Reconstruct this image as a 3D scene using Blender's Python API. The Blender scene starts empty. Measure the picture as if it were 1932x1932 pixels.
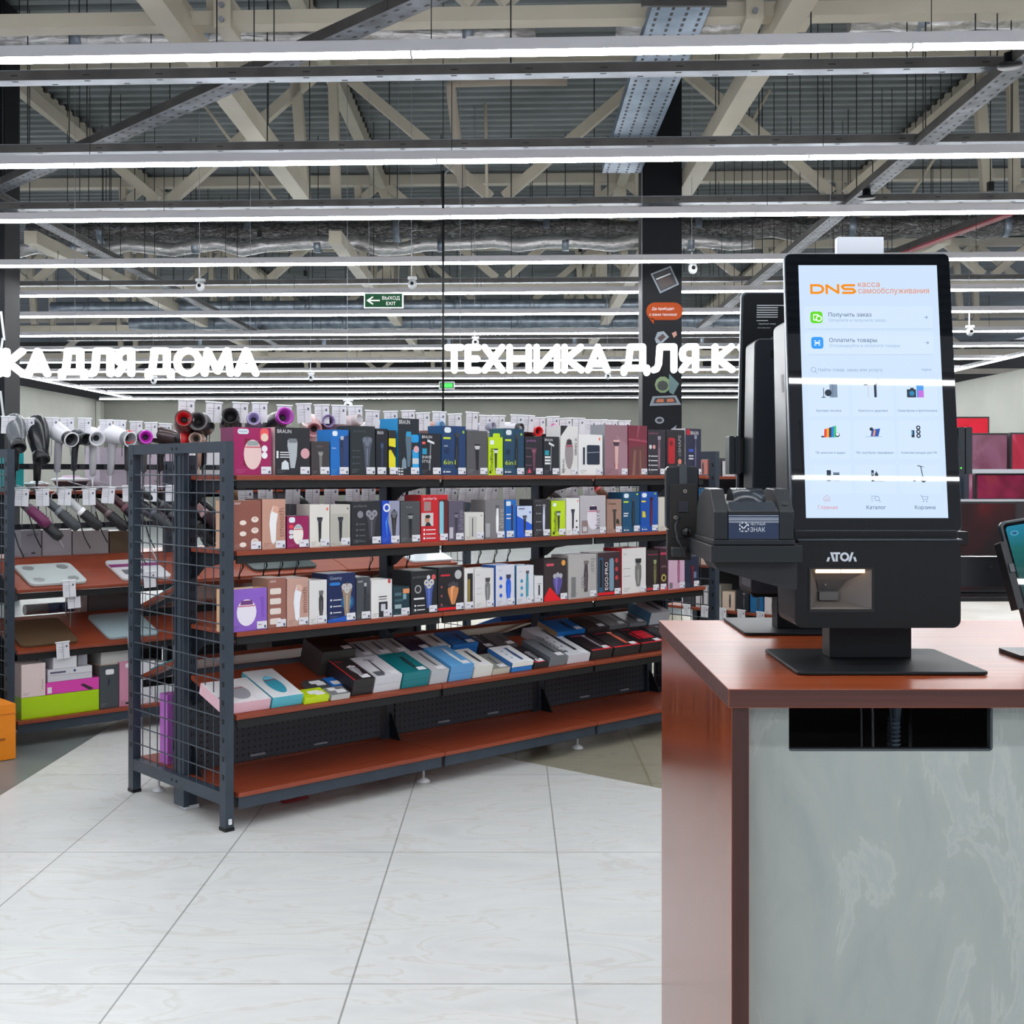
import bpy, bmesh, math, random
from mathutils import Matrix, Vector
from mathutils.geometry import delaunay_2d_cdt
random.seed(7)
S = bpy.context.scene
COL = S.collection
H = 1.38            # eye height
F = 2300.0          # focal length in pixels of the 1932 px frame
# ---------------------------------------------------------------- camera
cam_d = bpy.data.cameras.new('camera'); cam = bpy.data.objects.new('camera', cam_d); COL.objects.link(cam)
cam.location = (0, 0, H); cam.rotation_euler = (math.pi/2, 0, 0)
cam_d.sensor_width = 36; cam_d.lens = 36*F/1932; cam_d.shift_y = -70/1932
cam_d.clip_end = 200
S.camera = cam
# ---------------------------------------------------------------- world, exposure
w = bpy.data.worlds.new('world'); S.world = w; w.use_nodes = True
w.node_tree.nodes['Background'].inputs[0].default_value = (0.80, 0.86, 1.0, 1)
w.node_tree.nodes['Background'].inputs[1].default_value = 0.6
S.view_settings.view_transform = 'Standard'; S.view_settings.look = 'None'
S.view_settings.exposure = 0.0; S.view_settings.gamma = 1.0
try: S.view_settings.use_curve_mapping = False
except Exception: pass
S.cycles.max_bounces = 7; S.cycles.diffuse_bounces = 4; S.cycles.glossy_bounces = 3; S.cycles.caustics_reflective = False
LIGHT = 50.0        # strength of the ceiling light diffusers

# ================================================================ helpers
def lin(c):
    c = c/255.0
    return c/12.92 if c <= 0.04045 else ((c+0.055)/1.055)**2.4
def C(r, g, b): return (lin(r), lin(g), lin(b))
MC = {}
def bsdf(m): return m.node_tree.nodes['Principled BSDF']
def mat(c, rough=0.5, metal=0.0, emit=0.0, spec=0.5, alpha=1.0, trans=0.0):
    key = (tuple(c), rough, metal, emit, spec, alpha, trans)
    if key in MC: return MC[key]
    m = bpy.data.materials.new('m%d' % len(MC)); m.use_nodes = True
    b = bsdf(m); col = (*C(*c), 1)
    b.inputs['Base Color'].default_value = col
    b.inputs['Roughness'].default_value = rough; b.inputs['Metallic'].default_value = metal
    b.inputs['Specular IOR Level'].default_value = spec
    if emit:
        b.inputs['Base Color'].default_value = (0.01, 0.01, 0.01, 1)
        b.inputs['Emission Color'].default_value = col; b.inputs['Emission Strength'].default_value = emit
    if alpha < 1: b.inputs['Alpha'].default_value = alpha
    if trans: b.inputs['Transmission Weight'].default_value = trans
    MC[key] = m; return m
def nd(nt, t, **k):
    n = nt.nodes.new(t)
    for a, v in k.items():
        if a.startswith('i_'):
            n.inputs[int(a[2:]) if a[2:].isdigit() else a[2:].replace('_', ' ')].default_value = v
        else: setattr(n, a, v)
    return n
def ramp(nt, stops):
    r = nd(nt, 'ShaderNodeValToRGB'); e = r.color_ramp.elements
    while len(e) < len(stops): e.new(0.5)
    for el, (p, c) in zip(e, stops): el.position = p; el.color = (*C(*c), 1)
    return r
def noisemat(name, stops, scale=(1, 1, 1), nscale=5, detail=6, rough=0.4, bump=0.0, metal=0, dist=0.0, rot=(0, 0, 0), spec=0.5):
    m = bpy.data.materials.new(name); m.use_nodes = True; nt = m.node_tree
    tc = nd(nt, 'ShaderNodeTexCoord'); mp = nd(nt, 'ShaderNodeMapping'); mp.inputs['Scale'].default_value = scale; mp.inputs['Rotation'].default_value = rot
    no = nd(nt, 'ShaderNodeTexNoise'); no.inputs['Scale'].default_value = nscale; no.inputs['Detail'].default_value = detail; no.inputs['Distortion'].default_value = dist
    r = ramp(nt, stops)
    nt.links.new(tc.outputs['Object'], mp.inputs[0]); nt.links.new(mp.outputs[0], no.inputs['Vector']); nt.links.new(no.outputs[0], r.inputs[0])
    b = bsdf(m); nt.links.new(r.outputs[0], b.inputs['Base Color']); b.inputs['Roughness'].default_value = rough; b.inputs['Metallic'].default_value = metal
    b.inputs['Specular IOR Level'].default_value = spec
    if bump:
        bp = nd(nt, 'ShaderNodeBump'); bp.inputs['Strength'].default_value = bump; bp.inputs['Distance'].default_value = 0.02
        nt.links.new(no.outputs[0], bp.inputs['Height']); nt.links.new(bp.outputs[0], b.inputs['Normal'])
    return m

class MB:
    """collects shapes, links them as ONE mesh object"""
    def __init__(s): s.v = []; s.f = []; s.mi = []; s.mats = []; s.T = Matrix.Identity(4); s.sm = []
    def idx(s, m):
        if m not in s.mats: s.mats.append(m)
        return s.mats.index(m)
    def add(s, vs, fs, m, smooth=False):
        o = len(s.v); T = s.T
        s.v += [tuple(T @ Vector(p)) for p in vs]
        i = s.idx(m)
        for f in fs: s.f.append([o+k for k in f]); s.mi.append(i); s.sm.append(smooth)
        return s
    def box(s, x0, x1, y0, y1, z0, z1, m):
        v = [(x, y, z) for z in (z0, z1) for y in (y0, y1) for x in (x0, x1)]
        return s.add(v, [(0, 2, 3, 1), (4, 5, 7, 6), (0, 1, 5, 4), (2, 6, 7, 3), (0, 4, 6, 2), (1, 3, 7, 5)], m)
    def prism(s, pts, a0, a1, m, ax='y', smooth=False):
        """polygon extruded along an axis; pts are (x,z) for y, (y,z) for x, (x,y) for z"""
        n = len(pts)
        def P(p, a): return {'y': (p[0], a, p[1]), 'x': (a, p[0], p[1]), 'z': (p[0], p[1], a)}[ax]
        v = [P(p, a0) for p in pts]+[P(p, a1) for p in pts]
        s.add(v, [tuple(range(n)), tuple(range(2*n-1, n-1, -1))], m)
        return s.add(v, [(i, n+i, n+(i+1) % n, (i+1) % n) for i in range(n)], m, smooth)
    def poly(s, pts, y, m):      # flat polygon in the xz plane facing -y
        return s.add([(p[0], y, p[1]) for p in pts], [tuple(range(len(pts)))], m)
    def tube(s, pts, r, m, n=8, cap=True):
        pts = [Vector(p) for p in pts]; rings = []; rr = r if isinstance(r, (list, tuple)) else [r]*len(pts)
        up = Vector((0, 0, 1))
        for i, p in enumerate(pts):
            d = (pts[min(i+1, len(pts)-1)]-pts[max(i-1, 0)]).normalized()
            a = d.cross(up)
            if a.length < 1e-3: a = d.cross(Vector((1, 0, 0)))
            a.normalize(); b = a.cross(d).normalized()
            rings.append([p+rr[i]*(math.cos(t)*a+math.sin(t)*b) for t in [2*math.pi*k/n for k in range(n)]])
        v = [q for R in rings for q in R]; f = []
        for i in range(len(pts)-1):
            for k in range(n):
                k2 = (k+1) % n; f.append((i*n+k, i*n+k2, (i+1)*n+k2, (i+1)*n+k))
        s.add(v, f, m, True)
        if cap:
            o = (len(pts)-1)*n
            s.add(v[:n]+v[o:], [tuple(range(n-1, -1, -1)), tuple(range(n, 2*n))], m)
        return s
    def lathe(s, prof, m, n=20, mats=None):
        """prof: (radius, height) along local z"""
        v = [(r*math.cos(2*math.pi*k/n), r*math.sin(2*math.pi*k/n), h) for r, h in prof for k in range(n)]
        for i in range(len(prof)-1):
            fs = [(i*n+k, i*n+(k+1) % n, (i+1)*n+(k+1) % n, (i+1)*n+k) for k in range(n)]
            o = i*n
            s.add(v[o:o+2*n], [tuple(q-o for q in f) for f in fs], mats[i] if mats else m, True)
        return s
    def sphere(s, c, r, m, n=12):
        sc = r if isinstance(r, (tuple, list)) else (r, r, r)
        T = s.T; s.T = T @ Matrix.Translation(c) @ Matrix.Diagonal((*sc, 1))
        k = n//2; s.lathe([(math.sin(math.pi*i/k), -math.cos(math.pi*i/k)) for i in range(k+1)], m, n); s.T = T
        return s
    def build(s, name, parent=None, loc=(0, 0, 0), rot=(0, 0, 0), bevel=0, seg=2):
        me = bpy.data.meshes.new(name); me.from_pydata(s.v, [], s.f)
        for m in s.mats: me.materials.append(m)
        me.polygons.foreach_set('material_index', s.mi); me.polygons.foreach_set('use_smooth', s.sm)
        bm = bmesh.new(); bm.from_mesh(me)
        bmesh.ops.remove_doubles(bm, verts=bm.verts, dist=1e-6)
        if bevel:
            es = [e for e in bm.edges if len(e.link_faces) == 2 and e.calc_face_angle(0) > 0.6]
            bmesh.ops.bevel(bm, geom=es, offset=bevel, segments=seg, affect='EDGES', profile=0.5, clamp_overlap=True)
        bm.to_mesh(me); bm.free(); me.update()
        o = bpy.data.objects.new(name, me); COL.objects.link(o)
        o.location = loc; o.rotation_euler = rot
        if parent: o.parent = parent
        return o
def tag(o, label=None, cat=None, group=None, kind=None):
    if label: o['label'] = label
    if cat: o['category'] = cat
    if group: o['group'] = group
    if kind: o['kind'] = kind
    return o
def empty(name, loc=(0, 0, 0), rot=(0, 0, 0), label=None, cat=None, group=None):
    o = bpy.data.objects.new(name, None); o.empty_display_size = 0.05; COL.objects.link(o)
    o.location = loc; o.rotation_euler = rot
    return tag(o, label, cat, group)
def struct(o, label=None): o['kind'] = 'structure'; return tag(o, label)
def copy_tree(o, parent=None):
    c = o.copy(); COL.objects.link(c); c.parent = parent
    for ch in list(o.children): copy_tree(ch, c)
    return c
# ---- text as mesh
TC = {}
def text_geo(t, bold=0.0):
    if (t, bold) in TC: return TC[(t, bold)]
    cu = bpy.data.curves.new('t', 'FONT'); cu.body = t; cu.size = 1; cu.resolution_u = 2; cu.offset = bold; cu.fill_mode = 'NONE'
    ob = bpy.data.objects.new('t', cu); COL.objects.link(ob)
    bpy.context.view_layer.update()
    me = bpy.data.meshes.new_from_object(ob.evaluated_get(bpy.context.evaluated_depsgraph_get()))
    # fill the outlines by winding number
    nx = {e.vertices[0]: e.vertices[1] for e in me.edges}; left = set(range(len(me.vertices))); loops = []
    adj = {}
    for e in me.edges: adj.setdefault(e.vertices[0], []).append(e.vertices[1]); adj.setdefault(e.vertices[1], []).append(e.vertices[0])
    while left:
        a = min(left); L = [a]; left.discard(a)
        while True:
            c = [q for q in adj.get(L[-1], []) if q in left]
            if not c: break
            n_ = L[-1]+1 if L[-1]+1 in c else c[0]
            L.append(n_); left.discard(n_)
        if len(L) > 2: loops.append(L)
    co = [(p.co.x, p.co.y) for p in me.vertices]; P = [[co[i] for i in L] for L in loops]; idx = []; pts = []
    for L in P:
        o = len(pts); pts += L; idx += [(o+i, o+(i+1) % len(L)) for i in range(len(L))]
    v, f = [], []
    if pts:
        vo, eo, fo, _a, _b, _c = delaunay_2d_cdt([Vector(p) for p in pts], idx, [], 0, 1e-5)
        v = [(q.x, q.y) for q in vo]
        for t_ in fo:
            cx = sum(v[i][0] for i in t_)/3; cy = sum(v[i][1] for i in t_)/3; wn = 0
            for L in P:
                for (x0, y0), (x1, y1) in zip(L, L[1:]+L[:1]):
                    if (y0 <= cy) != (y1 <= cy) and x0+(cy-y0)/(y1-y0)*(x1-x0) > cx: wn += 1 if y1 > y0 else -1
            if wn: f.append(tuple(t_))
    bpy.data.objects.remove(ob); bpy.data.curves.remove(cu); bpy.data.meshes.remove(me)
    xs = [a for a, b in v] or [0]; x0 = min(xs); wd = max(xs)-x0
    TC[(t, bold)] = ([(a-x0, b) for a, b in v], f, wd); return TC[(t, bold)]
def text(mb, t, u, v, h, y, m, width=None, rot=0, bold=0.0, align='l', flip=False):
    """text in the xz plane at depth y; h = capital height"""
    vs, fs, wd = text_geo(t, bold); k = h/0.727; kx = k
    if width: kx = width/max(wd, 1e-6)
    off = {'l': 0, 'c': -wd*kx/2, 'r': -wd*kx}[align]; c, s_ = math.cos(rot), math.sin(rot); out = []
    for a, b in vs:
        p, q = a*kx+off, b*k
        out.append((u+p*c-q*s_, y, v+p*s_+q*c))
    mb.add(out, fs, m)
def rrect(x0, x1, z0, z1, r, n=4):
    r = min(r, (x1-x0)/2, (z1-z0)/2); pts = []
    for cx, cz, a in ((x1-r, z0+r, -90), (x1-r, z1-r, 0), (x0+r, z1-r, 90), (x0+r, z0+r, 180)):
        for k in range(n+1):
            t = math.radians(a+90*k/n); pts.append((cx+r*math.cos(t), cz+r*math.sin(t)))
    return pts
def circ(cx, cz, r, n=14, rz=None): return [(cx+r*math.cos(2*math.pi*k/n), cz+(rz or r)*math.sin(2*math.pi*k/n)) for k in range(n)]
def line2(mb, pts, wd, y, m, rnd=False):   # flat polyline of some width in the xz plane
    if rnd:
        for a, b in pts[1:-1]: mb.poly(circ(a, b, wd/2, 10), y, m)
        for (a, b), (c, d) in zip(pts, pts[1:]):
            L = math.hypot(c-a, d-b) or 1; nx, nz = -(d-b)/L*wd/2, (c-a)/L*wd/2
            mb.poly([(a+nx, b+nz), (a-nx, b-nz), (c-nx, d-nz), (c+nx, d+nz)], y, m)
        return
    for (a, b), (c, d) in zip(pts, pts[1:]):
        L = math.hypot(c-a, d-b) or 1; nx, nz = -(d-b)/L*wd/2, (c-a)/L*wd/2; ex, ez = (c-a)/L*wd/2, (d-b)/L*wd/2
        mb.poly([(a-ex+nx, b-ez+nz), (a-ex-nx, b-ez-nz), (c+ex-nx, d+ez-nz), (c+ex+nx, d+ez+nz)], y, m)

_o = 'first second third fourth fifth sixth seventh eighth ninth tenth eleventh twelfth thirteenth fourteenth fifteenth sixteenth seventeenth eighteenth nineteenth'.split()
def ORD(n):      # n from 0
    n += 1
    if n < 20: return _o[n-1]
    t = {2: 'twent', 3: 'thirt', 4: 'fort'}[n//10]
    return t+'ieth' if n % 10 == 0 else t+'y-'+_o[n % 10-1]
# ---- frequently used materials
STEEL = noisemat('anthracite', [(0.3, (44, 54, 66)), (0.7, (52, 63, 76))], nscale=9, rough=0.42)
STEELD = mat((22, 26, 32), 0.5, spec=.3)
BLACKP = noisemat('black_plastic', [(0.3, (8, 11, 15)), (0.7, (12, 15, 20))], nscale=60, rough=0.45, spec=.32)
BLACKM = mat((10, 14, 19), 0.42, spec=.32)
DARK = mat((12, 13, 15), 0.6)
WHITE = mat((226, 228, 232), 0.45)
CARD = mat((222, 222, 228), 0.5)
CLEAR = mat((235, 240, 245), 0.15, alpha=0.45)
GREYP = mat((150, 155, 165), 0.4)
BEAM = noisemat('beige_paint', [(0.3, (196, 187, 170)), (0.7, (208, 200, 182))], nscale=2, rough=0.55)
GALV = noisemat('galvanised', [(0.3, (120, 130, 142)), (0.7, (172, 182, 194))], nscale=7, rough=0.4, metal=0.75)
GALVD = noisemat('galvanised_dull', [(0.3, (62, 60, 60)), (0.7, (84, 82, 80))], nscale=4, rough=0.55, metal=0.3)
LAMP = mat((250, 252, 255), 0.4, emit=LIGHT)
SHELFW = noisemat('cherry_board', [(0.25, (122, 50, 28)), (0.5, (138, 60, 35)), (0.75, (152, 70, 42))], scale=(1.2, 14, 14), nscale=3, detail=8, rough=0.38)
# ================================================================ the building
# ---- floor
def tilemat(name, base, mort, bw, bh, x0, y0, vein, rough=0.3, msize=0.003):
    m = bpy.data.materials.new(name); m.use_nodes = True; nt = m.node_tree; L = nt.links
    tc = nd(nt, 'ShaderNodeTexCoord'); mp = nd(nt, 'ShaderNodeMapping'); mp.inputs['Location'].default_value = (-x0, -y0, 0)
    L.new(tc.outputs['Object'], mp.inputs[0])
    br = nd(nt, 'ShaderNodeTexBrick', offset=0.0); br.inputs['Scale'].default_value = 1; br.inputs['Mortar Size'].default_value = msize
    br.inputs['Brick Width'].default_value = bw; br.inputs['Row Height'].default_value = bh; br.inputs['Mortar Smooth'].default_value = 0.1
    br.inputs['Color1'].default_value = (1, 1, 1, 1); br.inputs['Color2'].default_value = (0.93, 0.94, 0.94, 1); br.inputs['Mortar'].default_value = (*C(*mort), 1)
    L.new(mp.outputs[0], br.inputs['Vector'])
    mp2 = nd(nt, 'ShaderNodeMapping'); mp2.inputs['Scale'].default_value = (0.8, 2.2, 1); L.new(tc.outputs['Object'], mp2.inputs[0])
    n1 = nd(nt, 'ShaderNodeTexNoise'); n1.inputs['Scale'].default_value = 2.2; n1.inputs['Detail'].default_value = 9; n1.inputs['Distortion'].default_value = 1.4
    L.new(mp2.outputs[0], n1.inputs['Vector'])
    r = ramp(nt, [(0.36, base), (0.47, tuple(min(255, c+6) for c in base)), (0.5, vein), (0.53, tuple(min(255, c+5) for c in base)), (0.7, tuple(c-6 for c in base))])
    L.new(n1.outputs[0], r.inputs[0])
    mx = nd(nt, 'ShaderNodeMix', data_type='RGBA', blend_type='MULTIPLY'); mx.inputs[0].default_value = 1
    L.new(r.outputs[0], mx.inputs[6]); L.new(br.outputs[0], mx.inputs[7]); b = bsdf(m)
    L.new(mx.outputs[2], b.inputs['Base Color']); b.inputs['Roughness'].default_value = rough
    return m
FL_W = tilemat('white_tile', (212, 214, 213), (178, 178, 178), 0.6, 1.152, -1.036, 3.30, (206, 206, 201))
FL_B = tilemat('beige_tile', (150, 146, 128), (215, 212, 200), 0.6, 1.152, 0.62, 6.6, (142, 138, 122), 0.35, .007)
CONC = noisemat('polished_concrete', [(0.3, (96, 104, 106)), (0.55, (118, 126, 126)), (0.75, (134, 140, 139))], nscale=1.8, detail=9, rough=0.3, dist=0.8)
mb = MB(); mb.add([(-14, -9, 0), (13, -9, 0), (13, 47, 0), (-14, 47, 0)], [(0, 1, 2, 3)], CONC); struct(mb.build('floor'), 'grey polished concrete floor')
mb = MB(); z = 0.002
mb.add([(-2.2, -8, z), (12, -8, z), (12, -4.2, z), (0, 5.91, z), (-2.2, 7.9, z)], [(0, 1, 2, 3, 4)], FL_W)
struct(mb.build('floor'), 'white veined floor tiles')
mb = MB()
mb.add([(0, 5.91, z), (12, -4.2, z), (12, 12.0, z), (-2.2, 12.0, z), (-2.2, 7.9, z)], [(0, 1, 2, 3, 4)], FL_B)
struct(mb.build('floor'), 'beige floor tiles')
# ---- walls
WALLM = noisemat('wall_paint', [(0.3, (122, 123, 115)), (0.7, (130, 131, 123))], nscale=1.2, rough=0.8)
WALLR = noisemat('wall_paint_light', [(0.3, (165, 166, 158)), (0.7, (174, 175, 167))], nscale=1.2, rough=0.8)
def wall(name, x0, x1, y0, y1, h, m):
    mb = MB(); mb.box(x0, x1, y0, y1, 0, h, m); return struct(mb.build(name))
wall('wall_back', -12.2, 10.4, 35.5, 35.7, 3.56, WALLM)
wall('wall_left', -12.2, -12.0, 12, 35.5, 3.56, WALLR)
wall('wall_right', 10.2, 10.4, 6, 35.5, 3.5, WALLR)
wall('wall_outer', -20, 20, 47, 47.2, 6.6, mat((70, 70, 68), .8))
mb = MB(); mb.box(-11.98, -11.86, 35.1, 35.45, 0, 3.5, WALLR); mb.build('trim_2')['kind'] = 'structure'
for k, yy in enumerate((12.2, 14.6, 19.0, 24.0)):
    mb = MB(); mb.box(10.16, 10.2, yy, yy+.06, 0, 3.5, mat((90, 92, 90), .6)); mb.build('trim_%d' % (k+3))['kind'] = 'structure'
# ---- corrugated deck
SL = -0.043
def yr(y0, x): return y0+SL*x
RZ = math.atan(SL)
DECK = noisemat('deck_steel', [(0.3, (106, 112, 114)), (0.7, (134, 141, 144))], nscale=0.8, rough=0.5, metal=0.2)
mb = MB(); prof = []; y = -10.0
while y < 48: prof += [(y, 6.5), (y+.11, 6.5), (y+.14, 6.58), (y+.24, 6.58), (y+.27, 6.5)]; y += .27
for (a, za), (b, zb) in zip(prof, prof[1:]):
    if b > a: mb.add([(-19, yr(a, -19), za), (19, yr(a, 19), za), (19, yr(b, 19), zb), (-19, yr(b, -19), zb)], [(0, 3, 2, 1)], DECK)
struct(mb.build('ceiling'), 'corrugated metal roof deck')
# ---- black columns
def column(name, cx, cy, w, label):
    r = empty(name, (cx, cy, 0), label=label, cat='column')
    mb = MB(); mb.box(-w/2, w/2, -w/2, w/2, 0.002, 6.45, mat((13, 16, 22), .6, spec=.2)); mb.build('shaft', r, bevel=.008)
    return r
colr = column('column', 1.6, 13.2, .42, 'tall black square column behind the lit letters, with stickers on its face')
coll = column('column', -5.62, 13.2, .42, 'black square column at the left edge of the picture')
# column art (flat stickers)
st = lambda: MB()
g1, g2, gr, wht = mat((120, 128, 138), .5), mat((52, 36, 34), .5), mat((108, 128, 92), .5), mat((205, 208, 212), .5)
def pyz(px, py, Y=13.0): return ((px-966)/F*Y-1.6, H+(896-py)/F*Y)
def stick(name, build):
    mb = MB(); build(mb); o = mb.build(name, colr); return o
Ys = -.2135
def s_oven(mb):
    P = [pyz(*q) for q in ((1227, 517), (1265, 502), (1281, 537), (1245, 554))]
    mb.poly(P, Ys, g1); c = [sum(p[i] for p in P)/4 for i in (0, 1)]
    mb.poly([(c[0]+(p[0]-c[0])*.86, c[1]+(p[1]-c[1])*.86) for p in P], Ys-.001, mat((28, 28, 34), .5))
    mb.poly([(c[0]+(p[0]-c[0])*.6, c[1]-.02+(p[1]-c[1])*.5) for p in P], Ys-.002, g2)
    line2(mb, [pyz(1239, 527), pyz(1264, 517)], .012, Ys-.003, wht)
stick('oven_sticker', s_oven)
def s_bub(mb):
    o = mat((150, 66, 32), .8, spec=.1); x0, z1 = pyz(1219, 571); x1, z0 = pyz(1288, 604)
    mb.poly(rrect(x0, x1, z0, z1, .09), Ys, o); mb.poly([pyz(1224, 600), pyz(1234, 602), pyz(1233, 612)], Ys, o)
    text(mb, 'Да прибудет', 0.01, pyz(0, 585)[1], .028, Ys-.001, wht, align='c', bold=.02); text(mb, 'с вами техника!', 0.01, pyz(0, 596)[1], .028, Ys-.001, wht, align='c', bold=.02)
stick('speech_bubble_sticker', s_bub)
def s_chip(mb):
    mb.poly([pyz(*q) for q in ((1235, 640), (1240, 627), (1252, 625), (1262, 636), (1250, 647), (1238, 648))], Ys, g1)
    mb.poly([pyz(*q) for q in ((1240, 638), (1250, 630), (1256, 636), (1246, 645))], Ys-.001, g2)
    mb.poly([pyz(*q) for q in ((1267, 629), (1275, 625), (1277, 632), (1271, 638))], Ys, mat((165, 120, 105), .5))
stick('chip_sticker', s_chip)
def s_shape(mb):
    cx, cz = pyz(1250, 726); mb.poly(circ(cx, cz, .085, 10, .09), Ys, gr)
    mb.poly(circ(cx, cz-.01, .06, 8, .055), Ys-.001, mat((40, 48, 44), .5))
    mb.poly([pyz(*q) for q in ((1262, 705), (1281, 724), (1270, 745), (1262, 740))], Ys-.0005, mat((84, 110, 112), .5))
    P = [pyz(*q) for q in ((1231, 748), (1275, 746), (1285, 764), (1225, 766))]; mb.poly(P, Ys-.0012, g1)
    mb.poly([pyz(*q) for q in ((1236, 751), (1272, 750), (1277, 760), (1232, 761))], Ys-.002, mat((36, 36, 42), .5))
    mb.poly([pyz(*q) for q in ((1240, 753), (1252, 753), (1252, 759), (1237, 759))], Ys-.003, mat((170, 96, 62), .5))
    mb.poly([pyz(*q) for q in ((1258, 753), (1269, 752), (1272, 758), (1258, 759))], Ys-.003, mat((170, 96, 62), .5))
stick('laptop_sticker', s_shape)
def s_blob(mb):
    cx, cz = pyz(1244, 793); mb.poly(circ(cx, cz, .05, 9, .038), Ys, g1); mb.poly(circ(cx, cz, .03, 9, .02), Ys-.001, DARK)
    mb.poly([pyz(*q) for q in ((1263, 812), (1276, 802), (1274, 812), (1266, 818))], Ys, g1)
stick('small_shapes_sticker', s_blob)
mb = MB()
for a in ((3, 590, 9, 640), (6, 640, 2, 668), (2, 740, 8, 790)):
    p, q = [((x-966)/F*13+5.62, H+(896-y_)/F*13) for x, y_ in ((a[0], a[1]), (a[2], a[3]))]
    line2(mb, [p, q], .025, Ys, wht)
mb.build('line_sticker', coll)

# ---- steelwork
def sq(mb, a, b, w, m=None, h=None):
    """square tube from a to b"""
    a, b = Vector(a), Vector(b); d = (b-a).normalized(); h = h or w
    s_ = d.cross(Vector((0, 0, 1)))
    if s_.length < .05: s_ = Vector((1, 0, 0))
    s_.normalize(); u = s_.cross(d).normalized(); v = []
    for p in (a, b):
        for i, j in ((-1, -1), (1, -1), (1, 1), (-1, 1)): v.append(p+s_*w/2*i+u*h/2*j)
    mb.add(v, [(0, 3, 2, 1), (4, 5, 6, 7), (0, 1, 5, 4), (1, 2, 6, 5), (2, 3, 7, 6), (3, 0, 4, 7)], m or BEAM)
TRN = ['nearest', 'second', 'third', 'fourth', 'fifth', 'sixth', 'seventh']
XT = [-10.3, -6.25, -2.2, 1.85, 5.9, 9.95]      # top nodes; bottom nodes half way
for k, Y0 in enumerate((8.6, 14.6, 20.6, 26.6, 32.6, 38.6)):
    r = empty('roof_truss', (0, Y0, 4.55), (0, 0, RZ), '%s beige steel roof truss crossing the hall, counted from the camera' % TRN[k], 'roof truss')
    mb = MB(); sq(mb, (-16, 0, .06), (16, 0, .06), .16, h=.10 if k == 0 else .15)
    for X in XT:   # bolted flange pairs under the top nodes
        if k == 0:
            for s_ in (-1, 1):
                mb.prism([(X+.17*s_-.06, -.03), (X+.17*s_+.06, -.03), (X+.17*s_+.06, .2), (X+.17*s_-.06, .2)], -.14, .14, BEAM)
                for zz in (.02, .12):
                    mb.tube([(X+.17*s_, -.17, zz), (X+.17*s_, -.14, zz)], .02, GREYP, 6)
    mb.build('bottom_chord', r)
    mb = MB(); sq(mb, (-16, 0, 1.82), (16, 0, 1.82), .2, h=.16); mb.build('top_chord', r)
    for i, X in enumerate(XT):
        for dx in (-2.02, 2.02):
            mb = MB(); sq(mb, (X+dx*.04, 0, 1.74), (X+dx*.96, 0, .16), .12); mb.build('web_diagonal', r)
        mb = MB(); sq(mb, (X-.42, 0, 1.74), (X-.30, 0, .16), .12); mb.build('web_post', r)
        mb = MB(); sq(mb, (X+.02, .1, 1.74), (X+.06, .1, .16), .11); mb.build('web_post', r)
side = ['left of the view', 'left of centre', 'right of centre', 'far right']
for i, X in enumerate(XT[1:5]):
    # purlin under the deck
    mb = MB()
    mb.box(-.08, .08, 0, 44, 0, .24, BEAM)
    for q in range(120): mb.box(-.11, .11, .05+q*.27, .12+q*.27, .2, .255, GALVD)
    o = mb.build('roof_purlin', None, (X-.02, 2.0, 6.24)); tag(o, 'long beige purlin under the roof deck, %s' % side[i], 'purlin', 'roof purlins')
    # bottom longitudinal beam in two lengths
    for j, (ya, yb) in enumerate(((2.5, 13.7), (16.2, 31.5))):
        r = empty('longitudinal_beam', (X+(.05 if i == 2 else -.15), ya, 4.56), (0, 0, 0), 'beige square %s beam running away from the camera below the trusses, %s' % (('nearer', 'farther')[j], side[i]), 'beam', 'longitudinal beams')
        mb = MB(); sq(mb, (0, 0, -.02), (0, yb-ya, -.02), .17, h=.17); mb.build('tube', r)
        for q in ((2.4, 5.6) if j == 0 else (4.4, 8.0, 11.0)):
            mb = MB(); sq(mb, (0, q, .07), (0, q+1.1, 1.62), .1); mb.build('strut', r)
# ---- ducts
FOIL = noisemat('foil', [(0.3, (160, 158, 158)), (0.5, (206, 204, 204)), (0.7, (234, 232, 232))], scale=(2, 6, 6), nscale=3, detail=8, rough=0.32, metal=0.7, bump=0.6, dist=1.5)
FOILD = noisemat('foil_dark', [(0.3, (70, 68, 68)), (0.5, (110, 107, 106)), (0.75, (190, 190, 192))], scale=(2, 6, 6), nscale=3, detail=9, rough=0.3, metal=0.8, bump=1.0, dist=2.5)
def duct(x0, x1, Y0, z, r, m, label, rings=0, wob=0.0, flat=1.0):
    random.seed(int(Y0*10)); o = empty('air_duct', (0, Y0, z), (0, 0, RZ), label, 'air duct', 'air ducts under the roof')
    n = int((x1-x0)/.35); pts = [(x0+(x1-x0)*i/n, 0, random.uniform(-wob, wob)) for i in range(n+1)]
    rr = [r*(1+random.uniform(-wob, wob)*2) for _ in pts]
    mb = MB(); mb.tube(pts, rr, m, 14); mb.build('pipe', o)
    for k in range(rings):
        x = x0+(x1-x0)*(k+.5)/rings; mb = MB(); mb.tube([(x-.05, 0, 0), (x+.05, 0, 0)], r*1.07, GALV, 14); mb.build('band', o)
        mb = MB(); mb.tube([(x, 0, r), (x, 0, 6.5-z)], .006, DARK, 4); mb.build('hanger', o)
duct(-9, 0.2, 10.6, 5.22, .10, FOIL, 'silver foil wrapped duct across the top left, above the nearest light row', 8, .03)
duct(.9, 2.1, 10.6, 5.25, .10, FOIL, 'short silver duct length at the top centre, left of the wide cable ladder', 1, .03)
duct(2.9, 9, 10.6, 5.27, .10, FOIL, 'silver foil wrapped duct across the top right', 5, .03)
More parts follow.
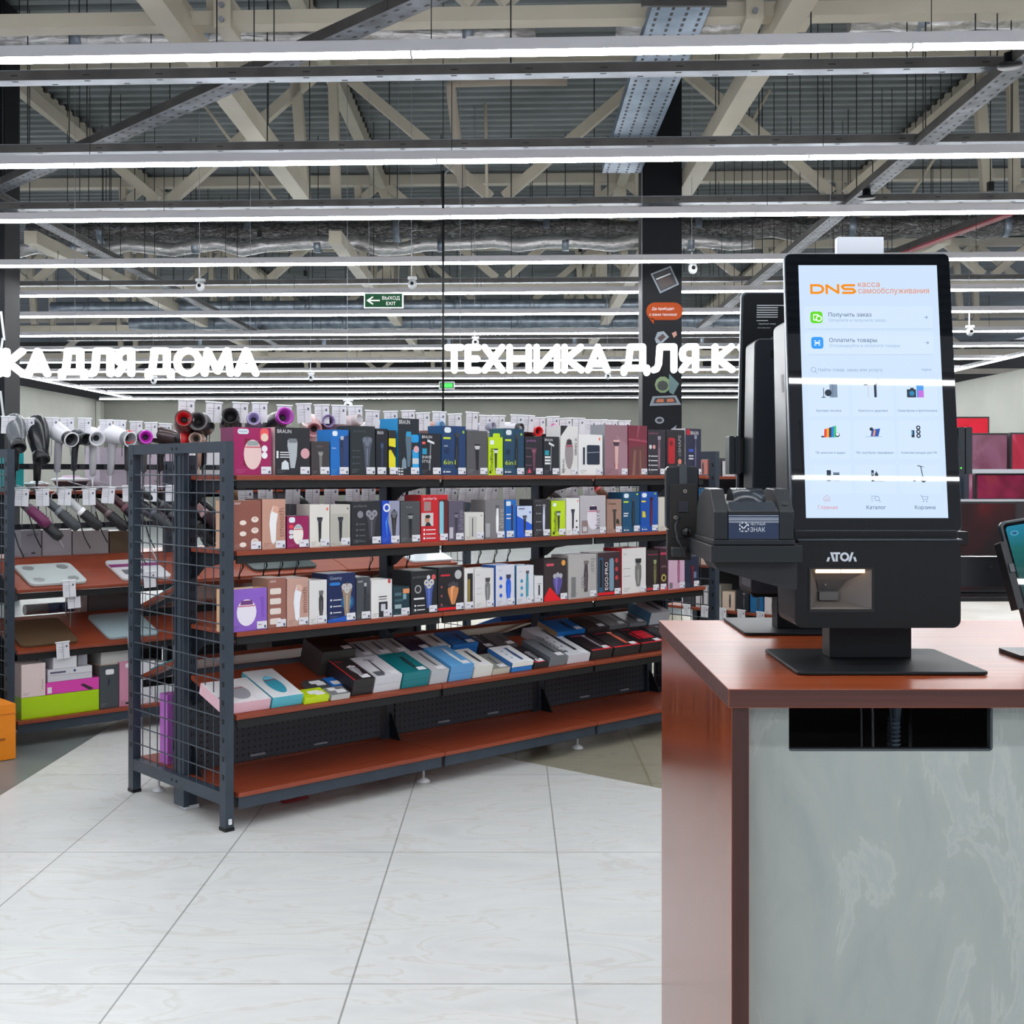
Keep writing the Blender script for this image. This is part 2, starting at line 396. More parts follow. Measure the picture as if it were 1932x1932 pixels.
duct(-7.6, 11, 18.9, 5.18, .17, FOILD, 'thick crumpled dark foil duct across the hall above the fourth light row', 8, .05)
duct(-7.6, 3.6, 18.3, 4.84, .10, FOIL, 'thinner pale crumpled foil duct just below the dark one', 6, .06)
duct(-8.8, 2.5, 22.9, 4.57, .11, GALV, 'ribbed galvanised duct between the fifth and sixth light rows', 8, .0)
duct(-8.0, 6.5, 25.2, 4.55, .14, GALV, 'bright galvanised duct between the sixth and seventh light rows', 8, .0)
duct(-9.0, 9.0, 29.2, 4.6, .2, GALVD, 'dull galvanised duct far back above the letters', 6, .0)
mb = MB(); P3 = lambda px, py, Y: ((px-966)/F*Y, Y, H+(896-py)/F*Y)
mb.tube([P3(1070, 152, 13), P3(960, 152, 13), P3(860, 155, 13), P3(851, 160, 13), P3(853, 190, 13.2), P3(862, 262, 13.8), P3(872, 350, 14.2)], .055, mat((186, 174, 160), .6), 10)
tag(mb.build('insulated_pipe'), 'cream insulated pipe bending down in front of the roof deck, centre top', 'pipe')
# ---- cable trays
TRAYL = noisemat('tray_bottom', [(0.35, (92, 100, 112)), (0.65, (160, 168, 182))], scale=(1, 1, 1), nscale=1.6, rough=0.35, metal=0.6)
def tray(mb, L, w=.12, h=.065, step=.5, bm_=None):
    mb.box(0, L, -w/2, w/2, 0, .004, bm_ or TRAYL)
    mb.box(0, L, -w/2-.003, -w/2, 0, h, GALVD); mb.box(0, L, w/2, w/2+.003, 0, h, GALVD)
    mb.box(0, L, -w/2-.006, -w/2+.012, h, h+.003, GALV)
    x = .1
    while x < L: # slots
        mb.box(x, x+.04, -w/4-.012, -w/4+.006, -.001, 0, DARK); mb.box(x+step/2, x+step/2+.04, w/4-.006, w/4+.012, -.001, 0, DARK)
        mb.box(x, x+.05, -w/2-.0045, -w/2-.003, h*.42, h*.55, DARK)
        x += step
for k, (Y0, z, lab) in enumerate(((8.2, 4.06, 'between the first and second light rows'), (9.91, 4.03, 'just above the second light row'), (12.0, 4.03, 'just above the third light row'),
                                 (17.6, 4.15, 'just above the fifth light row'), (24.3, 4.1, 'just above the letters, far back'))):
    r = empty('cable_tray', (-9, yr(Y0, -9), z), (0, 0, RZ), 'slotted galvanised cable tray crossing the hall %s' % lab, 'cable tray', 'cable trays')
    mb = MB(); tray(mb, 18 if k < 3 else 17); mb.build('channel', r)
    for q in range(9):
        mb = MB(); mb.tube([(1+q*2, 0, 0), (1+q*2, 0, 6.5-z)], .005, DARK, 4); mb.build('threaded_rod', r)
TRAYD = noisemat('tray_dull', [(0.35, (58, 62, 72)), (0.65, (104, 110, 122))], nscale=5, rough=0.5, metal=0.4)
def dtray(name, a, b, z, w, label, step=.12):
    a, b = Vector((*a, z)), Vector((*b, z)); d = b-a
    r = empty(name, a, (0, 0, math.atan2(d.y, d.x)), label, 'cable tray', 'cable trays')
    mb = MB(); tray(mb, d.length, w, .07, step, TRAYD); mb.build('channel', r)
    for q in range(int(d.length/1.5)):
        for s_ in (-w/2, w/2):
            mb = MB(); mb.tube([(.4+q*1.5, s_, 0), (.4+q*1.5, s_, 6.5-z)], .005, DARK, 4); mb.build('threaded_rod', r)
    return r
dtray('cable_tray', (.62, 6.0), (-5.6, 12.55), 4.17, .16, 'dark slotted cable tray cutting diagonally across the upper left')
dtray('cable_tray', (3.25, 6.5), (3.4, 22), 4.0, .15, 'cable tray running away from the camera at the upper right')
dtray('cable_tray', (-5.4, 11.5), (-5.2, 28), 4.25, .15, 'cable tray running away from the camera at the upper left')
# wide cable ladder
r = empty('cable_ladder', (1.13, 7.4, 4.5), (0, 0, math.pi/2), 'wide bluish perforated cable ladder leading to the black column', 'cable tray')
mb = MB(); BL = noisemat('blue_galv', [(0.3, (92, 112, 134)), (0.7, (140, 158, 178))], nscale=3, rough=.4, metal=.6)
mb.box(0, 5.2, -.2, .2, 0, .004, BL); mb.box(0, 5.2, -.2, -.197, 0, .08, BL); mb.box(0, 5.2, .197, .2, 0, .08, BL)
for q in range(52):
    for v_ in (-.15, -.05, .05, .15): mb.box(.03+q*.1, .08+q*.1, v_-.01, v_+.01, -.001, 0, DARK)
mb.build('channel', r); mb = MB()
for q in (.6, 3.9): mb.box(q, q+.03, -.28, .28, -.04, -.002, GALVD)
mb.build('cross_bar', r)
# loose hanging cables and rods from the deck
random.seed(3)
RODS = sorted([(random.uniform(-7, 7), random.uniform(12.6, 22), random.uniform(4.4, 5.7)) for _ in range(34)], key=lambda q: q[0]/q[1])
for k, (x, y_, zt) in enumerate(RODS):
    mb = MB(); mb.tube([(0, 0, 0), (0, 0, 6.56-zt)], .006, DARK, 4)
    if k % 3 == 0: mb.box(-.03, .03, -.03, .03, -.05, .05, DARK)
    o = mb.build('hanging_rod', None, (x, y_, zt)); tag(o, 'thin dark threaded rod hanging from the roof deck, %s from the left' % ORD(k), 'rod', 'thin dark rods hanging from the deck')
mb = MB(); kk = 0
for a, b in (((360, 165), (440, 272)), ((465, 305), (530, 390)), ((1452, 170), (1418, 232)), ((1775, 280), (1715, 375))):
    pa, pb = P3(*a, 14.6), P3(*b, 14.6); m2 = MB(); m2.tube([pa, pb], .02, BEAM, 6)
    tag(m2.build('tie_rod'), 'thin beige tie rod slanting between the trusses, %s from the left' % ORD(kk), 'rod', 'thin beige tie rods between trusses'); kk += 1
m2 = MB(); m2.tube([P3(916, 195, 14), P3(917, 265, 14), P3(919, 375, 14)], .02, BEAM, 6); tag(m2.build('sprinkler_pipe'), 'thin cream vertical pipe beside the bent insulated pipe', 'pipe')
# red fabric strip hanging in the tray at right
dtray('cable_tray', (5.55, 12.8), (4.3, 20), 4.25, .14, 'cable tray with a dull red bundle under it, running away at the upper right')
mb = MB(); mb.box(-.05, .06, 0, 2.6, -.022, 0, mat((150, 48, 60), .6)); tag(mb.build('red_cable_bundle', None, (5.55-.1, 12.8+.58, 4.2495), (0, 0, .172)), 'dull red bundle strapped under a tray at the upper right', 'cable bundle')
# round black ceiling speaker on tray at right
for (px, py, Y, l) in ((1635, 368, 11.2, 'small black round lamp under the cable tray, right of the black column'), (1905, 118, 7.8, 'small black round lamp on the tray at the right edge')):
    r = empty('ceiling_spot', P3(px, py, Y), label=l, cat='ceiling lamp')
    mb = MB(); mb.lathe([(0, -.03), (.075, -.03), (.08, -.015), (.04, .0), (.035, .06), (0, .06)], BLACKM, 18); mb.build('body', r)

# ---- light rows
def light_row(Y0, x0, x1, label, z=3.5, rz=RZ, seg=2.5, origin=None, name='linear_light'):
    L = x1-x0; loc = origin or (x0, yr(Y0, x0), z)
    r = empty(name, loc, (0, 0, rz), label, 'ceiling light', 'long white light rows')
    hs = mat((214, 212, 217), .45)
    mb = MB(); mb.box(0, L, -.031, .031, .020, .078, hs)
    x = seg
    mb.build('housing', r)
    mb = MB(); mb.prism([(-.026, .020), (-.026, .007), (-.021, 0), (.021, 0), (.026, .007), (.026, .020)], 0, L, LAMP, 'x'); mb.build('diffuser', r)
    while x < L-.3:
        mb = MB(); mb.box(x-.005, x+.005, -.033, .033, -.0015, .032, WHITE); mb.build('joint_clip', r)
        mb = MB(); mb.tube([(x+.1, 0, .078), (x+.1, 0, .55)], .0025, DARK, 4); mb.build('suspension_wire', r)
        x += seg
    return r
NUM = ['first', 'second', 'third', 'fourth', 'fifth', 'sixth', 'seventh', 'eighth', 'ninth', 'tenth', 'eleventh', 'twelfth', 'thirteenth', 'fourteenth']
for k, Y0 in enumerate((6.16, 8.27, 10.06, 12.24, 14.28, 16.16, 18.4, 20.5, 22.75, 24.85, 26.85, 29.2, 31.2, 33.8)):
    x0 = -11.6 if k == 13 else -10.5
    light_row(Y0, x0, 9.0, '%s long white light row counted down from the top of the picture' % NUM[k])
light_row(0, 0, 13.5, 'white light row running away from the camera along the left wall', rz=math.pi/2, origin=(-10.62, 20.5, 3.5))
light_row(0, 0, 15.5, 'white light row running away from the camera along the right wall', rz=math.pi/2, origin=(9.06, 18.5, 3.5))
for k, Y0 in enumerate((4.0, 1.95, -.2, -3.25, -5.85)):
    light_row(Y0, -7.5, 9.0, 'white light row over the checkout, %s of those above and behind the camera' % NUM[k])
# ---- black pole between the two signs
mb = MB(); mb.tube([(0, 0, 0), (0, 0, 2.75)], .011, DARK, 8); mb.tube([(0, 0, 2.75), (0, 0, 5.1)], .004, DARK, 6); mb.tube([(0, 0, 2.7), (.12, .05, 2.85)], .006, GREYP, 6)
tag(mb.build('hanging_pole', None, ((836-966)/F*11.3, 11.3, 1.45)), 'thin black vertical pole between the two lit signs', 'pole')

# ---- lit letters (rounded strokes)
GL = {
 'Т': (107, [[(0, 1), (1, 1)], [(.5, 1), (.5, 0)]]), 'Е': (88, [[(1, 1), (0, 1), (0, 0), (1, 0)], [(0, .5), (.9, .5)]]),
 'Х': (125, [[(0, 1), (1, 0)], [(1, 1), (0, 0)]]), 'Н': (133, [[(0, 0), (0, 1)], [(1, 0), (1, 1)], [(0, .5), (1, .5)]]),
 'И': (140, [[(0, 1), (0, 0), (1, 1), (1, 0)]]), 'К': (122, [[(0, 0), (0, 1)], [(.95, 1), (.12, .5), (1, 0)]]),
 'А': (133, [[(0, 0), (.5, 1), (1, 0)], [(.2, .27), (.8, .27)]]),
 'Д': (152, [[(0, -.12), (0, .08), (1, .08), (1, -.12)], [(.16, .08), (.26, .8), (.26, 1), (.82, 1), (.82, .08)]]),
 'Л': (138, [[(0, 0), (.14, .04), (.24, .25), (.30, 1), (1, 1), (1, 0)]]),
 'Я': (105, [[(1, 0), (1, 1), (.4, 1), (.1, .88), (.02, .7), (.1, .5), (.4, .4), (1, .4)], [(.5, .4), (0, 0)]]),
 'О': (150, [[(.5+.5*math.cos(a*math.pi/8), .5+.5*math.sin(a*math.pi/8)) for a in range(17)]]),
 'М': (170, [[(0, 0), (.12, 1), (.5, .1), (.88, 1), (1, 0)]]), 'У': (120, [[(0, 1), (.5, .38)], [(1, 1), (.3, 0), (.12, 0)]]),
}
LETM = mat((250, 252, 255), .4, emit=1.9)
def capsule(mb, a, b, r, y0, y1, m):
    ang = math.atan2(b[1]-a[1], b[0]-a[0]); pts = []
    for k in range(9): t = ang-math.pi/2+math.pi*k/8; pts.append((b[0]+r*math.cos(t), b[1]+r*math.sin(t)))
    for k in range(9): t = ang+math.pi/2+math.pi*k/8; pts.append((a[0]+r*math.cos(t), a[1]+r*math.sin(t)))
    mb.prism(pts, y0, y1, m)
def sign(name, loc, letters, u, label):
    r = empty(name, loc, (0, 0, RZ*.6), label, 'sign'); R = 17*u; Hh = 153*u
    xs = []
    for ch, x in letters:
        wd, strokes = GL[ch]; mb = MB()
        for k, s_ in enumerate(strokes):
            P = [(x*u+R+p[0]*(wd*u-2*R), R+p[1]*(Hh-2*R)) for p in s_]
            for i, (a, b) in enumerate(zip(P, P[1:])): capsule(mb, a, b, R, -.03-.0004*((i+k*3) % 7), .02+.0003*i, LETM)
        mb.build('letter', r); xs.append(x*u)
    L = max(xs)+.25
    for x in (min(xs)+.15, (min(xs)+L)/2, L-.1):
        mb = MB(); mb.tube([(x, .03, Hh*.95), (x, .03, 6.55-loc[2])], .002, GREYP, 5); mb.build('suspension_wire', r)
    return r
u = .005/2.76
pre = list(zip('ТЕХНИ', (0, 107, 195, 325, 465)))
sign('illuminated_sign', (-4.84-610*u, 11.63, 2.31), pre+list(zip('КАДЛЯДОМА', (610, 728, 905, 1057, 1200, 1362, 1513, 1658, 1828))), u, 'glowing white letters at left ending in ДОМА, hung above the shelves')
sign('illuminated_sign', (-.641, 11.5, 2.335), pre+list(zip('КАДЛЯКУХНИ', (610, 732, 918, 1072, 1217, 1388, 1520, 1640, 1775, 1920))), u, 'glowing white letters ТЕХНИКА ДЛЯ К in the centre, running behind the checkout screen')
# ---- exit signs
def exit_sign(loc, w, h, label, txt=True):
    r = empty('exit_sign', loc, label=label, cat='exit sign')
    gm = mat((12, 80, 46), .7, emit=.9 if txt else 3.0, spec=.1); mb = MB(); mb.box(-w/2, w/2, -.015, .015, 0, h, gm if txt else mat((10, 90, 30), .4))
    if txt:
        wm = mat((240, 245, 242), .4, emit=1.2)
        line2(mb, [(-w*.42, h*.5), (-w*.12, h*.5)], h*.1, -.017, wm); line2(mb, [(-w*.3, h*.75), (-w*.43, h*.5), (-w*.3, h*.25)], h*.1, -.017, wm)
        text(mb, 'ВЫХОД', w*.2, h*.56, h*.26, -.017, wm, align='c'); text(mb, 'EXIT', w*.2, h*.16, h*.26, -.017, wm, align='c')
    else: mb.poly(rrect(-w*.35, w*.4, h*.15, h*.85, .01), -.017, mat((20, 220, 60), .4, emit=1.5))
    mb.build('panel', r)
    mb = MB(); t = .012
    for q in ((-w/2-t, w/2+t, -t, 0), (-w/2-t, w/2+t, h, h+t), (-w/2-t, -w/2, 0, h), (w/2, w/2+t, 0, h)): mb.box(q[0], q[1], -.02, .02, q[2], q[3], WHITE)
    mb.build('frame', r)
    mb = MB(); mb.tube([(-w*.4, 0, h), (-w*.4, 0, 6.55-loc[2])], .002, GREYP, 5); mb.tube([(w*.4, 0, h), (w*.4, 0, 6.55-loc[2])], .002, GREYP, 5); mb.build('hanger', r)
    return r
exit_sign(P3(724, 580, 13.2), .40, .145, 'green exit sign with white left arrow hanging above the centre')
exit_sign(P3(843, 733, 24), .28, .12, 'small bright green exit sign far back beside the black pole', False)
# ---- white cameras on stems
def camera_dome(px, py, Y, label, up=.3):
    r = empty('ceiling_camera', P3(px, py, Y), label=label, cat='security camera', group='white ceiling cameras')
    mb = MB(); mb.sphere((0, 0, .03), (.05, .05, .06), WHITE); mb.box(-.05, .05, -.03, .03, .08, .11, WHITE); mb.build('body', r, bevel=0)
    mb = MB(); mb.tube([(-.01, 0, .1), (-.01, 0, .1+up)], .008, WHITE, 6); mb.tube([(-.01, 0, .1+up), (-.01, 0, 6.55-r.location[2])], .003, GREYP, 5); mb.build('stem', r)
    mb = MB(); mb.lathe([(0, 0), (.02, 0), (.02, .01)], DARK, 8); o = mb.build('lens', r, (0, -.05, .03), (math.pi/2, 0, 0))
camera_dome(378, 545, 13.5, 'white camera on a stem hanging over the word ДОМА')
camera_dome(778, 541, 13.5, 'white camera on a stem just right of the green exit sign')
camera_dome(1307, 512, 12.6, 'white camera beside the top of the black column', .1)
camera_dome(897, 650, 17, 'white camera behind the second letter of the centre sign', .1)
camera_dome(290, 722, 20, 'small white camera below the word ДОМА', .2)
camera_dome(587, 716, 20, 'small white camera between the two signs, far back', .2)
camera_dome(1147, 713, 20, 'small white camera below the centre sign, far back', .2)
camera_dome(657, 771, 13, 'white sensor low above the price cards, left of the black pole', .0)
camera_dome(1830, 630, 16, 'white camera right of the checkout screen', .2)
# ================================================================ gondola shelving
GX, GY = .736, .677; GA = math.atan2(GY, GX); PX, PY = -GY, GX
P0 = (-1.069, 4.73)
class Fr:
    def __init__(s, o): s.o = o
    def w(s, x, y, z=0): return (s.o[0]+GX*x+PX*y, s.o[1]+GY*x+PY*y, z)
    def t(s, px, y):        # distance along the run where a picture column meets the line at depth y
        k = (px-966)/F; ax = s.o[0]+PX*y; ay = s.o[1]+PY*y
        return (k*ay-ax)/(GX-k*GY)
    def Y(s, x, y): return s.o[1]+GY*x+PY*y
    def z(s, py, x, y): return H+(896-py)*s.Y(x, y)/F
G1 = Fr(P0); G2 = Fr((-2.497, 6.15))
MESHM = mat((66, 76, 88), .4, .3)
PERF = bpy.data.materials.new('perforated'); PERF.use_nodes = True
def _perf():
    nt = PERF.node_tree; L = nt.links; tc = nd(nt, 'ShaderNodeTexCoord'); sp = nd(nt, 'ShaderNodeSeparateXYZ'); L.new(tc.outputs['Object'], sp.inputs[0])
    outs = []
    for ax in (0, 2):
        m1 = nd(nt, 'ShaderNodeMath', operation='MULTIPLY'); m1.inputs[1].default_value = 1/.028; L.new(sp.outputs[ax], m1.inputs[0])
        m2 = nd(nt, 'ShaderNodeMath', operation='FRACT'); L.new(m1.outputs[0], m2.inputs[0])
        m3 = nd(nt, 'ShaderNodeMath', operation='SUBTRACT'); m3.inputs[1].default_value = .5; L.new(m2.outputs[0], m3.inputs[0])
        m4 = nd(nt, 'ShaderNodeMath', operation='POWER'); m4.inputs[1].default_value = 2; L.new(m3.outputs[0], m4.inputs[0]); outs.append(m4)
    a = nd(nt, 'ShaderNodeMath', operation='ADD'); L.new(outs[0].outputs[0], a.inputs[0]); L.new(outs[1].outputs[0], a.inputs[1])
    g = nd(nt, 'ShaderNodeMath', operation='GREATER_THAN'); g.inputs[1].default_value = .035; L.new(a.outputs[0], g.inputs[0])
    mx = nd(nt, 'ShaderNodeMix', data_type='RGBA'); L.new(g.outputs[0], mx.inputs[0]); mx.inputs[6].default_value = (.002, .002, .002, 1); mx.inputs[7].default_value = (*C(58, 63, 72), 1)
    b = bsdf(PERF); L.new(mx.outputs[2], b.inputs['Base Color']); b.inputs['Roughness'].default_value = .45
_perf()
ENDX = -.03
def end_panel(root, x, W, z1=1.51, flip=1):
    mb = MB()
    for y in (0, W-.045):
        mb.box(x-.018, x+.018, y, y+.045, .014, z1, STEEL)
    mb.box(x-.017, x+.017, .045, W-.045, z1-.042, z1, STEEL); mb.box(x-.017, x+.017, .045, W-.045, .10, .15, STEEL)
    for y in (0, W-.045):
        zz = .2
        while zz < z1-.08: mb.box(x-.0195, x-.018, y+.012, y+.024, zz, zz+.02, DARK); zz += .072
    for dy in (-.02, .02): mb.box(x-.0195, x-.017, W/2+dy-.004, W/2+dy+.004, z1-.028, z1-.018, DARK); mb.box(x-.0195, x-.017, W/2+dy-.004, W/2+dy+.004, .12, .13, DARK)
    mb.box(x+.004, x+.028, W/2-.042, W/2+.042, .018, z1-.042, STEEL)
    for dy in (-.02, .02): mb.box(x+.0025, x+.004, W/2+dy-.003, W/2+dy+.003, .15, z1-.05, STEELD)
    mb.build('end_frame', root)
    mb = MB(); n = 11
    for i in range(1, n): y = .045+(W-.09)*i/n; mb.tube([(x-.006, y, .15), (x-.006, y, z1-.04)], .0024, MESHM, 5, False)
    zz = .22
    while zz < z1-.06: mb.tube([(x-.011, .03, zz), (x-.011, W-.03, zz)], .003, MESHM, 5, False); zz += .0725
    mb.build('wire_grid', root)
    mb = MB()
    for y in (.0, W-.045): mb.box(x-.02, x+.02, y-.002, y+.047, .002, .016, BLACKM)
    mb.build('foot_cap', root)
    for y in (-.006, .046):
        mb = MB(); mb.box(x-.006, x+.006, y-.002, y+.006, .03, .05, WHITE); mb.build('white_plug', root)
def shelf_board(root, x0, x1, y0, z0, y1, z1, th=.018, name='shelf_board'):
    a = math.atan2(z1-z0, y1-y0); L = math.hypot(z1-z0, y1-y0)
    mb = MB(); mb.box(0, x1-x0, 0, L, -th, 0, SHELFW)
    return mb.build(name, root, (x0, y0, z0), (a, 0, 0), bevel=.002)
def brackets(root, xs, y_mid, y_edge, z_mid, z_edge, dep=.07):
    for x in xs:
        mb = MB(); s_ = 1 if y_edge < y_mid else -1
        ye = y_edge+s_*.03
        mb.prism([(y_mid, z_mid-.02), (ye, z_edge-.02), (ye, z_edge-.035), (y_mid-s_*.10, z_mid-.06-dep*.3), (y_mid-s_*.04, z_mid-.05-dep), (y_mid, z_mid-.06-dep)], x-.002, x+.002, STEELD, 'x')
        mb.build('shelf_bracket', root)
def feet(root, xs, y):
    for x in xs:
        mb = MB(); mb.T = Matrix.Translation((x, y, 0)); mb.lathe([(0, .003), (.03, .003), (.03, .008), (.016, .02), (.006, .022), (.006, .075)], WHITE, 14); mb.build('adjustable_foot', root)
def gondola(fr, L, W, mods, near, far, label, endfar=True, perf=True, group='mesh ended shelving gondolas'):
    root = empty('shelving_gondola', fr.w(0, 0), (0, 0, GA), label, 'shelving', group)
    end_panel(root, ENDX, W)
    if endfar: end_panel(root, L, W)
    ups = [.02]+mods[1:-1]+[mods[-1]-.02]
    for x in ups:
        mb = MB(); mb.box(x-.02, x+.02, W/2-.03, W/2+.03, .019, 1.46, STEEL)
        zz = .2
        while zz < 1.42:
            for y in (W/2-.0305, W/2+.03): mb.box(x-.008, x-.003, y, y+.0006, zz, zz+.02, DARK); mb.box(x+.003, x+.008, y, y+.0006, zz, zz+.02, DARK)
            zz += .05
        mb.build('upright', root)
        mb = MB()
        for s_ in (-1, 1):
            mb.prism([(W/2, .02+.06), (W/2+s_*(W/2-.03), .08), (W/2+s_*(W/2-.03), .115), (W/2+s_*.12, .13), (W/2+s_*.04, .26), (W/2, .26)], x-.003, x+.003, STEELD, 'x')
        mb.build('base_bracket', root)
        mb = MB(); mb.box(x-.03, x+.03, W/2-.03, W/2+.03, .003, .018, WHITE); mb.build('base_pad', root)
    for side, levels in ((0, near), (1, far)):
        for (yf, zf, yb, zb) in levels:
            e = (yf, yb) if side == 0 else (W-yf, W-yb)
            for a, b in zip(mods, mods[1:]):
                if side == 0: shelf_board(root, a+.002, b-.002, e[0], zf, e[1], zb)
                else: shelf_board(root, a+.002, b-.002, e[1], zb, e[0], zf)
                mb = MB(); yy = sorted((e[0]+(.012 if side == 0 else -.012), e[0]+(.024 if side == 0 else -.024)))
                mb.box(a+.01, b-.01, yy[0], yy[1], zf-.05 if zf > .3 else zf-.066, zf-.019, STEEL if zf < .3 else DARK)
                mb.build('front_rail', root)
            if zf > .3: brackets(root, ups, W/2+(-.03 if side == 0 else .03), e[0], zb, zf)
    for a, b in zip(mods, mods[1:]):
        if perf:
            mb = MB(); mb.box(a+.045, b-.045, W/2-.012, W/2+.012, .155, .57, PERF); mb.build('perforated_panel', root)
            for q in (.3, .62):
                mb = MB(); mb.box(a+q, a+q+.07, W/2-.022, W/2-.0125, .172, .180, GREYP); mb.build('panel_clip', root)
    xf = [m-.04 for m in mods[1:]]
    feet(root, xf, .09); feet(root, xf+[.05], W-.09)
    return root
MODS = [.0, 1.035, 2.022, 2.90]
S1, S2, S3 = 1.378, 1.083, .768
gondola(G1, 3.0, .84, MODS, [(.0, S1, .37, S1), (.0, S2, .37, S2), (.0, S3, .37, S3), (.0, .442, .37, .558), (-.015, .147, .39, .147)],
        [(.0, .81, .37, .93), (.0, .50, .37, .62), (-.0, .147, .39, .147)], 'long dark metal shelving unit with cherry boards and wire grid end, mid floor')
gondola(G2, 3.0, .84, [.0, 1.035, 2.022, 2.90], [(.0, .797, .38, .93), (.0, .487, .38, .62), (-.01, .135, .39, .135)],
        [(.0, 1.29, .36, 1.29), (.0, .93, .37, .93), (.0, .5, .37, .5), (.0, .147, .39, .147)], 'second dark shelving unit with hair dryers, behind the first at the left edge')
# ---------------------------------------------------------------- product boxes
def art(mb, w, h, y, style, c, c2=None):
    """product picture in the left-bottom origin frame"""
    m = mat(c, .35); m2 = mat(c2 or tuple(min(255, k+60) for k in c), .35); hi = mat(tuple(min(255, k+35) for k in c), .35)
    U = lambda pts: [(a*w, b*h) for a, b in pts]
    if style == 'shaver':
        mb.poly(U([(.60, .12), (.76, .12), (.80, .45), (.84, .62), (.52, .62), (.56, .45)]), y, m); mb.poly(U([(.66, .2), (.70, .2), (.71, .55), (.65, .55)]), y-.0003, hi)
        mb.poly(U([(.50, .62), (.86, .62), (.88, .74), (.68, .80), (.48, .74)]), y-.0003, m)
        for a, b in ((.58, .72), (.78, .72), (.68, .645)): mb.poly(circ(a*w, b*h, .095*w, 12), y-.0005, m2); mb.poly(circ(a*w, b*h, .035*w, 10), y-.0007, hi)
    elif style == 'foil':
        mb.poly(U([(.44, .15), (.56, .15), (.62, .40), (.64, .68), (.62, .74), (.36, .74), (.35, .62), (.40, .40)]), y, m)
        mb.poly(U([(.38, .68), (.62, .68), (.61, .77), (.39, .77)]), y-.0004, m2); mb.poly(U([(.18, .12), (.40, .12), (.38, .26), (.29, .32), (.19, .26)]), y-.0002, hi)
        mb.poly(circ(.86*w, .46*h, .13*w, 14), y-.0004, mat((214, 160, 168), .4))
    elif style == 'epil':
        P = circ(.5*w, .45*h, .24*w, 18, .30*h); mb.poly([(a, b if b > .45*h else .45*h-(.45*h-b)*1.1) for a, b in P], y, m)
        mb.poly(U([(.34, .62), (.66, .62), (.63, .72), (.37, .72)]), y-.0004, m2); mb.poly(U([(.30, .58), (.70, .58), (.70, .60), (.30, .60)]), y-.0006, mat((190, 30, 70), .4))
    elif style == 'wand':
        mb.poly(U([(.38, .16), (.48, .1), (.58, .18), (.60, .5), (.70, .78), (.46, .86), (.34, .70), (.30, .5)]), y, m)
        mb.poly(U([(.42, .76), (.68, .70), (.70, .84), (.5, .88)]), y-.0004, m2)
    elif style == 'trimmer':
        mb.poly(U([(.45, .12), (.56, .12), (.59, .60), (.42, .60)]), y, m); mb.poly(U([(.36, .66), (.64, .66), (.59, .58), (.42, .58)]), y-.0003, m2)
        mb.poly(U([(.36, .66), (.64, .66), (.64, .70), (.36, .70)]), y-.0003, m)
    elif style == 'slim':
        mb.poly(U([(.56, .14), (.68, .14), (.70, .50), (.68, .80), (.58, .80), (.54, .50)]), y, m); mb.poly(U([(.60, .2), (.64, .2), (.64, .6), (.60, .6)]), y-.0003, hi)
        mb.poly(U([(.55, .78), (.71, .78), (.72, .86), (.54, .86)]), y-.0005, m2)
    elif style == 'clipper':
        mb.poly(U([(.60, .14), (.74, .14), (.80, .35), (.80, .58), (.74, .66), (.60, .66), (.54, .58), (.54, .35)]), y, m)
        mb.poly(U([(.56, .66), (.78, .66), (.80, .76), (.54, .76)]), y-.0004, m2); mb.poly(U([(.63, .2), (.70, .2), (.70, .52), (.63, .52)]), y-.0005, hi)
    elif style == 'fan':
        for k in range(3):
            a = -.35+.35*k; T = [(0, 0), (.05, .02), (.09, .32), (.07, .42), (-.07, .42), (-.09, .32), (-.05, .02)]
            mb.poly([((.58+p[0]*math.cos(a)*1.2+p[1]*math.sin(a)*.9)*w, (.15+p[1]*math.cos(a)-p[0]*math.sin(a))*h) for p in T], y-.0003*k, m if k != 1 else hi)
            mb.poly(circ((.58+.42*math.sin(a)*.9)*w, (.15+.47*math.cos(a))*h, .08*w, 8), y-.0003*k-.0006, m2)
    elif style == 'razor':
        mb.poly(U([(.40, .12), (.47, .12), (.52, .78), (.46, .78)]), y, m); mb.poly(U([(.32, .80), (.66, .74), (.67, .79), (.33, .86)]), y-.0003, m2)
    elif style == 'case':
        mb.poly([(a, b) for a, b in rrect(.34*w, .88*w, .26*h, .74*h, .05*w)], y, m); mb.poly(U([(.36, .54), (.86, .56), (.86, .58), (.36, .56)]), y-.0004, m2); mb.poly(U([(.18, .26), (.26, .26), (.26, .68), (.18, .68)]), y, m)
    elif style == 'three':
        for b in (.18, .40, .62):
            mb.poly(circ(.78*w, b*h, .13*w, 12, .06*h), y, m); mb.poly(circ(.78*w, b*h+.015*h, .08*w, 10, .03*h), y-.0004, m2)
            mb.poly(circ(.36*w, b*h-.06*h, .12*w, 12, .05*h), y, m)
    elif style == 'face':
        mb.poly(U([(.0, .34), (.45, .34), (.45, .62), (.0, .62)]), y, mat((205, 200, 200), .4)); mb.poly(circ(.22*w, .48*h, .09*w, 12, .08*h), y-.0004, mat((196, 140, 110), .5)); mb.poly(circ(.24*w, .54*h, .10*w, 10, .04*h), y-.0007, mat((40, 28, 24), .5))
        mb.poly(U([(.14, .34), (.38, .34), (.30, .42), (.2, .42)]), y-.0005, mat((30, 32, 44), .5)); mb.poly(U([(.66, .12), (1, .12), (1, .9), (.66, .9)]), y, mat((96, 30, 32), .4)); mb.poly(rrect(.68*w, .84*w, .15*h, .86*h, .05*w), y-.0005, m)
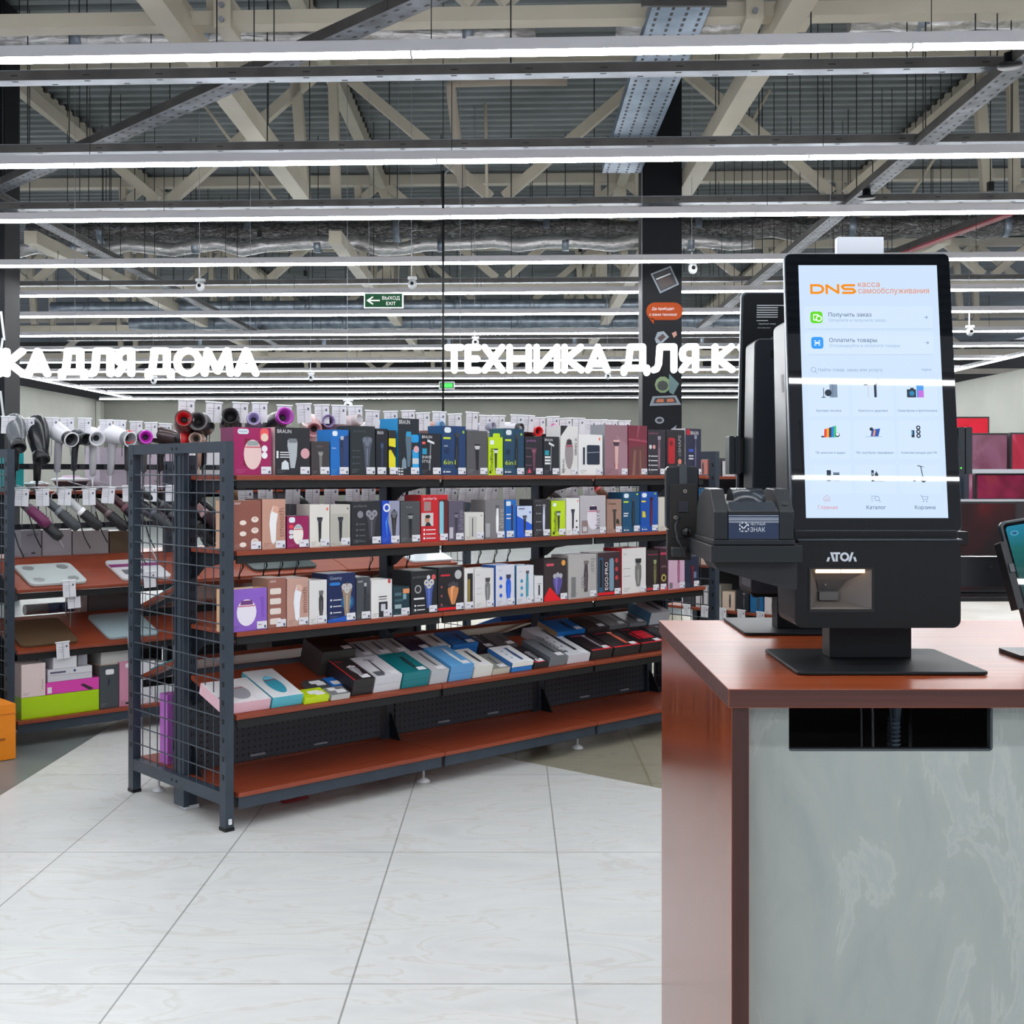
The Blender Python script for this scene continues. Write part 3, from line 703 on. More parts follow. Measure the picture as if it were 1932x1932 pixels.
def feat(mb, w, h, y, c, n=3, u=.08, top=.5, gap=.13, ln=.2):
    m = mat(c, .4)
    for k in range(n):
        v = top-k*gap; mb.poly(circ(u*w+.03*w, v*h, .035*w, 8), y, m); mb.poly([((u+.1)*w, (v-.012)*h), ((u+.1+ln)*w, (v-.012)*h), ((u+.1+ln)*w, (v+.008)*h), ((u+.1)*w, (v+.008)*h)], y, m)
def product_box(loc, rot, w, d, h, front, side=None, top=None, draw=None, label='', group=None, tagx=None, cat='box', name='product_box', bevel=.0008):
    """upright carton: front faces local -y, origin at the lower left front corner"""
    mb = MB(); fm = mat(front, .38); sm = mat(side or front, .4); tm = mat(top or side or front, .42)
    v = [(0, 0, 0), (w, 0, 0), (w, d, 0), (0, d, 0), (0, 0, h), (w, 0, h), (w, d, h), (0, d, h)]
    mb.add(v, [(0, 1, 5, 4)], fm); mb.add(v, [(1, 2, 6, 5), (2, 3, 7, 6), (3, 0, 4, 7), (0, 3, 2, 1)], sm); mb.add(v, [(4, 5, 6, 7)], tm)
    if draw and w > .06:
        lm = mat(tuple(int(c*.65+(200 if sum(front) < 330 else 40)*.35) for c in front), .4)
        for q, e_ in enumerate((.36, .30, .24)): mb.poly([(.07*w, (.115-.032*q)*h), (e_*w, (.115-.032*q)*h), (e_*w, (.125-.032*q)*h), (.07*w, (.125-.032*q)*h)], -.0003, lm)
    if draw: draw(mb, w, h)
    o = mb.build(name, None, loc, rot); tag(o, label, cat, group)
    if tagx is not None:
        t = MB(); x = w*tagx; k = .044; t.box(x, x+k, -.004, -.0015, .005, .034, CARD)
        ink = mat((70, 80, 110), .5); t.box(x+k-.012, x+k-.004, -.0046, -.004, .008, .018, ink); t.box(x+.005, x+.02, -.0046, -.004, .020, .023, mat((150, 120, 140), .5))
        t.build('price_sticker', o)
    return o
LG = (215, 218, 222)
def D(style=None, c=(60, 62, 70), c2=None, brand=None, bc=LG, bx=.08, bh=.07, by=.88, feats=None, ex=()):
    def draw(mb, w, h):
        y = -.0008
        for e in ex:
            k = e[0]
            if k == 'r': mb.poly([(e[1]*w, e[3]*h), (e[2]*w, e[3]*h), (e[2]*w, e[4]*h), (e[1]*w, e[4]*h)], y, mat(e[5], .4))
            elif k == 'rr': mb.poly(rrect(e[1]*w, e[2]*w, e[3]*h, e[4]*h, .08*w), y-.0003, mat(e[5], .4))
            elif k == 'p': mb.poly([(a*w, b*h) for a, b in e[1]], y, mat(e[2], .4))
            elif k == 'c': mb.poly(circ(e[1]*w, e[2]*h, e[3]*w, 12), y-.0003, mat(e[4], .4))
            elif k == 't': text(mb, e[1], e[2]*w, e[3]*h, e[4]*h, y-.0012, mat(e[5], .4), rot=e[6] if len(e) > 6 else 0, bold=.01)
            y -= .00012
        if style: art(mb, w, h, y-.0003, style, c, c2)
        if brand: text(mb, brand, bx*w, by*h, bh*h, y-.0012, mat(bc, .4), width=min(w*.5, bh*h*len(brand)*.85), bold=.015)
        if feats: feat(mb, w, h, y-.0003, *feats)
    return draw
WB, BK, NV = (232, 232, 234), (32, 34, 40), (24, 58, 104)
PH = lambda: ('rr', .1, .38, .86, .97, (225, 235, 240))
def row(fr, shelf, yfr, items, group, depth=.1):
    for it in items:
        x0, x1, yt, front, side, draw, label = it[:7]; dp = it[7] if len(it) > 7 else depth
        t0, t1 = fr.t(x0, yfr)+.0015, fr.t(x1, yfr)-.0015; h = fr.z(yt, (t0+t1)/2, yfr)-shelf
        product_box(fr.w(t0, yfr, shelf+.0005), (0, 0, GA), t1-t0, dp, h, front, side, None, draw, label, group, tagx=max(.05, 1-.046/(t1-t0)) if t1-t0 > .07 else .1)
R1 = [
 (440, 512, 807, (160, 22, 92), (122, 40, 84), D('epil', (232, 200, 196), (150, 160, 160), 'PHILIPS', (70, 130, 170), .13, .034, .90, None, [('rr', .1, .4, .86, .97, (225, 235, 240)), ('rr', .7, .93, .72, .99, (236, 92, 92)), ('c', .82, .8, .1, (232, 210, 190)), ('c', .82, .56, .08, WB), ('c', .82, .42, .08, WB), ('p', [(.25, .2), (.7, .2), (.74, .7), (.3, .78)], (130, 12, 50))]), 'magenta box with a pale pink epilator, first on the top shelf'),
 (518, 585, 807, BK, (226, 190, 190), D('foil', (176, 182, 188), (120, 126, 132), 'BRAUN', WB, .06, .08, .88, (WB, 3, .04, .48, .05, .3)), 'black box with a silver foil shaver and pink dot, pink side, top shelf'),
 (587, 622, 833, (62, 56, 58), None, D('trimmer', (120, 122, 120), (150, 150, 146), None, feats=((120, 110, 108), 1, .3, .85)), 'small brown-grey box lower than its neighbours, third on the top shelf'),
 (623, 658, 811, (18, 108, 190), (24, 120, 200), D('slim', (36, 40, 66), (190, 190, 196), None, ex=[PH(), ('t', 'Series', .06, .58, .035, WB), ('p', [(.55, 0), (1, 0), (1, .9), (.48, .8)], (30, 60, 110))]), 'bright blue box with a dark rotary shaver on the top shelf'),
 (660, 708, 804, (34, 42, 46), None, D('shaver', (80, 84, 100), (110, 116, 128), 'polaris', (80, 90, 96), .12, .06, .87, ((70, 76, 84), 3, .1, .5)), 'black box with a grey rotary shaver, right of the bright blue box'),
 (709, 732, 809, (24, 27, 36), None, D('trimmer', (44, 60, 90), (70, 90, 120), 'BRAUN', WB, .1, .07, .88), 'narrow black box with a dark blue shaver beside the yellow strip, top shelf'),
 (733, 747, 812, (226, 214, 30), (24, 27, 36), D(None, ex=[('r', 0, 1, .82, 1, BK), ('p', [(0, .55), (1, .62), (1, .38), (0, .65)], (30, 30, 36)), ('r', 0, 1, 0, .16, BK)]), 'narrow yellow and black box wedged before the tallest box on the top shelf'),
 (750, 791, 790, (26, 34, 42), (24, 146, 210), D('foil', (90, 110, 124), (40, 150, 200), 'BRAUN', WB, .05, .08, .90, (WB, 3, .04, .12, .05, .1), [('rr', .62, .98, .58, .72, (30, 150, 215)), ('r', .68, .98, .1, .45, (40, 160, 220)), ('r', .68, .98, .2, .3, (200, 205, 208))]), 'tallest black box with a bright blue side, top shelf', .13),
 (793, 832, 818, (28, 30, 38), (24, 120, 180), D('razor', (120, 126, 130), WB, 'BRAUN', WB, .06, .07, .88, None, [('rr', .06, .24, .74, .80, (230, 90, 80)), ('r', .08, .3, .5, .64, (30, 150, 190)), ('t', 'SHAVE', .06, .40, .07, WB), ('t', 'STYLE', .06, .30, .07, WB)]), 'black box reading SHAVE STYLE left of the navy box, top shelf'),
 (833, 879, 804, NV, (20, 80, 120), D('slim', (26, 30, 38), (60, 60, 60), '6in1', (196, 214, 40), .06, .1, .22, (WB, 1, .06, .07), [PH(), ('r', .06, .36, .73, .77, (196, 214, 40)), ('c', .9, .88, .05, (150, 200, 60)), ('t', 'multi', .08, .58, .035, WB), ('c', .22, .5, .1, (16, 40, 80))]), 'navy box reading 6in1, left of the plain grey box on the top shelf'),
 (880, 920, 813, (84, 83, 86), None, D('trimmer', (26, 26, 30), (200, 200, 200), None), 'plain grey box with a black trimmer between the navy and lime boxes, top shelf'),
 (921, 949, 825, (190, 222, 20), (150, 176, 20), D('trimmer', (44, 50, 56), (210, 215, 220), None, ex=[('rr', .1, .38, .80, .92, (225, 235, 240)), ('t', 'OneBlade', .3, .12, .11, (50, 60, 30), math.pi/2), ('c', .12, .08, .07, (40, 45, 30)), ('rr', .3, .8, .98, 1.1, (190, 222, 20))]), 'lime green box with a vertical word, on the top shelf'),
 (950, 989, 809, (28, 66, 92), (24, 84, 100), D('slim', (26, 30, 38), (60, 60, 60), '6in1', (196, 214, 40), .06, .1, .22, (WB, 1, .06, .07), [PH(), ('r', .06, .36, .73, .77, (196, 214, 40)), ('c', .86, .88, .05, (150, 200, 60)), ('c', .22, .5, .1, (16, 44, 66))]), 'dark teal box reading 6in1, right of the lime box on the top shelf'),
 (990, 1024, 824, (36, 34, 42), None, D('trimmer', (110, 62, 84), (140, 80, 100), 'polaris', (170, 110, 170), .1, .06, .87, ((120, 90, 110), 3, .06, .7, .22), [('p', [(.15, .06), (.36, .06), (.25, .2)], (214, 60, 90))]), 'dark box with a plum trimmer and a small red triangle, top shelf'),
 (1025, 1055, 824, (34, 36, 44), None, D('razor', (120, 126, 130), WB, 'BRAUN', WB, .06, .07, .88, None, [('r', .08, .34, .52, .64, (30, 150, 170)), ('r', .08, .5, .44, .49, WB), ('r', .08, .5, .36, .41, WB), ('r', .08, .5, .28, .33, WB)]), 'black box with a teal square, left of the white box with a slanted top'),
 (1057, 1090, 804, (222, 220, 218), None, D('epil', (150, 140, 144), (60, 50, 56), None, ex=[('t', 'BRAUN', .22, .06, .06, (60, 60, 66), math.pi/2), ('t', 'SERIES X', .95, .4, .07, (50, 50, 56), math.pi/2), ('p', [(0, .78), (.42, 1.001), (0, 1.001)], (26, 28, 34))]), 'white box with a slanted black corner and an oval trimmer, top shelf'),
 (1091, 1137, 820, (232, 230, 230), None, D('case', (34, 46, 66), (140, 146, 156), None, ex=[('r', .84, .9, .86, .93, (236, 110, 60))]), 'white box with a navy travel pouch picture, top shelf'),
 (1141, 1184, 802, (150, 112, 122), (136, 138, 144), D('trimmer', (218, 176, 172), (70, 50, 64), None, ex=[('p', [(.6, 0), (1, 0), (1, .6), (.5, .8)], (162, 124, 136)), ('c', .5, .2, .09, (150, 40, 60)), ('c', .5, .58, .04, (60, 40, 40))]), 'large dusty pink box with a rose trimmer, top shelf'),
 (1185, 1221, 803, (122, 44, 62), None, D(None, ex=[('p', [(0, 0), (1, 0), (.9, .6), (.1, .55)], (104, 62, 62)), ('p', [(.2, 0), (.35, 0), (.4, .5), (.3, .5)], (140, 96, 84)), ('p', [(.6, 0), (.72, 0), (.66, .5), (.6, .5)], (138, 92, 82)), ('p', [(0, .7), (1, .66), (1, .7), (0, .74)], (160, 72, 92)), ('p', [(.5, 1), (.6, 1), (.5, .75), (.44, .75)], (150, 80, 96))]), 'crimson box with a picture of brown hair, top shelf'),
 (1222, 1256, 811, (48, 44, 54), None, D('slim', (120, 90, 106), (160, 150, 166), 'polaris', (170, 90, 120), .04, .05, .9, (LG, 4, .04, .42, .1, .4), [('c', .14, .62, .08, LG), ('c', .34, .62, .08, (214, 150, 150))]), 'dark plum box with a slim lilac trimmer, near the far end of the top shelf'),
 (1257, 1292, 811, (40, 38, 44), None, D(None, ex=[('rr', .08, .46, .25, .82, (180, 32, 44)), ('c', .25, .7, .1, (120, 20, 30)), ('t', 'SHAPE', .78, .5, .1, (170, 170, 176), math.pi/2), ('c', .72, .3, .1, (220, 130, 110)), ('c', .72, .16, .1, (220, 130, 110)), ('c', .72, .45, .08, (90, 90, 96))]), 'dark box with a red rounded bar, near the far end of the top shelf'),
 (1293, 1323, 809, (38, 40, 66), (205, 200, 206), D('slim', (70, 70, 96), (140, 140, 160), 'BRAUN', WB, .3, .08, .87, None, [('r', .06, .28, .86, .98, (190, 40, 50)), ('r', .2, .5, .5, .56, (60, 90, 190)), ('r', .2, .5, .40, .43, LG), ('r', .2, .5, .34, .37, LG)]), 'dark blue box at the far right end of the top shelf'),
]
row(G1, S1, .012, R1, 'boxes standing on the top shelf')
R2 = [
 (438, 493, 945, (140, 84, 72), (226, 180, 148), D('three', (236, 222, 212), (214, 190, 178), 'DEXP', WB, .06, .04, .93), 'brown box with pictures of white caps, first on the second shelf', .13),
 (494, 539, 942, (196, 150, 132), (150, 92, 78), D('wand', (240, 238, 238), (222, 170, 150), None, ex=[('t', 'smooth', .93, .24, .14, (150, 100, 84), math.pi/2)]), 'light brown box reading smooth with a white epilator, second shelf', .13),
 (541, 583, 974, (150, 22, 88), (120, 30, 76), D('epil', (238, 230, 222), (170, 190, 196), None, ex=[('rr', .08, .36, .8, .97, (225, 235, 240)), ('rr', .08, .3, .62, .74, (230, 72, 82)), ('rr', .08, .28, .44, .58, LG), ('rr', .08, .28, .3, .42, LG)]), 'low magenta box with a cream epilator on the second shelf'),
 (584, 622, 952, (224, 220, 212), None, D('trimmer', (34, 36, 44), (60, 62, 70), None, ex=[('r', .84, .92, .86, .92, (230, 90, 60))]), 'white box with a black shaver and a tiny orange mark, second shelf'),
 (623, 661, 952, (196, 192, 184), None, D('trimmer', (34, 36, 44), (60, 62, 70), None, ex=[('r', .04, .92, .06, .78, (182, 178, 168)), ('r', .84, .9, .88, .92, (60, 60, 60))]), 'greige box with a black shaver on a darker panel, second shelf'),
 (662, 719, 946, (34, 36, 42), None, D('shaver', (60, 60, 68), (150, 150, 160), 'polaris', (120, 126, 132), .08, .06, .87, ((96, 100, 106), 4, .16, .48, .13), [('c', .3, .7, .1, (130, 132, 140)), ('c', .72, .3, .04, (50, 130, 220))]), 'wide black box with a three headed shaver, second shelf', .12),
 (720, 754, 945, (22, 70, 190), None, D('shaver', (44, 40, 40), (110, 116, 126), None, ex=[('p', [(.4, 1), (1, 1), (1, 0), (.62, 0), (.35, .5)], (150, 152, 176)), ('c', .26, .84, .2, (230, 236, 244)), ('c', .26, .84, .12, (22, 70, 190)), ('p', [(.3, .1), (.2, .5), (.35, .7), (.28, .5)], (60, 150, 240))]), 'bright blue and silver box with a round white emblem, second shelf'),
 (755, 793, 946, (74, 76, 80), None, D('trimmer', (28, 30, 36), (150, 150, 150), None, feats=((120, 122, 126), 1, .3, .86)), 'slate grey box with a black T shaped trimmer, left of the red box'),
 (794, 845, 934, (200, 26, 34), None, D('face', (130, 196, 214), (30, 90, 120), 'polaris', WB, .08, .06, .90, (WB, 3, .08, .26, .09, .35), [('r', .1, .36, .66, .86, (160, 130, 130))]), 'red box with a man and a pale blue razor, second shelf', .12),
 (846, 875, 945, (92, 86, 104), None, D('trimmer', (60, 54, 72), (130, 120, 136), None, ex=[('t', 'shave', .95, .26, .17, (140, 132, 152), math.pi/2), ('r', .05, .3, .06, .34, (190, 186, 196))]), 'purple grey box reading shave, just right of the red box'),
 (877, 913, 967, (214, 212, 206), None, D(None, ex=[('r', .2, .62, .1, .86, (196, 194, 186)), ('r', .37, .42, .12, .8, (60, 66, 90)), ('r', .84, .9, .86, .9, (60, 60, 60))]), 'low cream box with a slim dark pen shape, second shelf'),
 (915, 952, 943, (124, 121, 124), None, D('slim', (232, 232, 234), (90, 90, 96), None, ex=[('t', 'shave', .93, .26, .17, (176, 174, 178), math.pi/2), ('r', .02, .24, .05, .4, (168, 168, 172))]), 'mid grey box reading shave with a white trimmer, second shelf'),
 (953, 974, 943, (18, 104, 190), None, D('slim', (60, 26, 40), (90, 40, 60), None, ex=[('rr', .06, .5, .84, .96, (225, 235, 240)), ('r', .1, .5, .6, .63, WB), ('r', .1, .5, .5, .53, WB)]), 'narrow blue box with a dark red trimmer, left of the white and blue box'),
 (975, 1004, 955, (202, 214, 238), (30, 70, 180), D('trimmer', (40, 44, 60), (80, 90, 110), None, ex=[('p', [(0, 0), (1, 0), (1, .4), (.5, .55), (0, .7)], (30, 90, 206)), ('r', .1, .5, .9, .93, (60, 60, 110)), ('c', .86, .8, .05, (30, 90, 206))]), 'white and blue box with a dark nose trimmer, second shelf'),
 (1006, 1038, 942, (50, 48, 52), None, D('slim', (190, 196, 214), (150, 150, 160), 'polaris', (120, 120, 126), .1, .04, .94, ((160, 160, 164), 4, .16, .84, .22)), 'charcoal box with a silver trimmer, left of the lime box'),
 (1040, 1067, 945, (188, 218, 24), (150, 180, 24), D('trimmer', (52, 58, 60), (190, 200, 206), None, ex=[('rr', .1, .34, .84, .94, (225, 235, 240)), ('t', 'OneBlade', .34, .12, .11, (50, 60, 30), math.pi/2), ('c', .16, .08, .08, (50, 60, 30))]), 'lime green box with a vertical word, on the second shelf'),
 (1068, 1093, 940, (232, 230, 228), None, D('trimmer', (38, 40, 58), (60, 62, 80), None, ex=[('r', .84, .92, .9, .94, (236, 110, 60)), ('c', .8, .2, .08, (40, 40, 50)), ('c', .8, .38, .06, (40, 40, 50))]), 'white box with a thin navy trimmer, right of the lime box'),
 (1094, 1143, 935, (186, 180, 186), None, D('epil', (226, 220, 230), (50, 30, 60), None, ex=[('t', 'shave', .74, .12, .17, (110, 104, 112), math.pi/2), ('r', .06, .3, .04, .36, (140, 120, 118)), ('r', .1, .26, .08, .2, (200, 196, 196))]), 'wide pale lilac box reading shave, second shelf'),
 (1145, 1173, 942, (160, 126, 112), None, D('trimmer', (66, 60, 56), (80, 74, 70), 'Dreame', (80, 56, 44), .1, .07, .84, None, [('p', [(.6, .3), (.85, .24), (.8, .4), (.66, .42)], (50, 44, 40))]), 'brown box with a dark trimmer on the second shelf, before two blue boxes'),
 (1174, 1207, 929, (18, 76, 112), None, D('slim', (30, 34, 44), (60, 70, 90), None, feats=(WB, 1, .08, .06), ex=[('rr', .08, .36, .86, .97, (225, 235, 240)), ('r', .06, .34, .74, .78, (190, 220, 60)), ('r', .06, .34, .46, .49, WB), ('r', .06, .3, .4, .43, WB), ('r', .8, .9, .93, .97, (190, 214, 50))]), 'teal blue box with a black trimmer near the far end of the second shelf'),
 (1208, 1241, 928, (16, 78, 168), None, D('slim', (90, 22, 40), (60, 20, 30), None, feats=(WB, 1, .08, .06), ex=[('rr', .08, .36, .86, .97, (225, 235, 240)), ('r', .06, .3, .74, .78, (226, 200, 60)), ('p', [(.1, .36), (.3, .36), (.26, .5), (.1, .52)], (214, 200, 50)), ('r', .8, .9, .93, .97, (190, 214, 50))]), 'royal blue box with a dark red trimmer, near the far end of the second shelf'),
 (1242, 1275, 938, (206, 200, 188), None, D('slim', (90, 96, 130), (60, 62, 70), None), 'cream box with a blue grey trimmer, partly behind the card terminal'),
 (1276, 1318, 940, (190, 190, 192), None, D('slim', (60, 60, 66), (40, 40, 40), None), 'pale grey box at the far right end of the second shelf, behind the card terminal'),
]
row(G1, S2, .012, R2, 'boxes standing on the second shelf')
R3 = [
 (425, 504, 1111, (140, 96, 196), (214, 170, 130), D('epil', (234, 228, 240), (110, 60, 120), None, ex=[('t', 'smooth', .93, .30, .12, (122, 80, 178), math.pi/2), ('c', .44, .24, .1, (112, 66, 150))]), 'purple box with a large white epilator, nearest on the third shelf', .07),
 (505, 540, 1091, (150, 98, 86), (160, 120, 100), D(None, brand='DEXP', bc=WB, bx=.1, bh=.04, by=.92, ex=[('rr', .1, .72, .08+.2*k, .2+.2*k, (226, 214, 206)) for k in range(4)]), 'reddish brown box with four white pads, third shelf', .12),
 (541, 582, 1091, (196, 156, 142), None, D('wand', (236, 238, 244), (220, 180, 168), None, ex=[('t', 'smooth', .93, .26, .13, (140, 90, 80), math.pi/2)]), 'light brown box reading smooth with a curved white epilator, third shelf', .12),
 (583, 617, 1095, (222, 220, 218), None, D('clipper', (60, 56, 60), (110, 106, 110), None), 'plain white box with a dark oval clipper, left of the deep blue box'),
 (618, 671, 1082, (22, 36, 84), None, D('shaver', (150, 130, 110), (190, 190, 196), 'Geemy', (170, 180, 200), .06, .07, .88, (LG, 3, .08, .46, .13, .3), [('c', .7, .4, .24, (30, 90, 140)), ('c', .7, .4, .15, (60, 150, 190)), ('rr', .06, .44, .76, .82, (40, 120, 200)), ('p', [(0, 0), (1, 0), (1, .14), (0, .06)], (30, 90, 190))]), 'deep blue box with a glowing gold shaver, third shelf', .12),
 (672, 699, 1089, (70, 74, 80), None, D('slim', (34, 36, 42), (190, 190, 190), 'DEXP', WB, .1, .04, .88, None, [('t', 'SHAVE', .95, .2, .1, (50, 52, 58), math.pi/2)]), 'slate box with a black shaver between the deep blue and white boxes'),
 (700, 740, 1094, (228, 226, 224), None, D(None, ex=[('r', .36, .78, .02, .42, (36, 38, 48)), ('r', .46, .68, .18, .36, (200, 200, 206)), ('r', .36, .74, .54, .57, (80, 80, 86)), ('r', .36, .74, .48, .5, (80, 80, 86)), ('p', [(.8, .9), (.92, .9), (.92, 1), (.8, 1)], (196, 60, 66))]), 'white box with a black square shaver and a red mark, third shelf'),
 (741, 773, 1107, (28, 56, 66), None, D(None, ex=[('r', .6, 1, .76, .92, (226, 150, 100)), ('r', .1, .5, .7, .8, (80, 110, 120)), ('r', .1, .6, .5, .58, (60, 90, 100)), ('r', .1, .5, .26, .4, (150, 170, 176)), ('r', .6, .8, .56, .74, (120, 160, 176)), ('r', 0, .9, 0, .05, LG)]), 'low dark teal box with an orange square, third shelf'),
 (775, 825, 1077, (30, 32, 36), None, D('shaver', (70, 90, 160), (210, 206, 190), 'polaris', (110, 110, 116), .06, .06, .84, (WB, 2, .12, .2, .1, .3), [('c', .26, .58, .13, (170, 170, 174)), ('c', .26, .58, .09, (40, 42, 46)), ('c', .66, .84, .07, LG), ('c', .86, .84, .08, (214, 90, 96)), ('r', .1, .5, .34, .38, WB)]), 'black box with a blue shaver and round badges, third shelf', .14),
 (826, 875, 1070, (34, 30, 34), None, D('fan', (204, 132, 80), (70, 66, 76), None, feats=((180, 90, 96), 3, .1, .56, .2, .0), ex=[('r', .1, .46, .8, .84, (206, 40, 56)), ('c', .78, .82, .14, (190, 190, 194)), ('r', 0, .8, .03, .09, (220, 22, 30))]), 'black box with three fanned copper clippers and a red strip, third shelf', .12),
 (876, 894, 1073, (224, 222, 222), (220, 190, 180), D(None, ex=[('r', .3, .9, .14, .88, (36, 34, 34)), ('r', .34, .6, .16, .74, (150, 128, 60))]), 'narrow white box with a black and gold clipper, third shelf'),
 (895, 932, 1073, (220, 218, 218), None, D('clipper', (120, 120, 122), (70, 70, 72), None, ex=[('t', 'polaris', .1, .84, .03, (90, 100, 120)), ('r', .1, .36, .5, .51, (150, 150, 156)), ('r', .1, .36, .36, .37, (150, 150, 156))]), 'white box with a chrome clipper, left of the two boxes with dotted edges'),
 (935, 971, 1066, (214, 214, 226), (60, 110, 190), D('clipper', (30, 90, 210), (50, 60, 90), None, ex=[('c', .26, .68, .08, (40, 90, 200)), ('c', .26, .48, .08, (40, 90, 200)), ('c', .26, .26, .08, (40, 90, 200)), ('t', 'polaris', .14, .86, .03, (90, 110, 160))]), 'white box with a royal blue clipper and three blue dots, third shelf'),
 (974, 1007, 1067, (216, 216, 224), (40, 120, 160), D('slim', (60, 140, 160), (90, 80, 80), None, ex=[('c', .3, .6, .08, (60, 150, 190)), ('c', .3, .42, .08, (60, 150, 190)), ('c', .3, .24, .08, (60, 150, 190)), ('t', 'polaris', .14, .84, .03, (90, 110, 160))]), 'white box with a teal trimmer and three pale blue dots, third shelf'),
 (1008, 1025, 1087, (222, 222, 224), None, D(None, ex=[('r', .44, .62, .2, .66, (40, 42, 60)), ('r', .3, .8, .7, .72, (120, 120, 126))]), 'small narrow white box with a black pen trimmer, third shelf', .08),
 (1026, 1070, 1055, (54, 44, 46), None, D('fan', (90, 80, 150), (180, 180, 190), None, ex=[('r', .1, .42, .84, .9, (210, 80, 100)), ('c', .84, .9, .09, (230, 160, 70)), ('p', [(0, .04), (.7, .04), (.24, .34), (0, .1)], (226, 22, 34)), ('r', 0, 1, 0, .05, (226, 22, 34))]), 'black box with fanned violet clippers over a red corner, third shelf'),
 (1072, 1125, 1047, (178, 174, 172), None, D('slim', (70, 60, 66), (120, 110, 110), None, ex=[('t', 'hair', .8, .9, .17, (140, 136, 134), -math.pi/2), ('t', 'cut', .46, .5, .17, (140, 136, 134), -math.pi/2), ('r', .1, .26, .04, .5, (120, 120, 120))]), 'wide pale grey box reading hair cut, third shelf', .12),
 (1127, 1171, 1042, (60, 40, 46), (180, 180, 184), D(None, ex=[('r', .04, .24, .1, .88, (40, 90, 120)), ('r', .08, .2, .2, .84, (30, 32, 38)), ('t', 'EGO-PRO', .44, .14, .11, WB, math.pi/2), ('rr', .5, .7, .1, .86, (120, 150, 170)), ('c', .82, .8, .07, (190, 60, 66)), ('c', .82, .6, .07, (190, 60, 66)), ('c', .82, .4, .07, (190, 60, 66)), ('r', 0, .9, .02, .08, (226, 22, 34))]), 'dark maroon box with a red foot strip and pale vertical words, third shelf', .12),
 (1173, 1219, 1034, (222, 218, 216), (200, 40, 50), D('clipper', (120, 118, 116), (50, 50, 52), None, ex=[('t', 'polaris', .06, .86, .03, (90, 100, 120)), ('r', .06, .36, .55, .56, (150, 150, 156)), ('r', .06, .36, .38, .39, (150, 150, 156))]), 'tall white box with a chrome clipper, right of the dark maroon box', .13),
 (1220, 1243, 1038, (44, 34, 36), None, D('clipper', (100, 96, 60), (150, 160, 110), None, ex=[('r', 0, 1, .03, .09, (200, 50, 56)), ('r', .06, .94, .88, .9, (150, 60, 80))]), 'black box with an olive gold clipper, third shelf far end'),
 (1244, 1260, 1036, (58, 36, 42), None, D(None, ex=[('c', .5, .3, .3, (190, 180, 90)), ('c', .5, .3, .18, (58, 36, 42)), ('r', .1, .8, .86, .92, (190, 60, 90)), ('r', .2, .8, .55, .6, (110, 80, 84)), ('r', 0, 1, .0, .08, (210, 40, 50))]), 'narrow maroon box with a gold ring mark, third shelf far end'),
 (1261, 1292, 1032, (206, 170, 192), None, D('slim', (150, 90, 120), (180, 120, 150), None, ex=[('r', .06, .24, .02, .16, (120, 110, 120))]), 'pink box with a plum curling shape, third shelf far end'),
 (1293, 1319, 1050, (34, 40, 62), None, D('trimmer', (90, 26, 46), (110, 30, 50), None, ex=[('r', .6, .8, .3, .5, (110, 120, 150))]), 'navy box with a dark red trimmer, last on the third shelf'),
]
row(G1, S3, .012, R3, 'boxes standing on the third shelf')
# ---------------------------------------------------------------- boxes lying on the sloping shelf
AL = math.atan2(.116, .37)
def lie(x0, x1, s0, ln, th, topc, frontc=None, sidec=None, style=None, c=(50, 52, 60), label='', n=1, c2=None, ex=(), lift=0.0, ang=0.0, tagm=True, cat='box'):
    """carton lying flat on the slope; s0 = distance of its near face from the front edge"""
    yv = s0*math.cos(AL); t0, t1 = G1.t(x0, yv)+.002, G1.t(x1, yv)-.002; w_ = t1-t0
    for k in range(n):
        lf = lift+.0015+k*(th+.001)
        mb = MB(); v = [(0, 0, 0), (w_, 0, 0), (w_, ln, 0), (0, ln, 0), (0, 0, th), (w_, 0, th), (w_, ln, th), (0, ln, th)]
        mb.add(v, [(4, 5, 6, 7)], mat(topc, .3)); mb.add(v, [(0, 1, 5, 4), (2, 3, 7, 6)], mat(frontc or topc, .38)); mb.add(v, [(1, 2, 6, 5), (3, 0, 4, 7), (0, 3, 2, 1)], mat(sidec or frontc or topc, .4))
        mb.T = Matrix(((1, 0, 0, 0), (0, 0, 1, 0), (0, -1, 0, th), (0, 0, 0, 1))).inverted() if False else Matrix(((1, 0, 0, 0), (0, 0, 1, 0), (0, -1, 0, th), (0, 0, 0, 1)))
        if k == n-1 or True:
            D(style, c, c2, ex=ex)(mb, w_, ln)
        mb.T = Matrix.Identity(4)
        if tagm and k == n-1: mb.box(w_-.055, w_-.012, .012, .042, th, th+.0012, CARD)
        b_ = G1.w(t0, 0, 0); yy = s0*math.cos(AL)-lf*math.sin(AL); zz = .442+s0*math.sin(AL)+lf*math.cos(AL)
        p = G1.w(t0, yy, zz)
        o = mb.build('product_box', None, p, (AL, 0, GA+ang))
        lab = label if n == 1 else (('lower ', 'upper ') if n == 2 else ('lowest ', 'middle ', 'uppermost '))[k]+label
        tag(o, lab, cat, 'boxes lying on the sloping shelf')
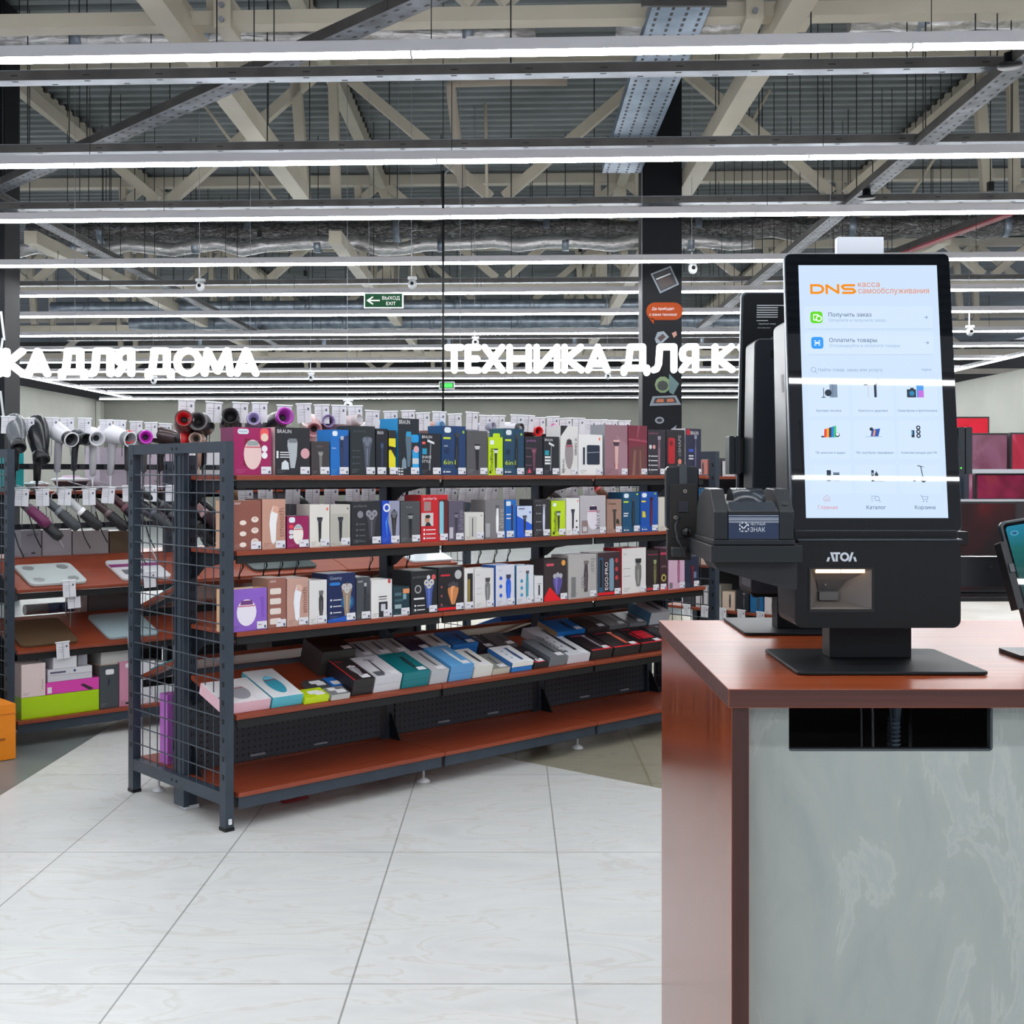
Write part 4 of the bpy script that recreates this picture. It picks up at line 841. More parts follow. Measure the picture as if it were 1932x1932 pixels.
# fix the drawing frame: local (x, y=-eps, z=v) -> (x, v, th+eps)
# front row
lie(420, 509, .022, .20, .045, (226, 224, 226), (222, 178, 190), (222, 178, 190), 'epil', (150, 150, 158), 'flat white box with a pink rim, nearest on the sloping shelf')
lie(511, 570, .022, .25, .045, (222, 228, 232), (84, 178, 196), (84, 178, 196), 'epil', (60, 160, 186), 'flat white box with a turquoise rim and turquoise epilator')
lie(573, 620, .012, .075, .028, (190, 216, 30), (196, 222, 20), None, None, (60, 62, 66), 'small lime carton at the front of the sloping shelf', ex=[('rr', .3, .8, .3, .7, (230, 230, 230))])
lie(624, 660, .010, .07, .025, (120, 122, 126), (190, 190, 186), None, None, (60, 62, 66), 'small clear blister pack with a striped end, before the black and red box', ex=[('rr', .1, .5, .5, .9, WB), ('rr', .6, .9, .2, .6, WB)], cat='blister pack')
lie(584, 622, .10, .07, .022, (60, 64, 68), (90, 94, 98), None, None, (60, 62, 66), 'dark blister pack with white tags behind the small lime carton', ex=[('rr', .2, .8, .4, .8, WB)], cat='blister pack')
lie(625, 652, .095, .08, .02, (30, 110, 200), (40, 110, 190), None, None, (60, 62, 66), 'small bright blue packet behind the striped blister pack', ex=[('rr', .2, .6, .1, .4, WB)], cat='packet')
lie(662, 702, .022, .20, .036, (40, 34, 36), (34, 30, 32), (36, 32, 38), 'fan', (150, 150, 156), 'black box with red piping lying flat', 2, ex=[('r', 0, .05, 0, 1, (214, 36, 44)), ('r', .05, .5, .86, .9, (150, 40, 50))])
lie(703, 754, .022, .20, .036, (206, 206, 212), (206, 206, 212), None, 'razor', (80, 80, 90), 'light grey box with a dark razor picture, lying flat beside the teal one', 2, ex=[('r', .1, .4, .05, .25, (90, 92, 100))])
lie(756, 807, .022, .20, .036, (16, 110, 118), (10, 120, 130), None, 'slim', (30, 50, 56), 'teal box with a dark comb picture, lying flat', 2, c2=(60, 120, 120))
lie(809, 843, .022, .21, .065, (186, 186, 190), (186, 188, 194), None, 'slim', (90, 92, 98), 'thick silver grey box with a picture on its end, lying flat', c2=(120, 122, 126))
lie(845, 889, .022, .21, .037, (92, 160, 214), (96, 156, 210), (80, 150, 200), 'slim', (210, 214, 220), 'sky blue box with a silver shaver, lying flat', 2, c2=(160, 166, 176))
lie(891, 927, .022, .19, .055, (222, 222, 218), (220, 220, 214), None, 'slim', (50, 52, 56), 'cream white box with a thin black trimmer, lying flat')
lie(928, 961, .022, .16, .030, (140, 142, 134), (190, 186, 172), None, 'slim', (90, 92, 96), 'greyish box under clear film, lying flat left of the blue based one')
lie(964, 1003, .022, .17, .022, (44, 120, 196), (44, 124, 200), None, None, (60, 60, 60), 'thin blue box forming the base under a white one', tagm=False)
lie(963, 1004, .022, .185, .022, (232, 234, 238), (232, 232, 226), (60, 120, 190), 'slim', (50, 76, 120), 'white box with a navy trimmer lying on a thin blue box', lift=.0245, ex=[('c', .3, .3, .06, (150, 190, 220)), ('c', .3, .5, .06, (150, 190, 220)), ('c', .3, .7, .06, (150, 190, 220))])
lie(1006, 1032, .022, .19, .030, (44, 42, 46), (36, 36, 40), None, 'fan', (120, 120, 126), 'narrow dark box lying flat right of the white one on a blue base', ex=[('r', .1, .9, .02, .1, (200, 60, 70))])
lie(1034, 1067, .022, .21, .024, (110, 114, 120), (116, 120, 126), (90, 94, 100), 'slim', (54, 56, 62), 'slate grey box with a black trimmer lying flat', 2)
lie(1069, 1111, .022, .35, .045, (208, 210, 216), (208, 204, 212), (196, 198, 204), 'slim', (40, 42, 50), 'long white box with vertical black lettering on its side, lying front to back', ex=[('c', .3, .3, .05, (110, 130, 160)), ('c', .3, .45, .05, (110, 130, 160)), ('c', .3, .6, .05, (110, 130, 160)), ('t', 'groomer', .12, .1, .12, (40, 42, 50), math.pi/2)])
for i, (a, b) in enumerate(((1113, 1153), (1155, 1205), (1207, 1250), (1252, 1290))):
    lie(a, b, .022, .20, .026, (34, 30, 34), (38, 34, 36), (30, 28, 30), 'slim' if i != 2 else 'case', ((120, 110, 120), (200, 90, 60), (190, 30, 44), (90, 90, 96))[i],
        ('black box with a silver blade, lying right of the long white box', 'black box with an orange blade picture, lying at the far front',
         'black box with a bright red picture, lying by the counter corner', 'black box lying at the far right, mostly behind the counter')[i], 2,
        ex=[('r', 0, 1, 0, .06, (200, 36, 46)), ('r', .1, .5, .84, .88, (170, 40, 56)), ('p', [(.5, .02), (1, .02), (1, .2)], (200, 36, 46))])
# back row
lie(600, 664, .232, .155, .055, (44, 42, 42), (56, 54, 50), (70, 60, 60), 'case', (30, 30, 32), 'big black box lying at the near end of the back row', 2)
for a, b, tc, cc, lab, n in ((669, 705, (170, 170, 176), (40, 40, 44), 'pale grey box with a black trimmer, right of the big black box', 2), (708, 738, (176, 174, 176), (50, 44, 44), 'pale grey box with a brown black clipper, back row', 2),
                       (741, 770, (168, 164, 164), (70, 60, 58), 'greige box with a brown trimmer, left of the dark violet box', 2), (773, 812, (40, 36, 60), (24, 22, 34), 'dark violet box lying in the back row', 2),
                       (815, 846, (188, 184, 182), (40, 42, 56), 'cream box with a thin black pen shape, right of dark violet box', 2), (849, 898, (36, 100, 166), (24, 50, 90), 'deep blue box with a hand picture on its side, back row', 2),
                       (901, 935, (40, 38, 44), (90, 90, 96), 'black box with faint grey shaver, back row, right of the deep blue box', 1), (938, 975, (90, 86, 88), (50, 48, 50), 'taupe box under clear film, back row, left of the long white box', 1)):
    lie(a, b, .232, .15, .034, tc, None, None, 'slim', cc, lab, n)
for a, b, tc, cc, lab, n in ((1046, 1100, (24, 100, 172), (20, 40, 70), 'large bright blue box with a brown side, back row', 2), (1103, 1142, (52, 44, 44), (30, 28, 30), 'dark brown box in the back row, right of the large blue box', 2),
                       (1145, 1180, (100, 98, 100), (50, 50, 56), 'mid grey box with a dark clipper, back row near the far end', 2), (1183, 1216, (120, 120, 124), (40, 42, 46), 'lighter grey box in the back row, left of the tilted white one', 2)):
    lie(a, b, .232, .15, .034, tc, None, (150, 120, 90) if a == 1046 else None, 'slim', cc, lab, n)
lie(1219, 1256, .22, .165, .04, (196, 200, 206), (190, 194, 200), (70, 110, 140), 'slim', (60, 84, 110), 'white box with blue grey side at the far end, tilted', 3)
# ================================================================ price cards, dryers, scales
def card_proto(w=.066, h=.082, clear=False, stem=.19):
    r = empty('price_card_holder')
    mb = MB(); mb.box(-w/2, w/2, -.001, .001, -h, 0, CARD)
    if not clear:
        ink = mat((186, 184, 192), .5)
        for q in range(3): mb.box(-w*.38, w*(.2-.08*q), -.0016, -.001, -h*(.25+.14*q)-.003, -h*(.25+.14*q), ink)
        mb.box(w*.24, w*.36, -.0016, -.001, -h*.3, -h*.16, mat((80, 90, 110), .5))
    mb.build('card', r)
    mb = MB(); mb.tube([(-w/2-.004, 0, .004), (w/2+.004, 0, .004)], .0045, mat((232, 236, 240), .25), 6); mb.build('clip_bar', r)
    mb = MB(); mb.box(-.0008, .0008, -.0035, -.002, -h, .002, mat((150, 152, 158), .4)); mb.build('divider', r)
    mb = MB(); mb.tube([(0, .004, 0), (0, .05, -.01), (0, .09, -stem)], .002, GREYP, 5); mb.build('wire_arm', r)
    return r
cp = card_proto(); first = [True]
def card(fr, px, py, yl, label, group, rz=0, tilt=0, sc=1.0):
    t = fr.t(px, yl); z = fr.z(py, t, yl)
    o = cp if first[0] else copy_tree(cp); first[0] = False
    o.location = fr.w(t, yl, z); o.rotation_euler = (0, tilt, GA+rz-(.5 if yl > .05 else .1)); o.scale = (sc, sc, sc); tag(o, label, 'price tag', group)
random.seed(5)
gA = 'price cards above the top shelf boxes'
nA = nB = nC = nD = nE = 0
for px, py in ((352, 757), (404, 761), (454, 762), (490, 762), (537, 767), (573, 764), (607, 766), (640, 767), (670, 768), (703, 777), (737, 778), (770, 777), (798, 781), (829, 779), (858, 783), (891, 780), (917, 786),
               (941, 786), (976, 785), (997, 786), (1018, 790), (1043, 788), (1067, 791), (1092, 791), (1114, 794), (1134, 794), (1155, 795), (1178, 796)):
    card(G1, px, py, .50, 'white price card above the top shelf boxes, %s from the left' % ORD(nA), gA, random.uniform(-.25, .25), random.uniform(-.06, .06)); nA += 1
for px, py in ((463, 925), (500, 917), (553, 917), (590, 920), (625, 920), (665, 919), (696, 917)):
    card(G1, px, py, .56, 'price card in the gap under the top shelf, %s from the left' % ORD(nB), 'price cards in the gap under the top shelf', random.uniform(-.2, .2), random.uniform(-.05, .05)); nB += 1
for px, py in ((753, 926), (784, 920), (824, 918), (852, 922), (880, 917), (905, 917), (930, 917), (960, 915), (1055, 920), (1080, 918), (1110, 917), (1150, 918), (1180, 914)):
    card(G1, px, py, .56, 'price card in the gap under the top shelf, %s from the left' % ORD(nB), 'price cards in the gap under the top shelf', random.uniform(-.3, .3), random.uniform(-.2, .2)); nB += 1
for px, py in ((16, 788), (52, 791), (98, 790), (127, 791), (160, 791), (200, 794), (226, 795), (257, 797), (285, 799), (312, 801)):
    card(G2, px, py, .12, 'white price card behind the row of hair dryers, %s from the left' % ORD(nC), 'price cards behind the hair dryers', random.uniform(-.15, .15), random.uniform(-.04, .04)); nC += 1
for px, py, lab in ((42, 925, 'left'), (80, 925, 'a'), (123, 924, 'a'), (168, 924, 'a'), (205, 921, 'a'), (243, 918, 'a'), (285, 918, 'a'), (322, 918, 'a')):
    card(G2, px, py, .10, 'white price card above the hanging hot air brushes, %s from the left' % ORD(nD), 'price cards above the hot air brushes', random.uniform(-.15, .15), random.uniform(-.1, .1)); nD += 1
for px, py, fr, yl, lab in ((130, 1097, G2, -.01, 'white price card on the shelf edge below the bathroom scale'), (139, 1118, G2, .02, 'white price card hanging just under the shelf below the bathroom scale'),
                        (118, 1213, G2, -.01, 'white price card on the shelf edge above the white boxes'), (252, 1193, G2, -.01, 'white price card at the corner of the glass scale'), (282, 1080, G2, -.01, 'white price card on the shelf edge seen through the wire grid')):
    card(fr, px, py, yl, lab, None, 0, -.05)
# bars that carry the hooks
def bar(fr, x0, x1, y, z, label, h=.03):
    mb = MB(); mb.box(0, x1-x0, 0, .012, -h/2, h/2, STEELD)
    for q in range(int((x1-x0)/.14)): mb.box(.07+q*.14, .1+q*.14, -.012, 0, -h*.4, h*.4, mat((52, 54, 60), .4))
    o = mb.build('hook_rail', None, fr.w(x0, y, z), (0, 0, GA)); tag(o, label, 'hook rail')
bar(G2, -.0, 2.88, .40, 1.425, 'dark rail carrying the hair dryer hooks on the unit at the left')
bar(G2, .0, 2.88, .385, 1.10, 'dark lower rail carrying the hot air brushes at the left')
bar(G1, .06, 2.88, .46, 1.33, 'dark rail behind the second shelf of the middle unit')
# chrome ring hooks along the front of G2
def wire_shelf(fr, x0, x1, y, z, label):
    mb = MB(); mb.tube([(0, 0, 0), (x1-x0, 0, 0)], .004, mat((214, 216, 220), .25, .6), 6)
    for q in range(int((x1-x0)/.17)):
        x = .08+q*.17; mb.tube([(x, .28, .03), (x, .02, 0), (x, -.01, 0)], .003, GREYP, 5)
    o = mb.build('wire_hook_rail', None, fr.w(x0, y, z), (0, 0, GA)); tag(o, label, 'hook rail')
wire_shelf(G2, .0, 2.6, .10, 1.315, 'thin chrome rail under the hair dryers')
def dryer(fr, px, py, yl, body, nz, label, az=-.9, el=-.35, s=1.0, ring=None, hand=None, group='hair dryers on hooks', hl=.15):
    t = fr.t(px, yl); z = fr.z(py, t, yl)
    r = empty('hair_dryer', fr.w(t, yl, z), (0, 0, az), label, 'hair dryer', group); r.scale = (s, s, s)
    bm_ = mat(body, .25); nm = mat(nz, .35); hm = mat(hand or body, .3)
    R = Matrix.Rotation(math.pi/2-el*1.0, 4, 'Y')
    mb = MB(); mb.T = R; mb.lathe([(.0, -.085), (.030, -.083), (.040, -.07), (.044, -.03), (.042, .02), (.033, .07), (.028, .085)], bm_, 22); mb.build('barrel', r)
    mb = MB(); mb.T = R; mb.lathe([(.028, .08), (.032, .085), (.033, .12), (.028, .122), (.022, .092), (.014, .088), (.014, .087), (0, .087)], nm, 22, mats=[nm]*5+[DARK]*2)
    if ring: mb.lathe([(.033, .117), (.036, .121), (.030, .1235), (.026, .11)], mat(ring, .3), 22)
    mb.build('nozzle', r)
    mb = MB(); mb.tube([(0, 0, -.03), (-.012, 0, -.08), (-.022, 0, -.03-hl)], [.02, .018, .014], hm, 10); mb.build('handle', r)
    mb = MB(); mb.tube([(-.022, 0, -.03-hl), (-.022, 0, -.10-hl), (-.01, .01, -.2-hl)], [.006, .003, .003], hm, 6); mb.build('cord', r)
    return r
W_, K_ = (214, 214, 220), (32, 35, 40)
for a in ((30, 812, (96, 100, 106), (40, 40, 44), 'grey hair dryer, first at the left edge, pointing down', -1.05, -.75, 1.15, None, K_), (72, 822, (30, 33, 38), (24, 26, 30), 'glossy black hair dryer pointing down, second from the left edge', -1.0, -1.0, 1.3, None, None),
          (112, 816, W_, (40, 42, 48), 'white hair dryer with a black nozzle, left of the dark one', -.75, -.3, 1.15, (220, 220, 226), (188, 186, 196)), (143, 824, (46, 52, 60), (30, 32, 36), 'dark blue-black hair dryer between two white ones', -.75, -.15, 1.0, None, None),
          (176, 824, W_, (190, 190, 196), 'white hair dryer facing the viewer, grey nozzle', -1.1, -.1, 1.15, W_, (206, 206, 212)), (214, 820, (220, 220, 226), (130, 134, 140), 'large white hair dryer just left of the red ringed one', -.6, -.2, 1.2, (220, 222, 226), (200, 200, 208)),
          (241, 826, (60, 62, 66), (190, 16, 26), 'grey hair dryer with a red nozzle ring', -1.2, .0, 1.0, (226, 30, 40), (74, 76, 80)), (272, 826, (82, 96, 92), (180, 40, 170), 'grey green hair dryer with a magenta nozzle ring', -1.2, 0, 1.05, (214, 60, 210), (88, 88, 90)),
          (308, 822, (62, 48, 50), (24, 24, 28), 'brown hair dryer right of the magenta ringed one', -.3, -.15, 1.1, None, (40, 38, 40)), (338, 826, (34, 38, 56), (24, 24, 28), 'navy hair dryer above the wire grid frame, behind its centre', -.5, -.15, .9, None, (30, 36, 60))):
    dryer(G2, a[0], a[1], .12, a[2], a[3], a[4], a[5], a[6], a[7], a[8], a[9])
for a in ((349, 800, (110, 44, 50), (190, 26, 34), 'red and brown hair dryer standing above the wire grid frame, under the first price card', -1.6, .15, 1.2, (80, 40, 42), (220, 30, 36)), (381, 800, (44, 46, 50), (70, 70, 72), 'black hair dryer with a round grey mouth, above the wire grid frame', -1.7, .05, 1.35, (110, 108, 108), (30, 32, 36)),
          (374, 829, (200, 170, 154), (150, 130, 120), 'small beige hair dryer just above the frame corner', -1.7, 0, .9, (214, 186, 170), None), (435, 798, (26, 30, 32), (30, 30, 34), 'black round hair dryer left of the magenta box, above the top shelf', -1.6, .2, 1.3, None, None),
          (478, 800, (166, 156, 200), (150, 140, 186), 'lilac hair dryer peeping above the magenta box', -1.6, .2, 1.0, (190, 180, 216), None), (520, 798, (36, 32, 38), (150, 50, 150), 'black hair dryer with a magenta ring behind the black and pink box', -1.3, .2, 1.3, (190, 60, 190), None),
          (590, 803, (206, 160, 160), (190, 140, 146), 'pale pink hair dryer above the small brown-grey box', -1.6, -.2, 1.25, None, (214, 164, 166)), (617, 800, (130, 112, 156), (110, 94, 140), 'violet hair dryer right of the pale pink one', -1.6, .1, 1.0, (140, 120, 170), None),
          (645, 800, (222, 206, 206), (200, 190, 190), 'white and pink hair dryer above the bright blue box', -.7, .2, 1.0, None, None), (705, 806, (214, 214, 220), (60, 60, 64), 'white hair dryer peeping over the black boxes, left of the tallest box', -.8, .1, .9, None, None),
          (808, 808, (190, 150, 140), (120, 160, 200), 'rose hair dryer peeping above the box reading SHAVE STYLE', -.9, .1, .9, None, None), (905, 809, (170, 176, 200), (150, 150, 170), 'pale blue hair dryer above the plain grey box', -.9, .1, .9, None, None),
          (958, 808, W_, (60, 60, 64), 'white hair dryer above the lime box', -.9, 0, .9, None, None), (1000, 815, (60, 30, 30), (200, 20, 30), 'dark hair dryer with a red nozzle, above the box with the small red triangle', -1.3, 0, .9, (230, 30, 40), None),
          (1033, 818, (30, 28, 32), (220, 60, 150), 'black hair dryer with a pink tip near the slanted white box', -1.3, .4, .8, None, None)):
    dryer(G1, a[0], a[1], .56, a[2], a[3], a[4], a[5]+.25, a[6], a[7]*.85, a[8], a[9], hl=.12)
mb = MB(); mb.prism([(0, 0), (.16, 0), (.16, .035), (.12, .05), (.03, .045), (0, .02)], 0, .1, mat((28, 32, 34), .5)); o = mb.build('styler_case', None, G1.w(G1.t(1050, .14), .14, S1+.155), (0, 0, GA), bevel=.008); tag(o, 'black soft case lying on the boxes behind the slanted white box', 'case')
mb = MB(); mb.box(0, .14, 0, .06, 0, .155, mat((40, 42, 46), .5)); tag(mb.build('product_box', None, G1.w(G1.t(1050, .14), .14, S1+.0005), (0, 0, GA)), 'black box under the soft case, behind the slanted white box', 'box')
def brush(fr, px, py, yl, hc, bc, label, rz=0, el=-.75, s=1.0, group='hot air brushes hanging in a row'):
    t = fr.t(px, yl); z = fr.z(py, t, yl); r = empty('hot_air_brush', fr.w(t, yl, z), (0, 0, GA-.5+rz), label, 'hair styler', group); r.scale = (s, s, s)
    R = Matrix.Rotation(math.pi/2-el, 4, 'Y')
    mb = MB(); mb.T = R; mb.lathe([(0, -.15), (.014, -.148), (.019, -.13), (.022, -.06), (.021, 0)], mat(hc, .3), 16); mb.build('handle', r)
    mb = MB(); mb.T = R; mb.lathe([(.021, 0), (.025, .005), (.026, .02), (.024, .022)], mat(tuple(min(255, c+50) for c in hc), .3), 16); mb.build('collar', r)
    mb = MB(); mb.T = R; mb.lathe([(.022, .02), (.027, .03), (.028, .12), (.022, .145), (0, .15)], mat(bc, .5), 16)
    for k in range(10):
        for j in range(6):
            a = 2*math.pi*k/10; mb.tube([(.026*math.cos(a), .026*math.sin(a), .035+j*.017), (.034*math.cos(a), .034*math.sin(a), .035+j*.017)], .0012, mat((70, 72, 76), .5), 3, False)
    mb.build('bristle_barrel', r)
    c = -.15; x0, z0 = c*math.cos(el), c*math.sin(el)
    mb = MB(); mb.tube([(x0, 0, z0), (x0-.03, 0, z0-.02), (x0-.035, .01, z0-.12), (x0, .01, z0-.24), (x0+.03, 0, z0-.30)], .0035, mat((26, 26, 30), .5) if hc[0] < 150 else mat((200, 200, 204), .4), 6); mb.build('cord', r)
for a in ((50, 955, (44, 26, 40), (110, 36, 84), 'black and magenta brush, first of the hanging styling tools at the left'), (75, 980, (60, 30, 46), (28, 28, 32), 'round black headed brush just right of the magenta one'),
          (108, 962, (70, 76, 82), (60, 64, 68), 'grey hot air brush, third of the hanging styling tools'), (150, 962, (206, 208, 210), (34, 34, 38), 'white handled hot air brush with a black barrel'), (200, 965, (60, 44, 46), (22, 22, 26), 'dark rose banded hot air brush right of the white handled one'),
          (232, 955, (64, 22, 34), (30, 20, 26), 'maroon hot air brush beside the wire grid frame'), (285, 965, (40, 42, 48), (50, 52, 56), 'grey curling brush seen through the left part of the wire grid'), (320, 968, (30, 30, 34), (54, 40, 44), 'dark curling brush seen through the wire grid near its centre')):
    brush(G2, a[0], a[1], .12, a[2], a[3], a[4], random.uniform(-.2, .2))
for a in ((382, 965, (190, 150, 150), (60, 30, 40), 'rose handled styler seen through the right part of the wire grid'), (405, 970, (40, 42, 46), (70, 72, 70), 'dark styler seen through the right part of the wire grid'), (470, 955, (120, 90, 60), (60, 60, 64), 'brown handled brush behind the second shelf boxes'),
          (560, 940, (40, 44, 50), (30, 32, 36), 'black styler hanging in the gap under the top shelf'), (1035, 925, (160, 120, 110), (60, 50, 50), 'rose styler hanging in the gap under the top shelf near the far end'), (1125, 920, (170, 60, 60), (120, 80, 60), 'red handled styler in the gap near the far end')):
    brush(G1, a[0], a[1], .60, a[2], a[3], a[4], random.uniform(-.2, .2), s=.85, group='stylers hanging behind the middle unit')
for a in ((300, 950, (34, 36, 40), (40, 42, 46), 'black straightener hanging first behind the wire grid, left half'), (310, 985, (60, 62, 70), (30, 30, 34), 'grey straightener hanging second behind the wire grid, left half'),
          (333, 985, (150, 130, 150), (120, 110, 126), 'lilac styler hanging beside the centre upright of the wire grid')):
    brush(G2, a[0], a[1], .12, a[2], a[3], a[4], random.uniform(-.5, .9), el=random.uniform(-1.3, -.2))
for k, (px, py, c1, c2) in enumerate(((372, 985, (20, 22, 26), (30, 30, 34)), (392, 990, (26, 28, 32), (20, 20, 24)), (412, 975, (70, 40, 46), (24, 24, 28)), (425, 995, (24, 26, 30), (40, 40, 44)), (384, 1012, (30, 34, 44), (20, 22, 26)))):
    brush(G1, px, py, .62, c1, c2, '%s of the dark stylers packed behind the right half of the wire grid' % NUM[k], random.uniform(-.6, .9), el=random.uniform(-1.4, -.4), s=.8, group='stylers hanging behind the middle unit')
for k, px in enumerate((455, 500, 530, 560, 700, 770, 905, 935, 960)):
    t = G1.t(px, .6); mb = MB(); mb.tube([(0, 0, 0), (.01, 0, -.06), (-.015, .01, -.12), (.02, 0, -.2)], .004, DARK, 5); mb.tube([(.01, .004, 0), (-.01, 0, -.1), (.015, .01, -.19)], .004, DARK, 5); mb.box(-.012, .016, -.012, .012, -.23, -.19, DARK)
    tag(mb.build('power_cord', None, G1.w(t, .60, 1.03), (0, 0, GA)), 'black cord and plug dangling above the third shelf boxes, %s from the left' % NUM[k], 'cord', 'dangling cords')
# scales on the sloping boards
def scale_on(fr, px0, px1, s0, ln, zf, rise, top, label, dots=True, th=.012, name='bathroom_scale', cat='scale', edge=None, far=False, ang=0):
    al = math.atan2(rise, .38); yv = s0*math.cos(al); t0, t1 = fr.t(px0, yv), fr.t(px1, yv); w_ = t1-t0
    p = fr.w(t0, yv-.002*math.sin(al), zf+s0*math.sin(al)+.002)
    r = empty(name, p, (al, 0, GA+ang), label, cat)
    mb = MB(); mb.prism(rrect(0, w_, 0, ln, .03), 0, th, mat(top, .2), 'z'); mb.build('glass_plate', r)
    if dots:
        for a, b in ((.2, .2), (.8, .2), (.2, .8), (.8, .8)):
            mb = MB(); mb.prism(circ(a*w_, b*ln, .03, 16), th, th+.001, mat((150, 156, 158), .3, .4), 'z'); mb.build('electrode', r)
    return r, w_, ln, th
scale_on(G2, 58, 166, .03, .26, .797, .133, (196, 206, 206), 'pale bathroom scale with four round pads on the upper sloping board at left')
r, w_, ln, th = scale_on(G2, 232, 325, .03, .26, .797, .133, (212, 214, 218), 'white patterned bathroom scale with a purple band, behind the wire grid', False)
mb = MB(); mb.box(0, w_, .16, .20, th, th+.001, mat((130, 40, 110), .4)); mb.box(.04, .16, .06, .12, th, th+.001, mat((90, 90, 98), .5)); mb.box(w_*.5, w_*.8, .235, .245, th, th+.001, mat((70, 76, 80), .4)); mb.build('printed_band', r)
scale_on(G2, 40, 150, .03, .30, .487, .133, (96, 76, 54), 'brown wood look bathroom scale on the lower sloping board at left', False)
scale_on(G2, 205, 302, .03, .30, .487, .133, (168, 192, 198), 'pale blue glass scale on the lower sloping board beside the wire grid', False)
scale_on(G2, 480, 600, .05, .24, .797, .133, (70, 84, 84), 'dark glass scale with a pale rim seen behind the third shelf boxes, left', False)
scale_on(G2, 778, 855, .03, .26, .797, .133, (212, 222, 228), 'white oval scale seen in the gap above the third shelf boxes, centre', False)
# far side sloping boards of the middle unit: thin packs
def fpack(px0, px1, zl, zh, col, label, th=.014, yc=.80, ln=.22):
    al = math.atan2(zh-zl, .37); t0, t1 = G1.t(px0, yc), G1.t(px1, yc); w_ = abs(t1-t0)
    s0 = (.84-yc)/math.cos(al)
    p = G1.w(t0+w_, yc, zl+s0*math.sin(al)+.002)
    mb = MB(); mb.box(0, w_, 0, ln, 0, th, mat(col, .35)); mb.box(0, w_, 0, ln, th, th+.001, mat(tuple(min(255, c+30) for c in col), .3))
    tag(mb.build('flat_pack', None, p, (al, 0, GA+math.pi)), label, 'package')
fpack(285, 380, .81, .93, (60, 176, 178), 'turquoise flat pack on the rear upper sloping board, seen through the wire grid')
fpack(420, 560, .81, .93, (40, 46, 50), 'dark flat pack with a bright rim on the rear upper board, behind the third shelf')
fpack(285, 380, .50, .62, (20, 120, 130), 'teal flat pack on the rear lower sloping board, seen through the wire grid')
fpack(700, 800, .50, .62, (190, 190, 184), 'white pack on the rear lower sloping board in the gap under the third shelf')
fpack(470, 690, .50, .62, (34, 36, 42), 'dark filler added to darken the gap under the third shelf, left of the blue pack', .07)  # added filler, hides the bright floor behind the gap so it reads dark
fpack(1010, 1190, .50, .62, (30, 32, 38), 'dark filler added to darken the gap under the third shelf, right of the blue pack', .07)  # second added filler, darkens the far part of the same gap
fpack(900, 985, .50, .62, (24, 110, 210), 'bright blue pack on the rear lower board in the gap under the third shelf', .05)
# gondola 2 boxes
def bx(fr, px0, px1, py0, zb, yl, front, side, label, dp=.14, draw=None, group=None, cat='box', tagx=None, top=None):
    t0, t1 = fr.t(px0, yl)+.001, fr.t(px1, yl)-.001; h = fr.z(py0, (t0+t1)/2, yl)-zb
    return product_box(fr.w(t0, yl, zb+.001), (0, 0, GA), t1-t0, dp, h, front, side, top, draw, label, group, tagx, cat)
gb = 'boxes on the bottom board of the left unit'; B0 = .135
bx(G2, 40, 187, 1309, B0, .02, (172, 214, 10), (150, 190, 20), 'long lime green box on the bottom board of the left unit', .2, None, gb)
zl = B0+.001+(G2.z(1309, G2.t(113, .02), .02)-B0)
bx(G2, 87, 187, 1283, zl, .02, (222, 70, 174), (200, 60, 150), 'bright pink box lying on the lime green one', .18, D(None, ex=[('p', [(.64, .5), (.7, .6), (.9, .1), (.82, .0)], (60, 40, 50)), ('r', .02, .1, .1, .6, WB)]), gb)
bx(G2, 40, 86, 1253, zl, .02, (226, 208, 206), (200, 180, 178), 'upright cream pink box on the left end of the lime green one', .16, D(None, ex=[('t', 'SAKURA', .84, .5, .06, (150, 130, 130), -math.pi/2)]), gb)
z2 = zl+.001+(G2.z(1283, G2.t(137, .02), .02)-zl)
bx(G2, 90, 174, 1272, z2, .02, (206, 204, 212), (190, 190, 200), 'thin white box directly on the bright pink one', .17, None, gb)
z3 = z2+.001+(G2.z(1272, G2.t(132, .02), .02)-z2)
bx(G2, 90, 174, 1260, z3, .02, (216, 214, 220), (190, 190, 200), 'white box with a dark round logo above the thin white one', .17, D(None, ex=[('r', .05, .4, .3, .6, (90, 90, 110)), ('c', .6, .5, .03, (60, 80, 120))]), gb)
z4 = z3+.001+(G2.z(1260, G2.t(132, .02), .02)-z3)
bx(G2, 100, 145, 1232, z4, .02, (226, 226, 232), (200, 200, 206), 'white carton on top of the stack under the sloping board', .2, None, gb)
bx(G2, 147, 165, 1230, z4, .06, (196, 196, 204), (190, 190, 196), 'pale grey carton beside the topmost white carton', .2, None, gb)
bx(G2, 188, 224, 1255, B0, .02, (70, 76, 82), (96, 90, 84), 'dark grey box with a wood grain face on the bottom board', .2, D(None, ex=[('rr', .3, .75, .78, .9, WB), ('p', [(.4, .6), (.5, .75), (.55, .6), (.45, .5)], (40, 44, 60))]), gb, top=(190, 160, 130))
zg = B0+.001+(G2.z(1255, G2.t(206, .02), .02)-B0)
bx(G2, 190, 242, 1222, zg, .04, (196, 198, 196), (170, 172, 170), 'light grey box lying on the dark grey one', .2, None, gb)
bx(G2, 225, 262, 1248, B0, .02, (206, 140, 166), (190, 130, 150), 'dusty pink box beside the dark grey one', .2, D(None, ex=[('p', [(.3, .04), (.7, .04), (.6, .45), (.5, .45), (.5, .1), (.3, .08)], (30, 28, 32)), ('rr', .3, .7, .86, .96, WB)]), gb)
